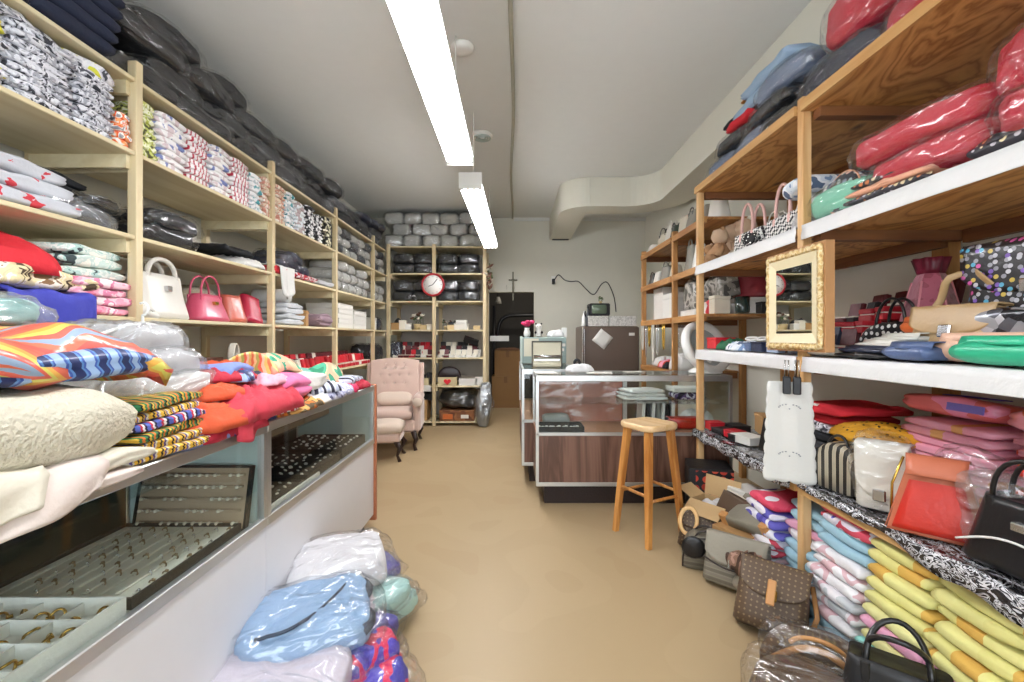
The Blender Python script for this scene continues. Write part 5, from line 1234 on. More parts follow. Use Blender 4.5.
g('bow_tie', 'black polka dot bow tied on the check tote nearer the counter', 'bow', heap('bow', .10, .07, .05, M('polka_black', '#17171a', .6, 'dots', ['#e8e8e4'], 60, thr=.3), seed=433), (XS+.045, 2.62, Z2+.04), (R(70), 0, RZ))
foil = M('crumpled_silver', '#c8c8ca', .28, metal=.8, bump=1.0, bs=70, var=.05)
tote('handbag', 'crinkled silver handbag tucked behind the middle post', (XS+.13, 2.215, Z2), (0, 0, RZ), .16, .15, .17, foil, pinkh, top=.8, hh=0, seed=434, amp=.014)
tote('handbag', 'cream handbag standing behind the check totes', (XS+.34, 2.86, Z2), (0, 0, RZ), .24, .14, .20, wl, wl, top=.85, hh=.09, seed=435)
g('folded_shirt', 'navy garment folded behind the check totes', 'shirt', slab('nvf', .40, .3, .17, navyj, seed=436, amp=.02, layers=3), (XS+.42, 2.48, Z2), (0, 0, RZ))
p_bws = M('blue_white_print', '#a9bcd0', .8, 'noise', ['#7a94b8', '#cfd9e4', '#e4e8ee', '#5a6a84'], 16)
g('folded_shirt', 'blue and white print garment rolled on top by the middle post', 'shirt', pillow('roll', .22, .34, .09, p_bws, seed=437, ex=.6), (XS+.2, 2.26, Z2+.175), (0, 0, RZ))
g('rumpled_shirt', 'blue and white print garment lying over the mint bag', 'shirt', heap('bws', .26, .3, .10, p_bws, seed=438, folds=7), (XS+.24, 2.0, Z2+.125), (0, 0, RZ))
# ================================================================== third shelf (white paper)
rose = M('rose_velvet', '#8f3f50', .5, 'noise', ['#8f3f50', '#9c4c60', '#843648'], 14, sheen=.6, var=.05)
vb = thing('bottle_bag', 'rose velvet six-sided drawstring bag with a ruffled burgundy top', 'bag', (XS+.41, 1.89, Z3+.085), (0, 0, .35))
def hexr(r, z): return [(r*math.cos(PI*k/3), r*math.sin(PI*k/3), z) for k in range(6)]
link('bag_body', MB().loft([hexr(.085, 0), hexr(.105, .03), hexr(.098, .08), hexr(.06, .23), hexr(.045, .262)], smooth=False).me('vb', rose), vb)
burg = leather('burgundy', '#6c1a30', .45)
link('ruffle', MB().loft([[((.044+.014*q+(.003+.006*q)*math.sin(k*2*PI/4))*math.cos(2*PI*k/32), (.044+.014*q+(.003+.006*q)*math.sin(k*2*PI/4))*math.sin(2*PI*k/32), .262+.065*q) for k in range(32)] for q in (0, .3, .6, 1)]).me('rf', burg), vb)
for k in range(6): link('seam_cord', MB().tube([(.106*math.cos(PI*k/3), .106*math.sin(PI*k/3), .03), (.061*math.cos(PI*k/3), .061*math.sin(PI*k/3), .23)], .004, 6).me('cord', M('pink_cord', '#d08a94', .5)), vb)
bxs = []
n_ = 0
for (k, X, y, z, s, o_) in [('mar', .62, 2.02, .0, 1.9, 1), ('mar', .62, 1.86, .0, 1.9, 1), ('navy', .46, 2.03, .0, 1.5, 1), ('mar', .46, 1.92, .0, 1.5, 1), ('blk', .46, 1.81, .0, 1.5, 1), ('rr', .42, 2.04, .10, 1.1, 0), ('red', .42, 1.955, .10, 1.1, 0), ('red', .42, 1.87, .10, 1.1, 0), ('red', .42, 1.785, .10, 1.1, 0),
                          ('mar', .50, 2.03, .15, 1.15, 1), ('blk', .50, 1.94, .15, 1.15, 1), ('red', .50, 1.85, .155, 1.2, 0), ('red', .50, 1.76, .16, 1.2, 0), ('mar', .60, 2.03, .17, 1.4, 1), ('mar', .62, 1.92, .17, 1.5, 1), ('mar', .62, 1.80, .19, 1.7, 1), ('mar', .62, 1.69, .19, 1.7, 1),
                          ('wht', .30, 2.03, .0, 1.3, 1), ('navy', .30, 1.93, .0, 1.4, 1), ('mar', .32, 1.83, .0, 1.3, 1), ('red', .32, 1.74, .0, 1.3, 1), ('blk', .22, 1.97, .0, 1.2, 1), ('mar', .20, 2.05, .0, 1.0, 1)]:
    n_ += 1
    cn = dict(red='bright red', mar='maroon', wht='white', blk='black', navy='navy', rr='scarlet')[k]
    jbox(k, f'{cn} jewelry box in the heap behind the gold mirror, {ORDC[(n_-1)%16]} of the {("first", "second")[n_ > 16]} batch', (XS+X-.10, y+.33, Z3+z), (rng.uniform(-.05, .05), 0, RZ+rng.uniform(-.25, .25)), 'jewelry boxes behind the gold mirror', open_=bool(o_), scale=s)
polka = M('polka_dot_black', '#141418', .5, 'dots', ['#ececea'], 36, thr=.30, var=0, d2=True, rot=(PI/2, 0, 0))
domebag('handbag', 'black handbag with white polka dots in front of the rose velvet bag', (XS+.30, 1.93, Z3+.0), (0, 0, RZ+.1), .30, .10, .145, polka, leather('black', '#141416', .35, .3), hh=.10, seed=440)
tan = leather('sand', '#a88b63', .48)
flapbag('handbag', 'sand beige flap satchel with looping strap on the white shelf', (XS+.20, 1.575, Z3+.012), (R(-12), 0, RZ+.18), .27, .11, .17, tan, sh=.17, seed=441)
mono = M('monogram_multicolor', '#17161b', .35, 'dots', ['#c8c8d0', '#d060a8', '#b8b8c0', '#58a8c8', '#8a8a94', '#c0a848', '#9c9ca4', '#7a58b0'], 44, thr=.33, jit=.9, d2=True, rot=(PI/2, 0, 0), coat=.5, var=.03)
bp_ = flapbag('backpack', 'black backpack with colourful flower print and a brown top handle', (XS+.38, 1.41, Z3), (0, 0, RZ+.1), .46, .20, .40, mono, strap=False, fl=.42, bulge=.35, seed=442, cat='backpack')
link('top_handle', MB().tube(arc(.12, .075, .05, .39), .010, 8).me('th', leather('chestnut', '#5a3024', .4)), bp_)
link('pocket', pillow('pk', .30, .09, .17, M('silver_black_quilt', '#8a8c92', .25, 'vor', ['#1c1c22', '#a8aab0', '#5a5c64', '#c8cad0'], 26, metal=.5, coat=.6), seed=3, ex=.5), bp_, (0, -.15, .01))
jade = leather('jade', '#2aa880', .38, .3)
for (nm, lb, X, y, w_, d_, h_, m, rz, z) in (('purse', 'jade green zipped purse at the front of the white shelf', .10, 1.255, .30, .17, .075, jade, .1, 0), ('purse', 'peach rounded purse behind the jade green one', .17, 1.43, .22, .17, .085, leather('pale_peach', '#e0b79e', .5), .2, 0), ('purse', 'pale green small purse behind the peach one', .26, 1.52, .20, .14, .06, leather('mint', '#86c4a4', .45), 0, 0),
    ('purse', 'dusty blue clutch at the edge of the white shelf', .085, 1.58, .19, .13, .055, leather('dusty_blue', '#4c5f86', .42, .2), -.1, 0), ('wallet', 'black long wallet, lower, at the edge of the white shelf', .085, 1.80, .24, .12, .018, leather('black', '#141416', .35), .03, 0), ('wallet', 'dark blue long wallet lying on the black one', .09, 1.79, .23, .12, .018, leather('ink', '#22283a', .4), 0, .019),
    ('wallet', 'cream long wallet lying on the dark blue one', .15, 1.77, .24, .15, .022, wl, -.12, .04), ('wallet', 'pale grey flap wallet topmost of the wallet pile', .17, 1.72, .22, .14, .022, leather('pearl_grey', '#c4c4bc', .45), -.2, .064),
    ('wallet', 'ivory flat wallet close to the gold mirror', .10, 2.0, .20, .14, .02, wl, .1, 0), ('wallet', 'tan flat wallet under the pale grey one', .22, 1.93, .18, .13, .022, leather('camel', '#b08a5c', .45), .1, 0), ('purse', 'orange coin purse between the sand satchel and wallets', .20, 1.70, .10, .09, .06, leather('burnt_orange', '#c25e2a', .45), 0, .09),
    ('purse', 'rust pointed purse in the wallet pile', .25, 1.86, .12, .10, .05, leather('rust', '#a85428', .45), 0, .025)):
    clutch(nm, lb, (XS+X, y, Z3+z+.001), (0, 0, RZ+rz), w_, d_, h_, m, seed=int(y*100), cat=nm)
# far bay, third shelf
grn = M('bottle_green_cloth', '#1f5a3c', .8); 
for (lb, X, y, z, w_, d_, h_, m) in (('bright red open box at the far end of the white shelf', .12, 3.16, 0, .16, .14, .08, RED), ('dark navy box in the middle of the far white shelf', .10, 2.55, 0, .13, .13, .055, NAVYB), ('steel blue box beside the navy one on the white shelf', .10, 2.69, 0, .13, .12, .05, M('steel_blue_card', '#5a6a88', .5)), ('purple box standing on boxes near the gold mirror', .14, 2.46, .056, .11, .10, .085, M('purple_card', '#3a2c8a', .45)),
    ('pale blue box next to the gold mirror frame', .09, 2.40, 0, .10, .11, .05, M('pale_blue_card', '#9aa8c0', .5)), ('tall white box at the post behind the mirror', .25, 2.30, 0, .10, .1, .1, WBOX), ('slate box behind the mirror on the white shelf', .10, 2.22, 0, .12, .11, .05, M('slate_card', '#7a869c', .5))):
    carton('box', lb, (XS+X, y, Z3+z), (0, 0, RZ+rng.uniform(-.1, .1)), w_, d_, h_, m)
g('folded_cloth', 'bottle green cloth bundled by the red box', 'cloth', heap('gc', .22, .2, .085, grn, seed=450, folds=5), (XS+.12, 2.97, Z3), (0, 0, RZ))
g('folded_cloth', 'grey patterned cloth bundled beside the green one', 'cloth', heap('gc', .24, .2, .07, p_bws, seed=451, folds=8), (XS+.11, 2.80, Z3), (0, 0, RZ))
for i, y in enumerate((2.46, 2.56, 2.66)):
    t = thing('ribbon_bow', f'pale striped ribbon bow on the boxes, {ORDC[i]} from the gold mirror', 'bow', (XS+.10, y, Z3+.062+(.085 if i == 0 else 0)), (0, 0, RZ+.4*i), 'ribbon bows')
    for s in (-1, 1): link('bow_loop', MB().tube([(s*.03*(1-math.cos(a)), .012*math.sin(a), .012+.008*math.sin(a)) for a in [2*PI*q/12 for q in range(12)]], (.002, .010), 6, closed=True).me('lp', m_wht), t)
    link('bow_knot', MB().lathe([(0, 0), (.009, .006), (.009, .014), (0, .02)], 8).me('kn', m_wht), t)
g('dark_case', 'black bag slumped on the white shelf behind the purple box', 'bag', heap('dc', .18, .2, .17, charc, seed=452), (XS+.33, 2.42, Z3), (0, 0, RZ))
# ================================================================== gold mirror hung on the middle post
mir = thing('wall_mirror', 'gold carved frame mirror hanging on the middle fir post', 'mirror', (XS-.012, 2.105, 1.452), (0, 0, RZ))
MW, MH = .43, .475
GILT = M('gilt_paint', '#d8bf8c', .42, 'noise', ['#c8a86c', '#e0cca0', '#d2b67c', '#b8925a'], 40, metal=.15, bump=.6, bs=120, var=.05); GILT2 = M('pale_gilt', '#ddd0ac', .45, var=.03); CRAFT = M('frame_side', '#b98a5c', .6)
def frame(name, w0, h0, w1, h1, y0, y1, m, par):
    b_ = MB()
    o_ = [(-w0/2, y0, -h0/2), (w0/2, y0, -h0/2), (w0/2, y0, h0/2), (-w0/2, y0, h0/2)]; i_ = [(-w1/2, y1, -h1/2), (w1/2, y1, -h1/2), (w1/2, y1, h1/2), (-w1/2, y1, h1/2)]
    ob_ = [(x, .018, z) for x, y, z in o_]; ib_ = [(x, .018, z) for x, y, z in i_]
    vs = o_+i_+ib_+ob_; fs = []
    for a in range(4):
        for k in range(4): fs.append((a*4+k, a*4+(k+1) % 4, ((a+1) % 4)*4+(k+1) % 4, ((a+1) % 4)*4+k))
    return link(name, MB().add(vs, fs).me(name, m), par)
frame('frame_back', MW, MH, MW-.16, MH-.16, -.022, -.020, CRAFT, mir)
frame('frame_inner', MW-.075, MH-.075, MW-.165, MH-.165, -.034, -.022, GILT2, mir)
b_ = MB()
def gb(u):   # walk round the border
    P = [(-1, -1), (1, -1), (1, 1), (-1, 1)]
    k = int(u*4) % 4; f_ = u*4-int(u*4); a, c = P[k], P[(k+1) % 4]
    return ((a[0]+(c[0]-a[0])*f_)*(MW-.045)/2, -.028, (a[1]+(c[1]-a[1])*f_)*(MH-.045)/2)
b_.tube([gb(k/160) for k in range(160)], [(.0145+.0035*math.sin(k*1.57), .010+.003*math.cos(k*1.57)) for k in range(160)], 8, closed=True)
link('carved_border', b_.me('cb', GILT), mir)
mm, nt, bs_, _o = newmat('mirror_glass'); bs_.inputs['Metallic'].default_value = 1; bs_.inputs['Roughness'].default_value = .01; bs_.inputs['Base Color'].default_value = (.86, .88, .86, 1)
link('mirror_glass', bx(-(MW-.165)/2, (MW-.165)/2, -.024, -.019, -(MH-.165)/2, (MH-.165)/2).me('mg', mm), mir)
# embroidered towel with its clips
tw = thing('hanging_towel', 'white scalloped embroidered towel hanging from black clips under the gold mirror', 'towel', (XS-.075, 2.07, .62), (0, 0, -.5))
def twl(u, v):
    sx = (u-.5)*.205*(1-.18*v)
    ex = .006*abs(math.sin(v*PI*8)) if u in (0, 1) else 0
    return (sx+math.copysign(ex, sx), -.012*math.cos(u*PI*3)*(.3+v*.2)-.01, .455*v+(.010*abs(math.sin(u*PI*4))*-1 if v == 0 else 0))
link('towel_cloth', sheet('tw', twl, 24, 48, M('white_linen', '#d2d1cc', .85, var=.02, bump=.15), .006), tw)
for zz in (.12, .335):
    em = MB()
    for k in range(9):
        a = PI*(k+.5)/9; em.lathe([(0, -.003), (.0045, 0), (0, .003)], 6, c=(.042*math.cos(a), -.026, zz+.018*math.sin(a)-(.0 if k != 4 else .02)))
    link('embroidery', em.me('em', M('grey_thread', '#7a7f88', .7)), tw)
for s in (-.022, .018):
    cl = thing('bulldog_clip', f'black clip gripping the white towel, the one {("facing the aisle" if s < 0 else "nearer the shelf post")}', 'clip', (XS-.075+s*.88-.004, 2.07-s*.48-.03, 1.045), (0, 0, -.5), 'black towel clips')
    link('clip_body', bx(-.016, .016, -.012, .016, -.025, .055, bev=.004).me('clb', BLK), cl)
    link('clip_wire', MB().tube([(-.008, 0, .055), (-.007, 0, .13), (.007, 0, .13), (.008, 0, .055)], .0028, 6).me('clw', SILV), cl)
# ================================================================== fourth shelf (zebra plastic)
zeb = M('zebra_plastic', '#3a3a3c', .25, 'noise', ['#18181b', '#232327', '#1c1c20', '#c4c4c8', '#2e2e32', '#d4d4d8', '#1e1e22'], 22, st=(1.6, .8, 1.6), dist=2., coat=.8, bump=.5, bs=30, var=.05)
def zb(y0, y1):
    def fn(u, v):
        y = y0+(y1-y0)*u; s = v*.67
        wv = .010*nz1((y, s, 3), 8, 4)
        if s < .56: return (XS+.545-s, y, Z4+.004+.010*abs(nz1((y, s, 1), 9, 6)))
        k = s-.56; lim = .35+.65*max(0, min(1, (1.62-y)/.25)) if y0 < 1 else .8
        if k < .04: return (XS-.018*k/.04, y, Z4+.008+.006*abs(wv)/.01)
        return (XS-.018-abs(wv)-.012*k/.1, y, Z4+.008-(k-.04)*lim-.010*lim*math.sin(y*23))
    return fn
for i, (y0, y1) in enumerate(((2.14, 3.29), (.5, 2.085))):
    g('plastic_cover', f'crumpled zebra striped plastic spread on the low right shelf, {("beyond", "before")[i]} the middle post', 'plastic sheet', sheet('zeb', zb(y0, y1), 60, 30, zeb, .003), (0, 0, 0), (0, 0, 0))
Z4 += .018
gold = M('mustard_jersey', '#d8a02a', .8, var=.08); 
for i in range(5): g('folded_tshirt', f'mustard yellow t-shirt, {ordl(i, 5)} of the pile behind the white handbag', 't-shirt', slab('mt', .30, .36, .042, gold, seed=460+i, amp=.012), (XS+.34, 1.985, Z4+.0425*i), (0, 0, RZ+.05*(i % 3)), 'mustard t-shirts')
g('rumpled_tshirt', 'mustard yellow t-shirt with dark spots rumpled on the mustard pile', 't-shirt', heap('mr', .30, .36, .08, M('mustard_spots', '#d8a02a', .8, 'dots', ['#3a2c18'], 40, thr=.22), seed=466, folds=6), (XS+.27, 1.95, Z4+.213), (0, 0, RZ))
for i in range(6): g('folded_tshirt', f'{("grey", "charcoal", "dark grey", "black", "grey striped", "red")[i]} t-shirt, {ordl(i, 6)} of the pile behind the towel', 't-shirt', slab('rt', .32, .34, .045, (greyk, charc, greyk, charc, p_greys, m_red)[i], seed=470+i, amp=.012), (XS+.36, 2.32, Z4+.0455*i), (0, 0, RZ))
rtee = g('folded_tshirt', 'bright red t-shirt spread flat with white marks, behind the towel', 't-shirt', slab('rtt', .40, .36, .05, m_red, seed=480, amp=.016), (XS+.33, 2.26, Z4+.275), (0, R(-3), RZ))
link('white_print', MB().box(-.06, -.03, -.19, -.15, .044, .054).box(-.02, .0, -.19, -.14, .044, .054).box(.01, .035, -.185, -.15, .044, .054).box(.045, .06, -.19, -.145, .044, .054).me('wp', WPL), rtee)
strip_ = M('zebra_bag_print', '#2c2a28', .5, 'wave', ['#26231f', '#26231f', '#b9aF9a', '#a8a08c'], 9, st=(1, .2, .2), dist=1.5, coat=.2, var=.03)
domebag('handbag', 'black and taupe striped dome handbag beside the white towel', (XS+.10, 1.945, Z4), (0, 0, RZ+.15), .24, .15, .20, strip_, leather('black', '#141416', .35), hh=.03, seed=482)
wbag = flapbag('handbag', 'white handbag with pink side panel, wrapped in clear plastic', (XS+.08, 1.73, Z4), (0, 0, RZ+.65), .165, .10, .245, wl, strap=False, fl=.8, seed=483)
link('plastic_bag', pillow('pb', .19, .135, .29, FILM, seed=12, ex=.6, amp=.02, ridge=.01, nu=36, nv_=18), wbag, (0, .0, -.002))
link('pink_side', bx(.081, .087, -.045, .045, .01, .20, bev=.002).me('ps', leather('mauve_pink', '#c08a94', .4)), wbag)
redl = leather('vermilion', '#bc2a1c', .4, .25); rtan = leather('terracotta', '#b8684c', .45)
rbag = thing('handbag', 'vermilion red trapeze handbag with terracotta sides in loose plastic', 'handbag', (XS+.075, 1.51, Z4), (0, 0, RZ+.75))
rbag.scale = (.82, .85, .95)
rr_ = [[(x, y, z) for x, y in ((-.15*(1-.45*q), -.075*(1-.7*q)), (.15*(1-.45*q), -.075*(1-.7*q)), (.15*(1-.45*q), .075*(1-.7*q)), (-.15*(1-.45*q), .075*(1-.7*q)))] for q, z in ((0, 0), (.05, .012), (.5, .13), (.9, .235), (1, .25))]
link('bag_body', MB().loft(rr_).me('rb', rtan), rbag)
link('front_panel', sheet('fp', lambda u, v: ((u-.5)*.265*(1-.45*v), -.080+.055*v-.012*math.sin(v*PI), .012+.20*v), 8, 10, redl, .006), rbag)
link('flap', sheet('fl', lambda u, v: ((u-.5)*(.20-.02*v), .03-.09*v, .255+.018*math.sin(v*PI)-.05*v*v), 8, 8, rtan, .005), rbag)
link('chain_strap', MB().tube([(-.14, -.03, .05), (-.135, -.04, .16), (-.1, -.03, .26)], .005, 6).me('ch', GOLD), rbag)
for s in (-1, 1): link('side_panel', sheet('sp', lambda u, v: (s*(.152-.068*v), (u-.5)*.15*(1-.7*v), .006+.23*v), 6, 8, rtan, .004), rbag)
link('plastic_bag', pillow('pb', .32, .19, .30, FILM, seed=14, ex=.6, amp=.03, ridge=.014, nu=40, nv_=20), rbag, (.09, .09, 0), (0, 0, 0), (.75, .8, 1))
blkl = leather('black', '#141416', .35, .3)
bb = tote('handbag', 'structured black leather handbag with two arched handles and silver rings', (XS+.095, 1.235, Z4), (0, 0, RZ+.1), .31, .15, .20, blkl, blkl, top=.72, dt=.5, hh=.135, hw=.55, hr=.007, seed=486, clasp=SILV, amp=.003)
link('piping', MB().tube([(-.15+.30*i/16, -.072, .045+.05*math.sin(PI*i/16)) for i in range(17)], .0035, 6).me('pip', WPL), bb)
link('hang_tag', bx(.03, .055, -.068, -.058, .08, .15, bev=.006).me('ht', SILV), bb)
g('plastic_wrap', 'loose clear plastic bag standing between red and black handbags', 'plastic bag', pillow('lp', .16, .12, .26, FILMH, seed=488, ex=.7, amp=.03, ridge=.012), (XS+.13, 1.385, Z4), (0, 0, RZ))
kb = tote('paper_bag', 'grey canvas bag with kraft bottom at the shop front end of the low shelf', (XS+.04, 1.045, Z4), (0, 0, RZ), .20, .13, .20, M('grey_canvas', '#9c9c94', .8, var=.05), blkl, top=.9, dt=.7, hh=.05, seed=489)
link('kraft_base', bx(-.104, .104, -.068, .068, -.002, .075, bev=.01).me('kb', kraft), kb)
pinkt = M('pink_jersey', '#e69cb0', .82, var=.05); pinko = M('pink_orange_jersey', '#e98fae', .82, 'saw', ['#e8a0b2', '#e8a0b2', '#e8a4b4', '#e8a0b2', '#e0a468', '#e8a0b2'], 1.2, st=(1, .3, .3), dist=2., var=.03)
redo = M('red_orange_jersey', '#d8502c', .82, 'saw', ['#e06a3a', '#e89aae', '#c83a20', '#e8a0b8'], 1.1, st=(1, .3, .3), dist=2., var=.06)
pms = tee_meshes('pink', pinkt, .345, .40, .033, amp=.006, n=2)+tee_meshes('pinko', pinko, .345, .40, .033, amp=.006, n=2)
stack('folded_tshirt', 't-shirt', 'pink folded t-shirt', 'of the pink pile on the low shelf', 'pink folded t-shirts', pms, XS+.47, 1.70, Z4, 10, .0335, RZ)
rms = tee_meshes('redo', redo, .345, .40, .033, amp=.006, n=2)+tee_meshes('pink2', pinkt, .345, .40, .033, amp=.006, n=1)
stack('folded_tshirt', 't-shirt', 'orange red or pink t-shirt', 'beside the pink pile', 'orange red and pink t-shirts', rms, XS+.47, 1.285, Z4, 10, .0335, RZ)
p_bag = M('pink_graphic', '#e080a0', .6, 'noise', ['#d86a6a', '#e488a8', '#e892ae', '#e0946a'], 3.2, coat=.5, bump=.4, bs=40, var=.03)
pg = g('folded_tshirt', 'large pink t-shirt with purple oval graphic slanting on the pink pile', 't-shirt', slab('pg', .36, .40, .075, p_bag, seed=491, amp=.012), (XS+.46, 1.70, Z4+.337), (R(-9), 0, RZ))
link('graphic', sheet('gr', lambda u, v: (-.10+.16*u, -.10+.08*(v-.5)*math.sin(PI*min(.98, max(.02, u)))+.1*u, .080+.010*u), 12, 6, M('purple_ink', '#4a3a90', .5), .004), pg)
link('graphic_bar', bx(.02, .15, -.196, -.190, .022, .05).me('gbar', M('violet_ink', '#7a70c0', .5)), pg)
og = g('folded_tshirt', 'large pink and rust t-shirt with brown graphic on the orange red pile', 't-shirt', slab('og', .37, .42, .075, M('rust_graphic', '#d87a5a', .6, 'noise', ['#8a3a20', '#d86a48', '#e494a4', '#b84a28'], 5, coat=.5, var=.03), seed=492, amp=.014), (XS+.46, 1.28, Z4+.337), (R(-5), 0, RZ))
# far bay, fourth shelf
for (nm, lb, X, y, z, w_, d_, h_, m, ct) in (('box', 'small red box at the far end of the zebra plastic', .10, 3.22, 0, .10, .1, .055, RED, 'box'), ('box', 'black flat case at the far end of the zebra plastic', .22, 3.14, 0, .14, .12, .05, BLKB, 'box'), ('box', 'black case with silver corner by the red box', .10, 3.08, 0, .12, .11, .035, BLKB, 'box'), ('box', 'crimson small box among black cases', .11, 2.95, 0, .10, .09, .05, RED, 'box'),
    ('box', 'grey and white small appliance box on the zebra plastic', .12, 2.80, 0, .16, .12, .05, WBOX, 'box'), ('box', 'black long case on the zebra plastic edge', .09, 2.86, .0, .05, .12, .045, BLKB, 'box'), ('box', 'brown cardboard box tilted at the back of the zebra plastic', .42, 3.05, 0, .2, .18, .13, kraft, 'box')):
    carton(nm, lb, (XS+X, y, Z4+z), (0, 0, RZ+rng.uniform(-.3, .3)), w_, d_, h_, m, cat=ct)
pc = thing('phone_case', 'tall black folding case with a pale mark, standing open on zebra plastic', 'case', (XS+.115, 2.56, Z4), (R(-14), 0, RZ+.35))
link('case_front', bx(-.07, .07, -.012, .0, 0, .19, bev=.004).me('cf', leather('black', '#141416', .35, .3)), pc)
link('case_back', bx(-.07, .07, .0, .012, 0, .19, bev=.004).me('cb', charc), pc, (0, .03, 0), (R(-8), 0, 0))
link('case_clasp', bx(-.012, .012, -.017, -.0125, .06, .085, bev=.002).me('cc', SILV), pc)
link('case_dial', MB().lathe([(.022, 0), (.022, .008), (0, .009)], 16, axis='Y').me('cd', SILV), pc, (.035, -.012, .15))
for i, (y, X) in enumerate(((2.47, .22), (2.42, .30))): g('phone_case', f'dark glossy case leaning behind the folding case, {ORDC[i]} one', 'case', MB().box(-.06, .06, -.01, .01, 0, .18, bev=.005).me('dc', charc), (XS+X, y, Z4), (R(-15), 0, RZ+.2))
sp_ = thing('round_speaker', 'round dark grey case with red side beside the white towel', 'case', (XS+.09, 2.345, Z4+.075), (0, 0, RZ+.2))
link('case_shell', MB().lathe([(0, -.04), (.055, -.04), (.073, -.025), (.075, 0), (.073, .025), (.055, .04), (0, .04)], 24, axis='Y').me('cs', M('slate_plastic', '#44484e', .45)), sp_)
link('red_side', bx(-.095, -.077, -.02, .02, -.03, .05, bev=.004).me('rs', RED), sp_)
g('rumpled_cloth', 'crumpled grey silver pouch behind the folding case', 'pouch', heap('gp', .3, .24, .14, foil, seed=495), (XS+.36, 2.72, Z4), (0, 0, RZ))
g('rumpled_cloth', 'white paper crumple behind the brown tilted box', 'paper', heap('wp', .3, .22, .1, PAPER, seed=496), (XS+.42, 2.86, Z4+.0), (0, 0, RZ))

# ================================================================== folded clothes on the floor under the low shelf
p_pur = M('purple_white_print', '#9a94c8', .82, 'noise', ['#4a4498', '#5f5ab0', '#e4e2ea', '#d8d6e4', '#c84a5c', '#eceaf0'], 5, dist=.6, var=.04)
p_sky = M('sky_cotton', '#9cc0d0', .85, var=.08); p_wfl = M('white_floral', '#e4e0e2', .85, 'noise', ['#e6e3e6', '#e6e3e6', '#eae8ea', '#d8b4ba', '#e4e0e4', '#c4c8cc'], 7, var=.03)
p_yel = M('yellow_gold_cotton', '#dcd474', .85, 'saw', ['#ddd88e', '#dcd78c', '#d8d286', '#d0a650'], .9, st=(1, .2, .2), dist=1.2, rnd=9, var=.05)
p_lem = M('lemon_cotton', '#e0dc9a', .85, var=.05); p_rosy = M('rosy_cotton', '#e6a8c4', .85, var=.04); p_aqua = M('aqua_cotton', '#8fd0c8', .85, var=.05); p_pw = M('powder_blue', '#a9bce0', .85, var=.05); p_red2 = M('red_white_block', '#d8405c', .82, 'noise', ['#d03a58', '#d84a64', '#e8e4ea', '#6a58b0'], 4, var=.03)
def fstack(y, w_, mats, names, where, grp, d_=.40, h=.0465, dx=0):
    n = len(mats)
    for i, m in enumerate(mats):
        key = (m.name, w_)
        if key not in _fs: _fs[key] = [slab('ft', w_, d_, h, m, seed=500+len(_fs)*3+q, amp=.010, nx=12, groove=.12) for q in range(2)]
        x = XS-.06+d_/2+.085*(i/n)+rng.uniform(-.012, .012)+dx
        thing('folded_tshirt', f'{names[i]} t-shirt, {ordl(i, n)} of the floor pile {where}', 't-shirt', (x, y+rng.uniform(-.012, .012), .003+i*(h+.0005)), (0, rng.uniform(-.02, .02), RZ+rng.uniform(-.05, .05)), grp, _fs[key][i % 2])
_fs = {}
fstack(2.42, .27, [p_sky, p_sky, p_wfl, p_pur, p_pur, p_pur, p_pur, p_pur, p_red2], ['sky blue', 'sky blue', 'white floral', 'purple print', 'purple print', 'purple print', 'purple print', 'purple print', 'red and white'], 'just beyond the middle post', 'floor t-shirts', dx=-.03)
fstack(2.14, .25, [p_sky]*6+[p_wfl, p_rosy, p_sky, p_sky], ['sky blue']*6+['white floral', 'rosy', 'sky blue', 'sky blue'], 'behind the middle post', 'floor t-shirts', dx=.04)
fstack(1.87, .27, [p_sky]*2+[p_wfl]*6+[p_sky]*2+[p_pur, p_red2], ['sky blue']*2+['white floral']*6+['light blue']*2+['purple print', 'red and white'], 'just before the middle post', 'floor t-shirts')
fstack(1.595, .25, [p_pw, p_wfl, p_aqua, p_lem, p_rosy, p_lem, p_yel, p_yel, p_yel, p_yel, p_yel], ['powder blue', 'white floral', 'aqua', 'lemon', 'rosy', 'lemon']+['yellow and gold']*5, 'under the red handbag', 'floor t-shirts')
fstack(1.325, .26, [p_pw, p_lem, p_aqua, p_lem, p_rosy, p_yel, p_yel, p_yel, p_yel, p_yel, p_yel], ['powder blue', 'lemon', 'aqua', 'lemon', 'rosy pink']+['yellow and gold']*6, 'under the black handbag', 'floor t-shirts')
fstack(1.045, .26, [p_aqua, p_yel, p_pw, p_yel, p_pw, p_yel, p_yel, p_yel, p_yel, p_yel, p_yel], ['aqua', 'yellow and gold', 'powder blue', 'yellow and gold', 'powder blue']+['yellow and gold']*6, 'nearest the shop front', 'floor t-shirts')

# ================================================================== bags and boxes on the floor beside the shelving
brm = M('brown_monogram', '#53402f', .48, 'mono', ['#7c6a4c'], 46, rot=(PI/2, 0, 0), thr=.24, coat=.15, bump=.06, var=.06)
tanl = leather('natural_tan', '#c08a54', .45); taup = M('taupe_stripe', '#7d776a', .5, 'wave', ['#6a6458', '#7d776a', '#8a8475', '#7d776a'], 8, st=(.2, .2, 1), dist=.5, rot=(0, PI/2, 0), coat=.1)
espr = leather('dark_espresso', '#2e2420', .4)
mb = flapbag('handbag', 'brown patterned backpack-style bag with tan buckle strap, lying before the post', (1.10, 1.93, .012), (R(-34), R(4), RZ+.95), .28, .15, .27, brm, strap=False, fl=.55, bulge=.5, seed=510, buckle=GOLD)
link('buckle_strap', bx(-.016, .016, -.150, -.140, .09, .19, bev=.004).me('bs', tanl), mb)
link('side_strap', MB().tube([(.14, .02, .02), (.165, .0, .12), (.14, .02, .24)], (.010, .004), 8).me('ss', tanl), mb)
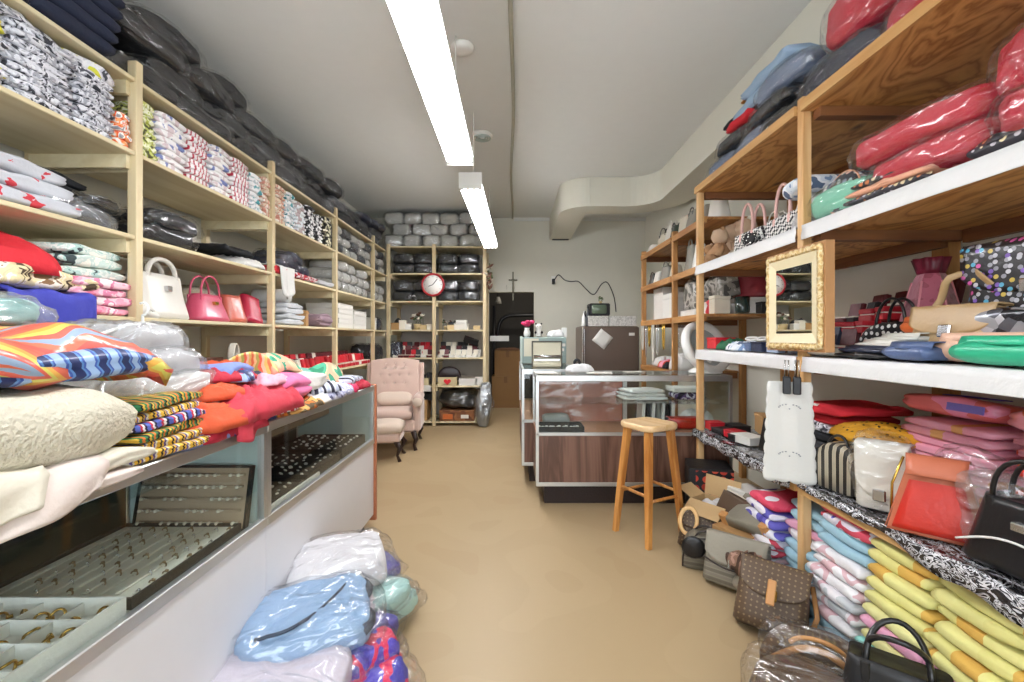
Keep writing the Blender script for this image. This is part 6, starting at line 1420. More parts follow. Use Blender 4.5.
sb = flapbag('handbag', 'taupe shoulder bag with dark trim and round flap, upright on the floor', (1.13, 2.28, .005), (R(-22), 0, RZ+.85), .30, .15, .24, taup, mf=M('taupe_canvas', '#8c8678', .6, var=.05), strap=True, fl=.6, bulge=.5, seed=511, mstrap=espr, sh=.03)
link('flap_trim', MB().tube([(-.13+.26*i/14, -.115-.012, .115-.03*math.sin(PI*i/14)) for i in range(15)], .005, 6).me('ft', espr), sb)
sb2 = domebag('handbag', 'ribbed taupe handbag with black oval end, behind the round flap bag', (1.08, 2.52, .004), (0, 0, RZ+1.2), .24, .15, .18, taup, espr, hh=.02, seed=512, pipe=espr)
link('end_patch', MB().lathe([(0, 0), (.05, .002), (.062, .008), (.05, .014), (0, .015)], 18, axis='Y').me('ep', blkl), sb2, (-.06, -.09, .13))
mb2 = flapbag('handbag', 'brown patterned handbag with looping pale tan handle, next to the stool', (1.13, 2.70, .004), (R(-26), 0, RZ+1.0), .26, .13, .20, brm, strap=False, fl=.5, seed=513, buckle=None)
link('handle', MB().tube([(-.06+.12*math.sin(a)*.4, -.10-.01, .14+.075*math.cos(a)) for a in [2*PI*q/20 for q in range(20)]], (.012, .006), 8, closed=True).me('hd', leather('pale_tan', '#d8b078', .45)), mb2)
fl_ = flapbag('handbag', 'flat grey taupe shoulder bag with tan corners, lying on the boxes', (1.27, 2.47, .235), (R(-62), R(-8), RZ+.35), .27, .07, .22, M('grey_taupe', '#857f70', .55, var=.05), strap=False, fl=.25, seed=514, buckle=None)
for s in (-1, 1): link('corner_patch', bx(s*.135-.025, s*.135+.025, -.048, .05, -.003, .04, bev=.008).me('cp', tanl), fl_)
bowb = g('scarf_bow', 'brown and rose scarf tied in a bow among the floor handbags', 'scarf', heap('sb', .24, .16, .12, M('brown_rose_print', '#6a4a3c', .7, 'noise', ['#4a3428', '#8a6a58', '#b08a7a', '#5a4234'], 14), seed=515, folds=9, amp=.05), (1.16, 2.19, .13), (0, 0, RZ))
tp_ = g('tissue_box', 'taupe flat pouch with dark end, before the purple floor pile', 'pouch', slab('tp', .26, .2, .14, M('taupe_canvas', '#8c8678', .6), seed=516, amp=.008, groove=0), (1.22, 2.12, .004), (0, 0, RZ+.3))
bl_ = g('strap_coil', 'coiled black strap lying by the middle post on the floor', 'strap', MB().tube([((.05-.002*i*.3)*math.cos(i*.7), (.05-.002*i*.3)*math.sin(i*.7), .012+.0035*i) for i in range(40)], .008, 6).me('cs', blkl), (1.27, 2.02, .0), (0, 0, 0))
for i, (x, y, nm, rz) in enumerate(((1.12, 1.65, 'brown patterned handbag in crinkled plastic, lying before the white piles', 1.0), (.97, 1.47, 'brown patterned handbag with orange trim at the very front of the floor', .9))):
    h_ = domebag('handbag', nm, (x, y, .004), (R(-18)*(1-i), 0, RZ+rz), .36, .20, .17, brm, None, seed=520+i, amp=.012)
    link('trim_band', MB().tube([(-.17+.34*q/12, -.105, .035+.10*math.sin(PI*q/12)) for q in range(13)], (.012, .005), 8).me('tb', tanl if i == 0 else leather('orange_tan', '#c8803c', .45)), h_)
    link('handle', MB().tube(arc(.18, .07, -.09, .10, lean=-.03), (.009, .005), 8).me('hd', tanl), h_)
    link('plastic_bag', pillow('pb', .375, .225, .18, FILM, seed=30+i, ex=.5, amp=.022, ridge=.014, nu=40, nv_=20), h_, (0, 0, -.002))
tote('handbag', 'black grained handbag with dark arched handles on the floor at the front', (1.20, 1.40, .0), (0, 0, RZ+.85), .31, .15, .265, leather('black_grain', '#1c1c1e', .5), blkl, top=.82, dt=.6, hh=.12, hw=.5, hr=.009, seed=525, clasp=None, hl=-.10)
# boxes at the far end
REDB = M('red_ball_print', '#1a1b1e', .5, 'dots', ['#c8402c', '#b03424', '#d85a40'], 17, d2=True, rot=(PI/2, 0, 0), thr=.38, var=.03)
cb = thing('box', 'black carton with rows of red round pictures on its front, by the counter', 'box', (1.36, 3.12, 0), (0, 0, RZ+1.3))
link('box_body', bx(-.14, .14, -.13, .13, 0, .40, bev=.003).me('bb', BLKB), cb)
link('printed_front', bx(-.095, .138, -.1335, -.1305, .01, .385).me('pf', REDB), cb)
ob2 = thing('open_carton', 'open brown cardboard box with flaps standing up, on the floor by the handbags', 'box', (1.26, 2.80, .0), (0, 0, RZ+.6))
ob2.scale = (.78, .78, 1.05)
kr2 = M('light_kraft', '#c2a376', .75, var=.05)
for (a, b2, c, d2) in ((-.15, .15, -.10, -.095), (-.15, .15, .095, .10), (-.15, -.145, -.095, .095), (.145, .15, -.095, .095)): link('carton_side', bx(a, b2, c, d2, 0, .25).me('cs', kr2), ob2)
link('carton_floor', bx(-.145, .145, -.095, .095, 0, .005).me('cf', kr2), ob2)
link('carton_flap', bx(-.15, .15, 0, .004, 0, .12).me('cf', kr2), ob2, (0, .10, .251), (R(-12), 0, 0))
link('carton_flap', bx(-.15, .15, -.004, 0, 0, .12).me('cf', kr2), ob2, (0, -.10, .251), (R(118), 0, 0))
link('carton_flap', bx(-.004, 0, -.09, .09, 0, .13).me('cf', kr2), ob2, (-.15, 0, .251), (0, R(-70), 0))
g('paper_wad', 'white paper wad inside the open brown carton', 'paper', heap('pw', .18, .12, .10, PAPER, seed=530), (1.26, 2.80, .18), (0, 0, 0))
pch = clutch('pouch', 'brown patterned pouch with pale edge leaning on the open carton', (1.34, 2.66, .25), (R(68), R(12), RZ+.5), .20, .17, .05, brm, cat='pouch')
link('edge_cord', MB().tube([(-.1, -.085, .02), (-.1, .085, .02), (.1, .085, .02), (.1, -.085, .02)], .006, 6).me('ec', CREAM), pch)
for (lb, x, y, z, w_, d_, h_, m, rz) in (('white long box with a dark slit among the floor boxes', 1.47, 2.72, .26, .26, .16, .09, WBOX, .35), ('grey lidded box under the white long box', 1.47, 2.74, .0, .34, .24, .255, M('grey_card', '#8a877e', .6), .3), ('white box with a dark window beside the purple floor pile', 1.31, 2.235, .435, .20, .14, .09, WBOX, .2), ('flat tan box under the grey taupe bag', 1.30, 2.55, .0, .22, .20, .20, kraft, .5)):
    if 'window' in lb: continue
    carton('box', lb, (x, y, z), (0, 0, RZ+rz), w_, d_, h_, m)

# ================================================================== wooden stool
st_ = thing('bar_stool', 'pale wooden bar stool with square rounded seat in front of the walnut counter', 'stool', (.885, 2.915, 0), (0, 0, R(-62)))
sw = .285
link('seat', MB().loft([rrect(sw*.96, sw*.96, .06, .695, 6), rrect(sw, sw, .065, .703, 6), rrect(sw*1.01, sw*1.01, .065, .722, 6), rrect(sw*.97, sw*.97, .06, .733, 6), rrect(sw*.80, sw*.80, .05, .729, 6)]).me('seat', SEATW), st_)
for sx in (-1, 1):
    for sy in (-1, 1):
        def lr(x, y, z, s_): return [(x-s_, y-s_, z), (x+s_, y-s_, z), (x+s_, y+s_, z), (x-s_, y+s_, z)]
        link('leg', MB().loft([lr(sx*.148, sy*.148, 0, .015), lr(sx*.125, sy*.125, .30, .018), lr(sx*.092, sy*.092, .696, .020)], smooth=False).me('leg', STOOL), st_)
for (a, b2, z) in (((-1, -1), (1, -1), .30), ((1, -1), (1, 1), .27), ((1, 1), (-1, 1), .30), ((-1, 1), (-1, -1), .27)):
    k = .148-.023*z/.30
    link('stretcher', MB().tube([(a[0]*k, a[1]*k, z), (b2[0]*k, b2[1]*k, z)], .010, 10).me('st', STOOL), st_)
# ================================================================== armchair and footstool
pk = M('dusty_pink_velvet', '#cbb0a3', .8, sheen=.4, var=.04, bump=.15, bs=90); pk2 = M('pale_pink_cushion', '#d6c4b4', .85, sheen=.2, var=.03); dkw = M('dark_carved_wood', '#2a1612', .35, coat=.3, var=.05)
ac = thing('armchair', 'dusty pink wingback armchair with buttoned back, beside the counter end', 'armchair', (-1.41, 5.30, 0), (0, 0, R(6)))
W2 = .30
def bkf(u, v):
    x = (u-.5)*2*W2*(1-.06*v); z = .38+.58*v+.035*math.cos((u-.5)*PI)*(v > .85)
    tuft = 0
    for (tu, tv) in [(.3, .55), (.5, .55), (.7, .55), (.2, .72), (.4, .72), (.6, .72), (.8, .72), (.3, .88), (.5, .88), (.7, .88)]: tuft += .016*math.exp(-(((u-tu)/.06)**2+((v-tv)/.05)**2))
    return (x, .20+.12*v-.03*math.sin(v*PI)+tuft, z)
link('backrest', sheet('bk', bkf, 40, 40, pk, -.09), ac)
for (tu, tv) in [(.3, .55), (.5, .55), (.7, .55), (.2, .72), (.4, .72), (.6, .72), (.8, .72), (.3, .88), (.5, .88), (.7, .88)]:
    p = bkf(tu, tv); link('button', MB().lathe([(0, -.006), (.010, -.003), (.010, .003), (0, .005)], 10, axis='Y').me('bt', pk), ac, (p[0], p[1]-.002, p[2]))
for s in (-1, 1):
    link('wing', MB().loft([[(s*(W2+dx), y0+dy*(1-.35*k/6), z) for (dx, dy) in ((-.01, .0), (.035, -.01), (.045, .06), (.04, .14), (.0, .16))] for k in range(7) for z, y0 in ((.50+.46*k/6, .10+.14*math.sin(k/6*PI/2)),)]).me('wing', pk), ac)
    link('arm', MB().tube([(s*(W2-.0), .28, .56), (s*(W2+.005), .0, .565), (s*(W2+.015), -.20, .56), (s*(W2+.02), -.27, .545)], [.05, .055, .062, .058], 16).me('arm', pk), ac)
    link('arm_panel', bx(s*W2-.035, s*W2+.05, -.25, .28, .20, .55, bev=.03).me('ap', pk), ac)
    link('arm_scroll', MB().lathe([(0, -.012), (.045, -.01), (.055, 0), (.05, .01), (0, .012)], 18, axis='Y').me('as', pk2), ac, (s*(W2+.018), -.275, .545))
    for y in (-.24, .30):
        link('leg', MB().tube([(s*(W2-.03), y, .21), (s*(W2+.005), y-.03 if y < 0 else y+.03, .13), (s*(W2-.02), y, .06), (s*(W2), y-.02 if y < 0 else y+.02, .0)], [.032, .028, .016, .022], 10).me('leg', dkw), ac)
link('seat_base', bx(-W2, W2, -.27, .30, .20, .34, bev=.03).me('sb', pk), ac)
link('seat_cushion', slab('sc', W2*2-.09, .50, .12, pk, seed=3, amp=.006, groove=.05), ac, (0, -.05, .335))
thing('cushion', 'cream oblong cushion lying against the buttoned armchair back', 'cushion', (-1.41, 5.385, .458), (R(-32), 0, R(6)), None, pillow('cu', .42, .15, .17, pk2, seed=5, ex=.55, amp=.006))
fs_ = thing('footstool', 'dusty pink footstool with dark curved legs in front of the armchair', 'footstool', (-1.40, 4.76, 0), (0, 0, R(6)))
link('seat', slab('fsc', .50, .38, .13, pk2, seed=8, amp=.006, groove=.05), fs_, (0, 0, .27))
link('apron', bx(-.235, .235, -.175, .175, .19, .28, bev=.02).me('ap', pk), fs_)
for sx in (-1, 1):
    for sy in (-1, 1): link('leg', MB().tube([(sx*.19, sy*.14, .20), (sx*.235, sy*.175, .14), (sx*.205, sy*.15, .06), (sx*.235, sy*.175, 0)], [.03, .028, .014, .02], 10).me('leg', dkw), fs_)
# ================================================================== back wall things
cx_ = thing('crucifix', 'dark metal crucifix mounted on the wall over the doorway', 'crucifix', (.016, YB-.02, 1.86), (0, 0, 0))
brz = M('dull_bronze', '#6d6a5c', .4, metal=.6)
link('cross', bx(-.012, .012, -.008, .010, 0, .46, bev=.004).box(-.07, .07, -.008, .010, .315, .34, bev=.004).me('cross', brz), cx_)
link('corpus', MB().tube([(0, -.02, .12), (.004, -.022, .20), (0, -.02, .27), (0, -.02, .325)], [.007, .011, .014, .010], 8).tube([(-.058, -.014, .335), (0, -.02, .315), (.058, -.014, .335)], .006, 6).lathe([(0, -.016), (.013, -.004), (.012, .01), (0, .018)], 10, c=(0, -.024, .35)).me('corpus', M('pale_bronze', '#8e8a78', .4, metal=.5)), cx_)
thing('wall_nail', 'small nail hook in the wall beside the crucifix', 'nail', (-.085, YB-.002, 2.09), (PI/2, 0, 0), None, MB().tube([(0, 0, 0), (0, 0, .02), (0, .012, .026)], .004, 6).tube([(0, -.05, .002), (0, 0, .004)], .003, 6).me('nail', SILV))
wp = [(553.9, 281), (558.5, 274.8), (564.7, 280), (571, 281.5), (578.6, 281.6), (586.3, 289.3), (594, 294.5), (601.7, 284), (607.8, 283), (614, 297), (616, 312)]
def smooth(P, n=6):
    out = []
    for i in range(len(P)-1):
        p0, p1, p2, p3 = P[max(0, i-1)], P[i], P[i+1], P[min(len(P)-1, i+2)]
        for k in range(n):
            t = k/n
            out.append(tuple(.5*((2*p1[j])+(-p0[j]+p2[j])*t+(2*p0[j]-5*p1[j]+4*p2[j]-p3[j])*t*t+(-p0[j]+3*p1[j]-3*p2[j]+p3[j])*t**3) for j in range(len(p1))))
    return out+[P[-1]]
wc = thing('power_cord', 'black cord looping across the bare back wall from a plug', 'cord', (0, 0, 0))
link('cord', MB().tube([at(px, py, YB-.015) for px, py in smooth(wp)], .007, 6).me('cord', BLK), wc)
p = at(553.5, 281, YB-.03); link('plug', bx(p.x-.025, p.x+.025, YB-.05, YB-.002, p.z-.05, p.z+.035, bev=.008).me('plug', BLK), wc)
thing('wall_outlet', 'white outlet plate under the black plug on the back wall', 'outlet', (.665, YB-.006, 2.20), (0, 0, 0), None, bx(-.035, .035, -.0, .005, -.055, .055, bev=.002).me('outlet', WPL))
# fridge
FRB = M('brown_enamel', '#5f5046', .38, coat=.15, var=.03, bump=.03)
fr = thing('refrigerator', 'brown refrigerator with paper note, standing behind the glass counter', 'refrigerator', (.885, 5.6, 0))
link('fridge_body', bx(0, .70, .05, .66, .03, 1.415, bev=.012).me('fb', FRB), fr)
link('door', bx(0, .70, 0, .045, .04, .785, bev=.014).me('dr', FRB), fr)
link('freezer_door', bx(0, .70, 0, .045, .795, 1.41, bev=.014).me('fd', FRB), fr)
link('handle', bx(.004, .018, -.03, -.001, .95, 1.38, bev=.005).me('hd', SILV), fr)
link('side_trim', bx(-.006, .0, .0, .045, .05, 1.40, bev=.002).me('st', SILV), fr)
thing('paper_note', 'white square paper note stuck cornerwise on the brown refrigerator', 'note', (1.126, 5.598, 1.255), (0, R(38), 0), None, sheet('pn', lambda u, v: ((u-.5)*.19, -.004+.002*math.sin(u*3), (v-.5)*.185), 4, 4, WBOX, .001))
thing('paper_tag', 'small white tag stuck near the top right of the brown refrigerator', 'tag', (1.49, 5.598, 1.315), (0, 0, 0), None, bx(-.035, .035, -.002, .001, -.018, .018).me('tag', WBOX))
for (nm, lb, x, z, w_, d_, h_, m, ct) in (('box', 'long white box on the refrigerator under the small television', 1.09, 1.417, .255, .25, .13, M('speckled_white_card', '#cfcdc8', .7, 'noise', ['#c8c6c0', '#d8d6d0', '#b4b2ac', '#d2d0ca'], 30), 'box'), ('box', 'long white box on the refrigerator next to the shelving post', 1.40, 1.417, .34, .25, .13, _mc.get('speckled_white_card') or WBOX, 'box')):
    carton(nm, lb, (x, 5.8, z), (0, 0, 0), w_, d_, h_, m, cat=ct)
tv = thing('television', 'small black portable television on a white box above the refrigerator', 'television', (1.115, 5.80, 1.552))
link('tv_case', bx(-.13, .13, -.10, .12, 0, .155, bev=.012).me('tc', BLK), tv)
link('screen', MB().loft([rrect(.19, .115, .02, 0, 4), rrect(.185, .11, .02, .006, 4)]).me('scr', M('green_screen', '#5c6a58', .12, coat=.5, var=.02)), tv, (-.01, -.101, .08), (PI/2, 0, 0))
flower_pot('small green potted plant on the portable television', (1.14, 5.80, 1.71), 10, .45, cols=[flw[2]], cat='plant', name='potted_plant')
def bottle(lb, loc, h, r_, m, mc, grp=None):
    t = thing('bottle', lb, 'bottle', loc, 0, grp)
    link('bottle_body', MB().lathe([(r_*.9, 0), (r_, .01), (r_, h*.6), (r_*.4, h*.78), (r_*.38, h*.9), (0, h*.9)], 16).me('bt', m), t)
    link('bottle_cap', MB().lathe([(r_*.45, h*.88), (r_*.45, h), (0, h)], 12).me('cap', mc), t)
bottle('white pump bottle on the refrigerator corner', (.915, 5.75, 1.417), .19, .025, WPL, WPL)
bottle('tall grey bottle on the refrigerator between white and black ones', (.965, 5.72, 1.417), .25, .026, greyk, BLK); bottle('squat black bottle next to the speckled white box', (.945, 5.85, 1.417), .20, .03, BLK, SILV)
# things on the slim counter and cash cabinet
cab = thing('cash_cabinet', 'pale teal metal cabinet with papers taped on it, on the slim counter', 'cabinet', (.335, 4.72, 1.002))
link('cabinet_body', bx(-.225, .235, 0, .34, 0, .275, bev=.006).me('cb', M('teal_grey_enamel', '#8fa3a0', .4, var=.03)), cab)
link('side_plate', bx(-.245, -.226, -.004, .34, 0, .285, bev=.003).me('sp', M('pale_mint', '#b8c8c2', .4)), cab)
link('taped_paper', bx(-.21, -.055, -.004, -.001, .075, .262).me('tp', M('old_paper', '#d8d5c2', .8)), cab)
for i, (x, z) in enumerate(((.14, .08), (.155, .13), (.17, .18))): link('sticker', bx(x, x+.055, -.004, -.001, z, z+.03).me('sk', WBOX), cab)
pr = thing('receipt_printer', 'cream office machine with dark rim on the slim glass counter', 'printer', (.325, 4.18, 1.002))
link('printer_body', bx(-.135, .135, 0, .22, 0, .235, bev=.012).me('pb', M('cream_plastic', '#cfcab2', .45, var=.02)), pr)
link('dark_rim', bx(-.142, .142, -.004, .03, .228, .242, bev=.004).box(-.142, -.132, -.004, .03, .0, .228).box(.132, .142, -.004, .03, .0, .228).me('dr', M('dark_rim', '#4a4a40', .4)), pr)
link('paper_slot', bx(-.12, .12, -.006, .004, .055, .075, bev=.003).me('ps', SILV), pr)
link('front_lip', bx(-.13, .13, -.03, .0, .0, .04, bev=.008).me('fl', _mc['cream_plastic']), pr)
link('roller', MB().tube([(-.125, -.012, .098), (.125, -.012, .098)], .014, 12).me('rl', SILV), pr)
pv = thing('flower_vase', 'white vase of bright pink flowers on the teal cabinet by the doorway', 'vase', (.16, 4.80, 1.278))
link('vase_body', MB().lathe([(.022, 0), (.034, .02), (.036, .05), (.024, .085), (.03, .10), (.025, .098), (0, .09)], 18).me('vb', WPL), pv)
for i in range(11):
    a = i*2.4; q = .012+.018*(i % 3)
    link('pink_flower', MB().lathe([(0, -.02), (.020, -.008), (.028, .006), (.018, .016), (0, .008)], 9).me('pf', M('hot_pink_petal', '#d8386c', .6)), pv, (q*math.cos(a)*1.3, q*math.sin(a), .13+.014*(i % 3)), (rng.uniform(-.6, .6), rng.uniform(-.6, .6), 0))
fg = thing('plush_bear', 'small white plush bear with black ears on the teal cabinet', 'plush', (.285, 4.80, 1.278))
fur = M('white_plush', '#dad8d2', .9); blf = M('black_plush', '#222224', .9)
link('plush_body', MB().lathe([(.02, 0), (.036, .015), (.036, .05), (.022, .075), (.034, .095), (.036, .115), (.024, .138), (0, .145)], 16).me('pb', fur), fg)
for s in (-1, 1):
    link('ear', MB().lathe([(0, -.012), (.013, 0), (0, .012)], 10).me('ear', blf), fg, (s*.028, 0, .142)); link('paw', MB().lathe([(0, -.02), (.014, 0), (0, .02)], 10).me('paw', blf), fg, (s*.033, -.02, .05)); link('eye_patch', MB().lathe([(0, -.004), (.007, 0), (0, .004)], 8).me('ey', blf), fg, (s*.013, -.034, .112))
g('paper_bow', 'crumpled white paper heap on the teal cabinet', 'paper', heap('ph', .20, .16, .10, PAPER, seed=601, folds=8), (.48, 4.84, 1.278), (0, 0, 0))
carton('card_holder', 'white card holder beside the white paper heap on teal cabinet', (.56, 4.82, 1.278), 0, .05, .08, .10, WPL, cat='card holder', lid=False)
for s in range(2): carton('receipt_stack', f'small {("black", "white")[s]} box at the end of the teal cabinet', (.40+.14*s, 4.86, 1.278+.11*s), 0, .05, .05, .04, (BLKB, WBOX)[s], lid=False) if s == 0 else None
g('tissue_paper', 'crumpled white tissue on the walnut counter near the refrigerator', 'tissue', heap('tp', .24, .16, .085, PAPER, seed=602, folds=8), (.56, 3.74, .992), (0, 0, 0))
thing('tape_roll', 'black tape roll standing in the white tissue on the counter', 'tape', (.55, 3.80, 1.065), (PI/2, 0, 0), None, MB().tube([(.022*math.cos(a*PI/10), .022*math.sin(a*PI/10), 0) for a in range(20)], (.008, .012), 8, closed=True).me('tape', BLK))
for i, (x, y, w_, h_, rz, nm) in enumerate(((.27, 3.63, .17, .20, .1, 'by the doorway end'), (.70, 3.62, .20, .18, -.15, 'before the refrigerator'), (1.0, 3.70, .16, .08, .2, 'near the amber post'))):
    thing('paper_sheet', f'white paper sheet on the walnut counter top, {nm}', 'paper', (x, y, .992), (0, 0, rz), None, bx(-w_/2, w_/2, -h_/2, h_/2, 0, .003).me('ps', WBOX))
# inside the walnut counter
t = tray('jewelry_tray', 'black tray of white earrings on the deck of the walnut counter', (.37, 3.52, .556), (0, 0, 0), .36, .20, .042, PADB)
for i in range(24): thing('earring', 'white pearl earring in the black tray of the walnut counter', 'earring', (.37-.15+.027*(i % 12)+rng.uniform(-.008, .008), 3.47+.09*(i//12)+rng.uniform(-.02, .02), .566), 0, 'white earrings in the walnut counter', earw, 1.25)
g('grey_case', 'grey rounded case behind the black tray in the walnut counter', 'case', slab('gc', .22, .13, .095, M('grey_case', '#8a8c8c', .5), seed=610, groove=0, amp=.004), (.36, 3.72, .556), (R(10), 0, 0))
g('plastic_cover', 'clear wrinkled plastic hung before the rose panel in the walnut counter', 'plastic sheet', sheet('pc', lambda u, v: (.22+.70*u, 3.82+.012*nz1((u*6, v*5, 0), 1.5, 3)+.01*math.sin(u*9), .56+.36*v), 30, 20, film('hung_polythene', haze=.02, gloss=.10, bs=7), .0015), (0, 0, 0), (0, 0, 0))
for i in range(7):
    carton('book', f'{("white", "black", "white", "grey", "white", "black", "white")[i]} upright folder on the counter deck, {ORDC[i]} of seven behind the stool', (1.06+.040*i, 3.72, .556), (0, R(3), 0), .026, .16, .19, (WBOX, BLKB, WBOX, M('grey_card', '#8a877e', .6), WBOX, BLKB, WBOX)[i], cat='folder', lid=False)
for i in range(3): g('folded_cloth', f'white folded linen on the counter glass shelf, {ordl(i, 3)} of three', 'linen', slab('fl', .36-.03*i, .24, .028, m_wht, seed=612+i, amp=.008), (1.06, 3.70, .774+.0285*i), (0, 0, .1*i))
g('folded_cloth', 'purple and white patterned box cloth on the counter glass shelf', 'cloth', slab('pp', .20, .2, .06, M('plum_print', '#4a3a5c', .6, 'noise', ['#2a2030', '#5a4470', '#c8c4d0', '#3a2c44'], 14), seed=616, amp=.006), (1.42, 3.70, .774), (0, 0, 0))
carton('box', 'flat white box on the plum cloth in the walnut counter', (1.42, 3.70, .836), 0, .24, .2, .035, WBOX)
clutch('purse', 'red leather purse on the deck of the walnut counter beyond the stool', (1.36, 3.58, .556), 0, .24, .14, .075, leather('vermilion', '#b8322c', .4))
g('rumpled_cloth', 'white linen crumpled at the shelving end of the walnut counter', 'linen', heap('lin', .26, .22, .16, m_wht, seed=618, folds=7), (1.53, 3.73, .556), (0, 0, 0))
carton('box', 'dark flat box under the red purse in the walnut counter', (1.20, 3.54, .556), 0, .16, .12, .03, BLKB)
# white round appliance on the counter
ap_ = thing('round_fan', 'white round plastic appliance with dish head on a flared base, on the walnut counter', 'appliance', (1.57, 3.66, .992), (0, 0, R(22)))
ap_.scale = (.86,)*3
link('flared_base', MB().lathe([(.15, 0), (.15, .012), (.11, .035), (.07, .07), (.055, .13), (.05, .16), (0, .16)], 28).me('fb', WPL), ap_)
hd_ = link('ring_head', MB().lathe([(.19, .0), (.20, .045), (.235, .06), (.262, .04), (.268, .0), (.25, -.03), (.21, -.03), (.19, .0)], 44, cap=False).me('dh', WPL), ap_, (0, 0, .235), (R(66), 0, 0))
link('clear_cover', MB().lathe([(.205, .01), (.12, -.006), (0, -.012)], 36, cap=False).me('cc', M('frosted_cover', '#a9b0b0', .35, var=.02)), hd_)
link('control_plate', bx(-.03, .03, .215, .245, .052, .066, bev=.004).me('cp', M('grey_plate', '#8a8e90', .4)), hd_)
# ================================================================== amber shelving contents
Y_ = XT
cream = leather('cream', '#cfc8b6', .5); greyl = leather('stone', '#8b897f', .5); dgl = leather('dark_grey', '#4a4a48', .45)
A1, A2, A3, A4 = [z+.003 for z in RB]
A3 += .0
TT = [('tote', 'white clutch bag lying at the far end of the top amber shelf', .10, 4.93, A1, .22, .16, .09, wl, 0, 0), ('tote', 'cream handbag with dark handles, second on the top amber shelf', .14, 4.70, A1, .20, .12, .16, cream, .08, 1), ('tote', 'white tote with dark trim on the top amber shelf', .14, 4.48, A1, .20, .12, .20, wl, .06, 1), ('tote', 'dark green handbag on the top amber shelf', .12, 4.32, A1, .14, .12, .15, leather('forest', '#3a4438', .45), .05, 1),
      ('tote', 'ivory handbag by the amber post on the top shelf', .16, 4.18, A1, .16, .12, .20, cream, 0, 0), ('tote', 'stone grey handbag past the amber post on the top shelf', .16, 3.98, A1, .20, .14, .20, greyl, .05, 1), ('tote', 'taupe handbag on the top amber shelf nearer the plywood unit', .16, 3.74, A1, .20, .14, .17, leather('taupe', '#8a8378', .5), 0, 0), ('tote', 'ivory flat handbag on the top amber shelf next to the plywood unit', .16, 3.52, A1, .18, .12, .2, wl, 0, 0),
      ('tote', 'small dark grey handbag at the far end of the second amber shelf', .10, 4.94, A2, .14, .10, .13, dgl, .04, 1), ('tote', 'small white handbag, second on the second amber shelf', .10, 4.76, A2, .12, .10, .13, wl, 0, 0), ('tote', 'mid grey handbag with handles, third on the second amber shelf', .12, 4.56, A2, .18, .12, .16, greyl, .06, 1), ('tote', 'cream handbag by the amber post on the second shelf', .12, 4.32, A2, .14, .12, .13, cream, 0, 0),
      ('tote', 'tall grey tote bag past the amber post on the second shelf', .14, 3.96, A2, .20, .14, .25, greyl, .07, 1), ('tote', 'white shopping bag beside the tall grey tote', .13, 3.80, A2, .10, .14, .22, WPL, 0, 0)]
for i, (_k, lb, X, y, z, w_, d_, h_, m, hh_, _c) in enumerate(TT):
    tote('handbag', lb, (Y_+X, y, z), (0, 0, RZ+rng.uniform(-.1, .25)), w_, d_, h_, m, dgl if i % 2 else m, top=.82, dt=.5, hh=hh_, hr=.006, seed=700+i, amp=.008)
def doll(lb, loc, s, m, m2):
    t = thing('plush_doll', lb, 'plush', loc, (0, 0, RZ), None)
    link('plush_body', MB().lathe([(.03*s, 0), (.07*s, .02*s), (.075*s, .07*s), (.04*s, .13*s), (.035*s, .14*s), (0, .145*s)], 16).me('db', m), t)
    link('plush_head', MB().lathe([(0, -.06*s), (.045*s, -.04*s), (.06*s, 0), (.045*s, .045*s), (0, .06*s)], 16).me('dh', m2), t, (0, 0, .19*s))
    for a in (-1, 1):
        link('plush_arm', MB().tube([(a*.04*s, -.01, .12*s), (a*.09*s, -.03*s, .08*s), (a*.09*s, -.06*s, .04*s)], [.022*s, .022*s, .026*s], 8).me('da', m), t); link('plush_leg', MB().tube([(a*.03*s, -.03*s, .03*s), (a*.06*s, -.11*s, .025*s)], [.03*s, .032*s], 8).me('dl', m), t); link('plush_ear', MB().lathe([(0, -.015*s), (.02*s, 0), (0, .015*s)], 10).me('de', m), t, (a*.045*s, 0, .24*s))
camel_ = M('camel_plush', '#b08a66', .95, var=.1); beig_ = M('beige_plush', '#c9ad92', .95, var=.1)
doll('tan plush doll sitting on the second amber shelf beside check totes', (Y_+.11, 3.40, A2), 1.05, camel_, beig_); doll('beige plush doll behind the tan one on the second amber shelf', (Y_+.26, 3.50, A2), 1.3, beig_, beig_); doll('small beige plush doll next to the white shopping bag', (Y_+.13, 3.62, A2), .75, beig_, camel_); doll('cream plush doll at the back of the second amber shelf', (Y_+.3, 3.38, A2), 1.35, cream, beig_)
p_net = M('grey_net_print', '#77746e', .5, 'noise', ['#4a4844', '#8a8780', '#b0ada6', '#5f5c58'], 14, coat=.5)
domebag('handbag', 'rounded grey crinkled handbag on the third amber shelf beside the post', (Y_+.15, 3.92, A3+.06), (0, 0, RZ), .28, .14, .26, p_net, greyl, hh=.02, seed=720, amp=.02)
domebag('handbag', 'grey patterned handbag heap on the third shelf near the plywood unit', (Y_+.20, 3.55, A3+.13), (0, 0, RZ), .30, .16, .20, p_net, None, seed=721, amp=.03)
tote('handbag', 'maroon leather handbag on white boxes near the gold mirror', (Y_+.36, 3.46, A3+.125), (0, 0, RZ+.6), .32, .18, .20, leather('maroon', '#8a3038', .42, .2), leather('maroon', '#8a3038', .42, .2), top=.7, hh=0, seed=722)
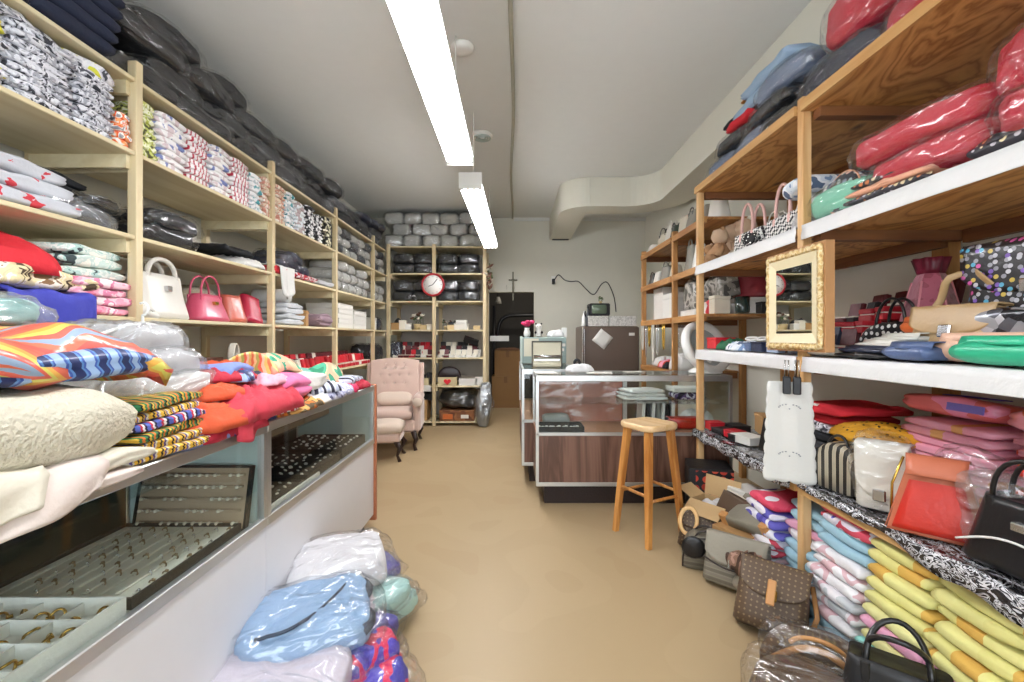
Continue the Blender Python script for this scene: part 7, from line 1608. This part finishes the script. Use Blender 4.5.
for i, (lb, X, y, z, w_, d_, h_, m) in enumerate((('long white box under the grey rounded handbag', .16, 3.90, 0, .32, .2, .055, WBOX), ('white box on the third amber shelf by the far post', .2, 4.35, 0, .3, .3, .24, WBOX), ('white tall box at the far end of the third amber shelf', .25, 4.80, 0, .3, .3, .34, WBOX), ('white box with small grey mark near the plywood unit', .14, 3.62, 0, .13, .12, .10, WBOX), ('grey cream box beside the plywood rear post', .14, 3.47, 0, .10, .12, .14, cream),
    ('white box under the maroon handbag', .38, 3.5, 0, .3, .24, .12, WBOX), ('black square box next to the dark cup', .40, 3.32, 0, .09, .09, .08, BLKB))):
    carton('box', lb, (Y_+X, y, A3+z), (0, 0, RZ), w_, d_, h_, m)
g('red_bottle', 'small red ornament between white boxes on the third amber shelf', 'ornament', MB().lathe([(.03, 0), (.035, .02), (.02, .07), (.03, .1), (0, .12)], 14).me('rb', RED), (Y_+.10, 3.545, A3), (0, 0, 0))
g('dark_cup', 'dark green glossy cup in front of the maroon handbag', 'cup', MB().lathe([(.045, 0), (.05, .01), (.052, .12), (.046, .12), (.044, .015), (0, .014)], 20).me('dc', M('dark_green_glaze', '#22302c', .2, coat=.5)), (Y_+.25, 3.34, A3), (0, 0, 0))
# hanging and lying small goods on the lower amber shelf
hk_ = M('necklace_white', '#d4d0c4', .4, var=.05)
for i, y in enumerate((4.98, 4.86, 4.74, 4.62, 4.48, 4.30)):
    L_ = (.26, .34, .22, .38, .30, .24)[i]
    thing('hanging_necklace', f'{("pearl", "chain", "bead")[i%3]} necklace hanging under the third amber shelf, {ORDC[i]} from the far end', 'necklace', (Y_-.012, y, RB[2]-.052), (0, 0, 0), None, MB().tube([(0, .025*math.cos(PI*q/12), -L_*math.sin(PI*q/12)) for q in range(13)], .008 if i % 3 != 1 else .004, 6).me('nk', (hk_, SILV, GOLD)[i % 3]))
for i, (lb, X, y, w_, d_, h_, m) in enumerate((('red and black small heap on the lower amber shelf', .15, 4.55, .22, .2, .11, redo), ('white cloth heap on the lower amber shelf near the far post', .15, 4.25, .24, .24, .20, m_wht), ('dark heap of pouches on the lower amber shelf', .12, 4.42, .2, .18, .08, charc), ('white cloth heap at the far end of the lower amber shelf', .2, 4.85, .26, .24, .12, m_wht))):
    g('rumpled_cloth', lb, 'cloth', heap('rc', w_, d_, h_, m, seed=740+i, folds=8), (Y_+X, y, A4), (0, 0, RZ))
g('plastic_bag', 'white plastic bag heap hanging at the amber post', 'plastic bag', pillow('pb', .18, .16, .30, FILMH, seed=748, ex=.7, amp=.03), (Y_+.16, 4.24, A4+.205), (0, 0, 0))
# ================================================================== beyond the doorway
kr3 = M('store_kraft', '#8d6a42', .8, var=.06)
for (lb, x, z, w_, h_) in (('tall brown cardboard carton on the floor of the dark room', -.115, 0, .50, .57), ('brown cardboard carton stacked on another inside the doorway', -.08, .573, .47, .46)):
    t = thing('carton', lb, 'box', (x, 8.35, z))
    link('carton_body', bx(-w_/2, w_/2, -.22, .22, 0, h_, bev=.004).me('cb', kr3), t)
    link('tape_strip', bx(-.03, .03, -.2225, -.2205, h_-.12, h_-.004).me('ts', M('brown_tape', '#7a5630', .4)), t)
thing('cloth_strip', 'dark ragged cloth lying on the upper carton in the dark room', 'cloth', (-.08, 8.3, 1.036), (0, 0, 0), None, heap('cs', .46, .36, .06, M('brown_rag', '#5a3c28', .9), seed=750, folds=8))
pp_ = thing('drain_pipe', 'black pipe curving along the dark room wall beyond the doorway', 'pipe', (0, 0, 0))
link('pipe_run', MB().tube(smooth([(-.28, 8.9, 1.2), (-.27, 8.9, 1.45), (-.2, 8.9, 1.62), (-.05, 8.9, 1.70), (.2, 8.9, 1.71), (.9, 8.9, 1.72)]), .035, 10).me('pipe', BLK), pp_)
link('pipe_riser', MB().tube([(-.36, 8.95, .0), (-.36, 8.95, 1.9)], .03, 10).me('riser', BLK), pp_)
lm = thing('spot_lamp', 'dull grey lamp head high in the dark room beyond the doorway', 'lamp', (-.26, 8.4, 1.90))
link('lamp_shade', MB().lathe([(.07, 0), (.05, .08), (.03, .13), (0, .135)], 18).me('ls', M('dull_grey', '#77746e', .5)), lm); link('lamp_stem', MB().tube([(0, 0, .13), (0, 0, .69)], .012, 6).me('stem', BLK), lm)
sh_ = thing('white_sign', 'white oblong sign sticking out in the doorway above the cartons', 'sign', (-.21, 7.55, 1.255), (0, 0, 0), None, bx(-.16, .16, -.02, .02, -.045, .045, bev=.004).me('wp', WPL))

# ================================================================== camera and view
cam = bpy.data.cameras.new('Camera'); co = bpy.data.objects.new('Camera', cam); C.objects.link(co)
co.location = (0, 0, CZ); co.rotation_euler = (PI/2, 0, 0)
cam.sensor_width = 36; cam.lens = F/1024*36; cam.shift_y = -4/1024; cam.clip_start = .05
sc = bpy.context.scene; sc.camera = co
vs_ = sc.view_settings; vs_.view_transform = 'Standard'; vs_.look = 'None'; vs_.gamma = 1; vs_.use_curve_mapping = False; vs_.exposure = EXPO
try:
    sc.cycles.use_denoising = True; sc.cycles.transparent_max_bounces = 16; sc.cycles.max_bounces = 8
    sc.cycles.sample_clamp_indirect = 6
except Exception: pass
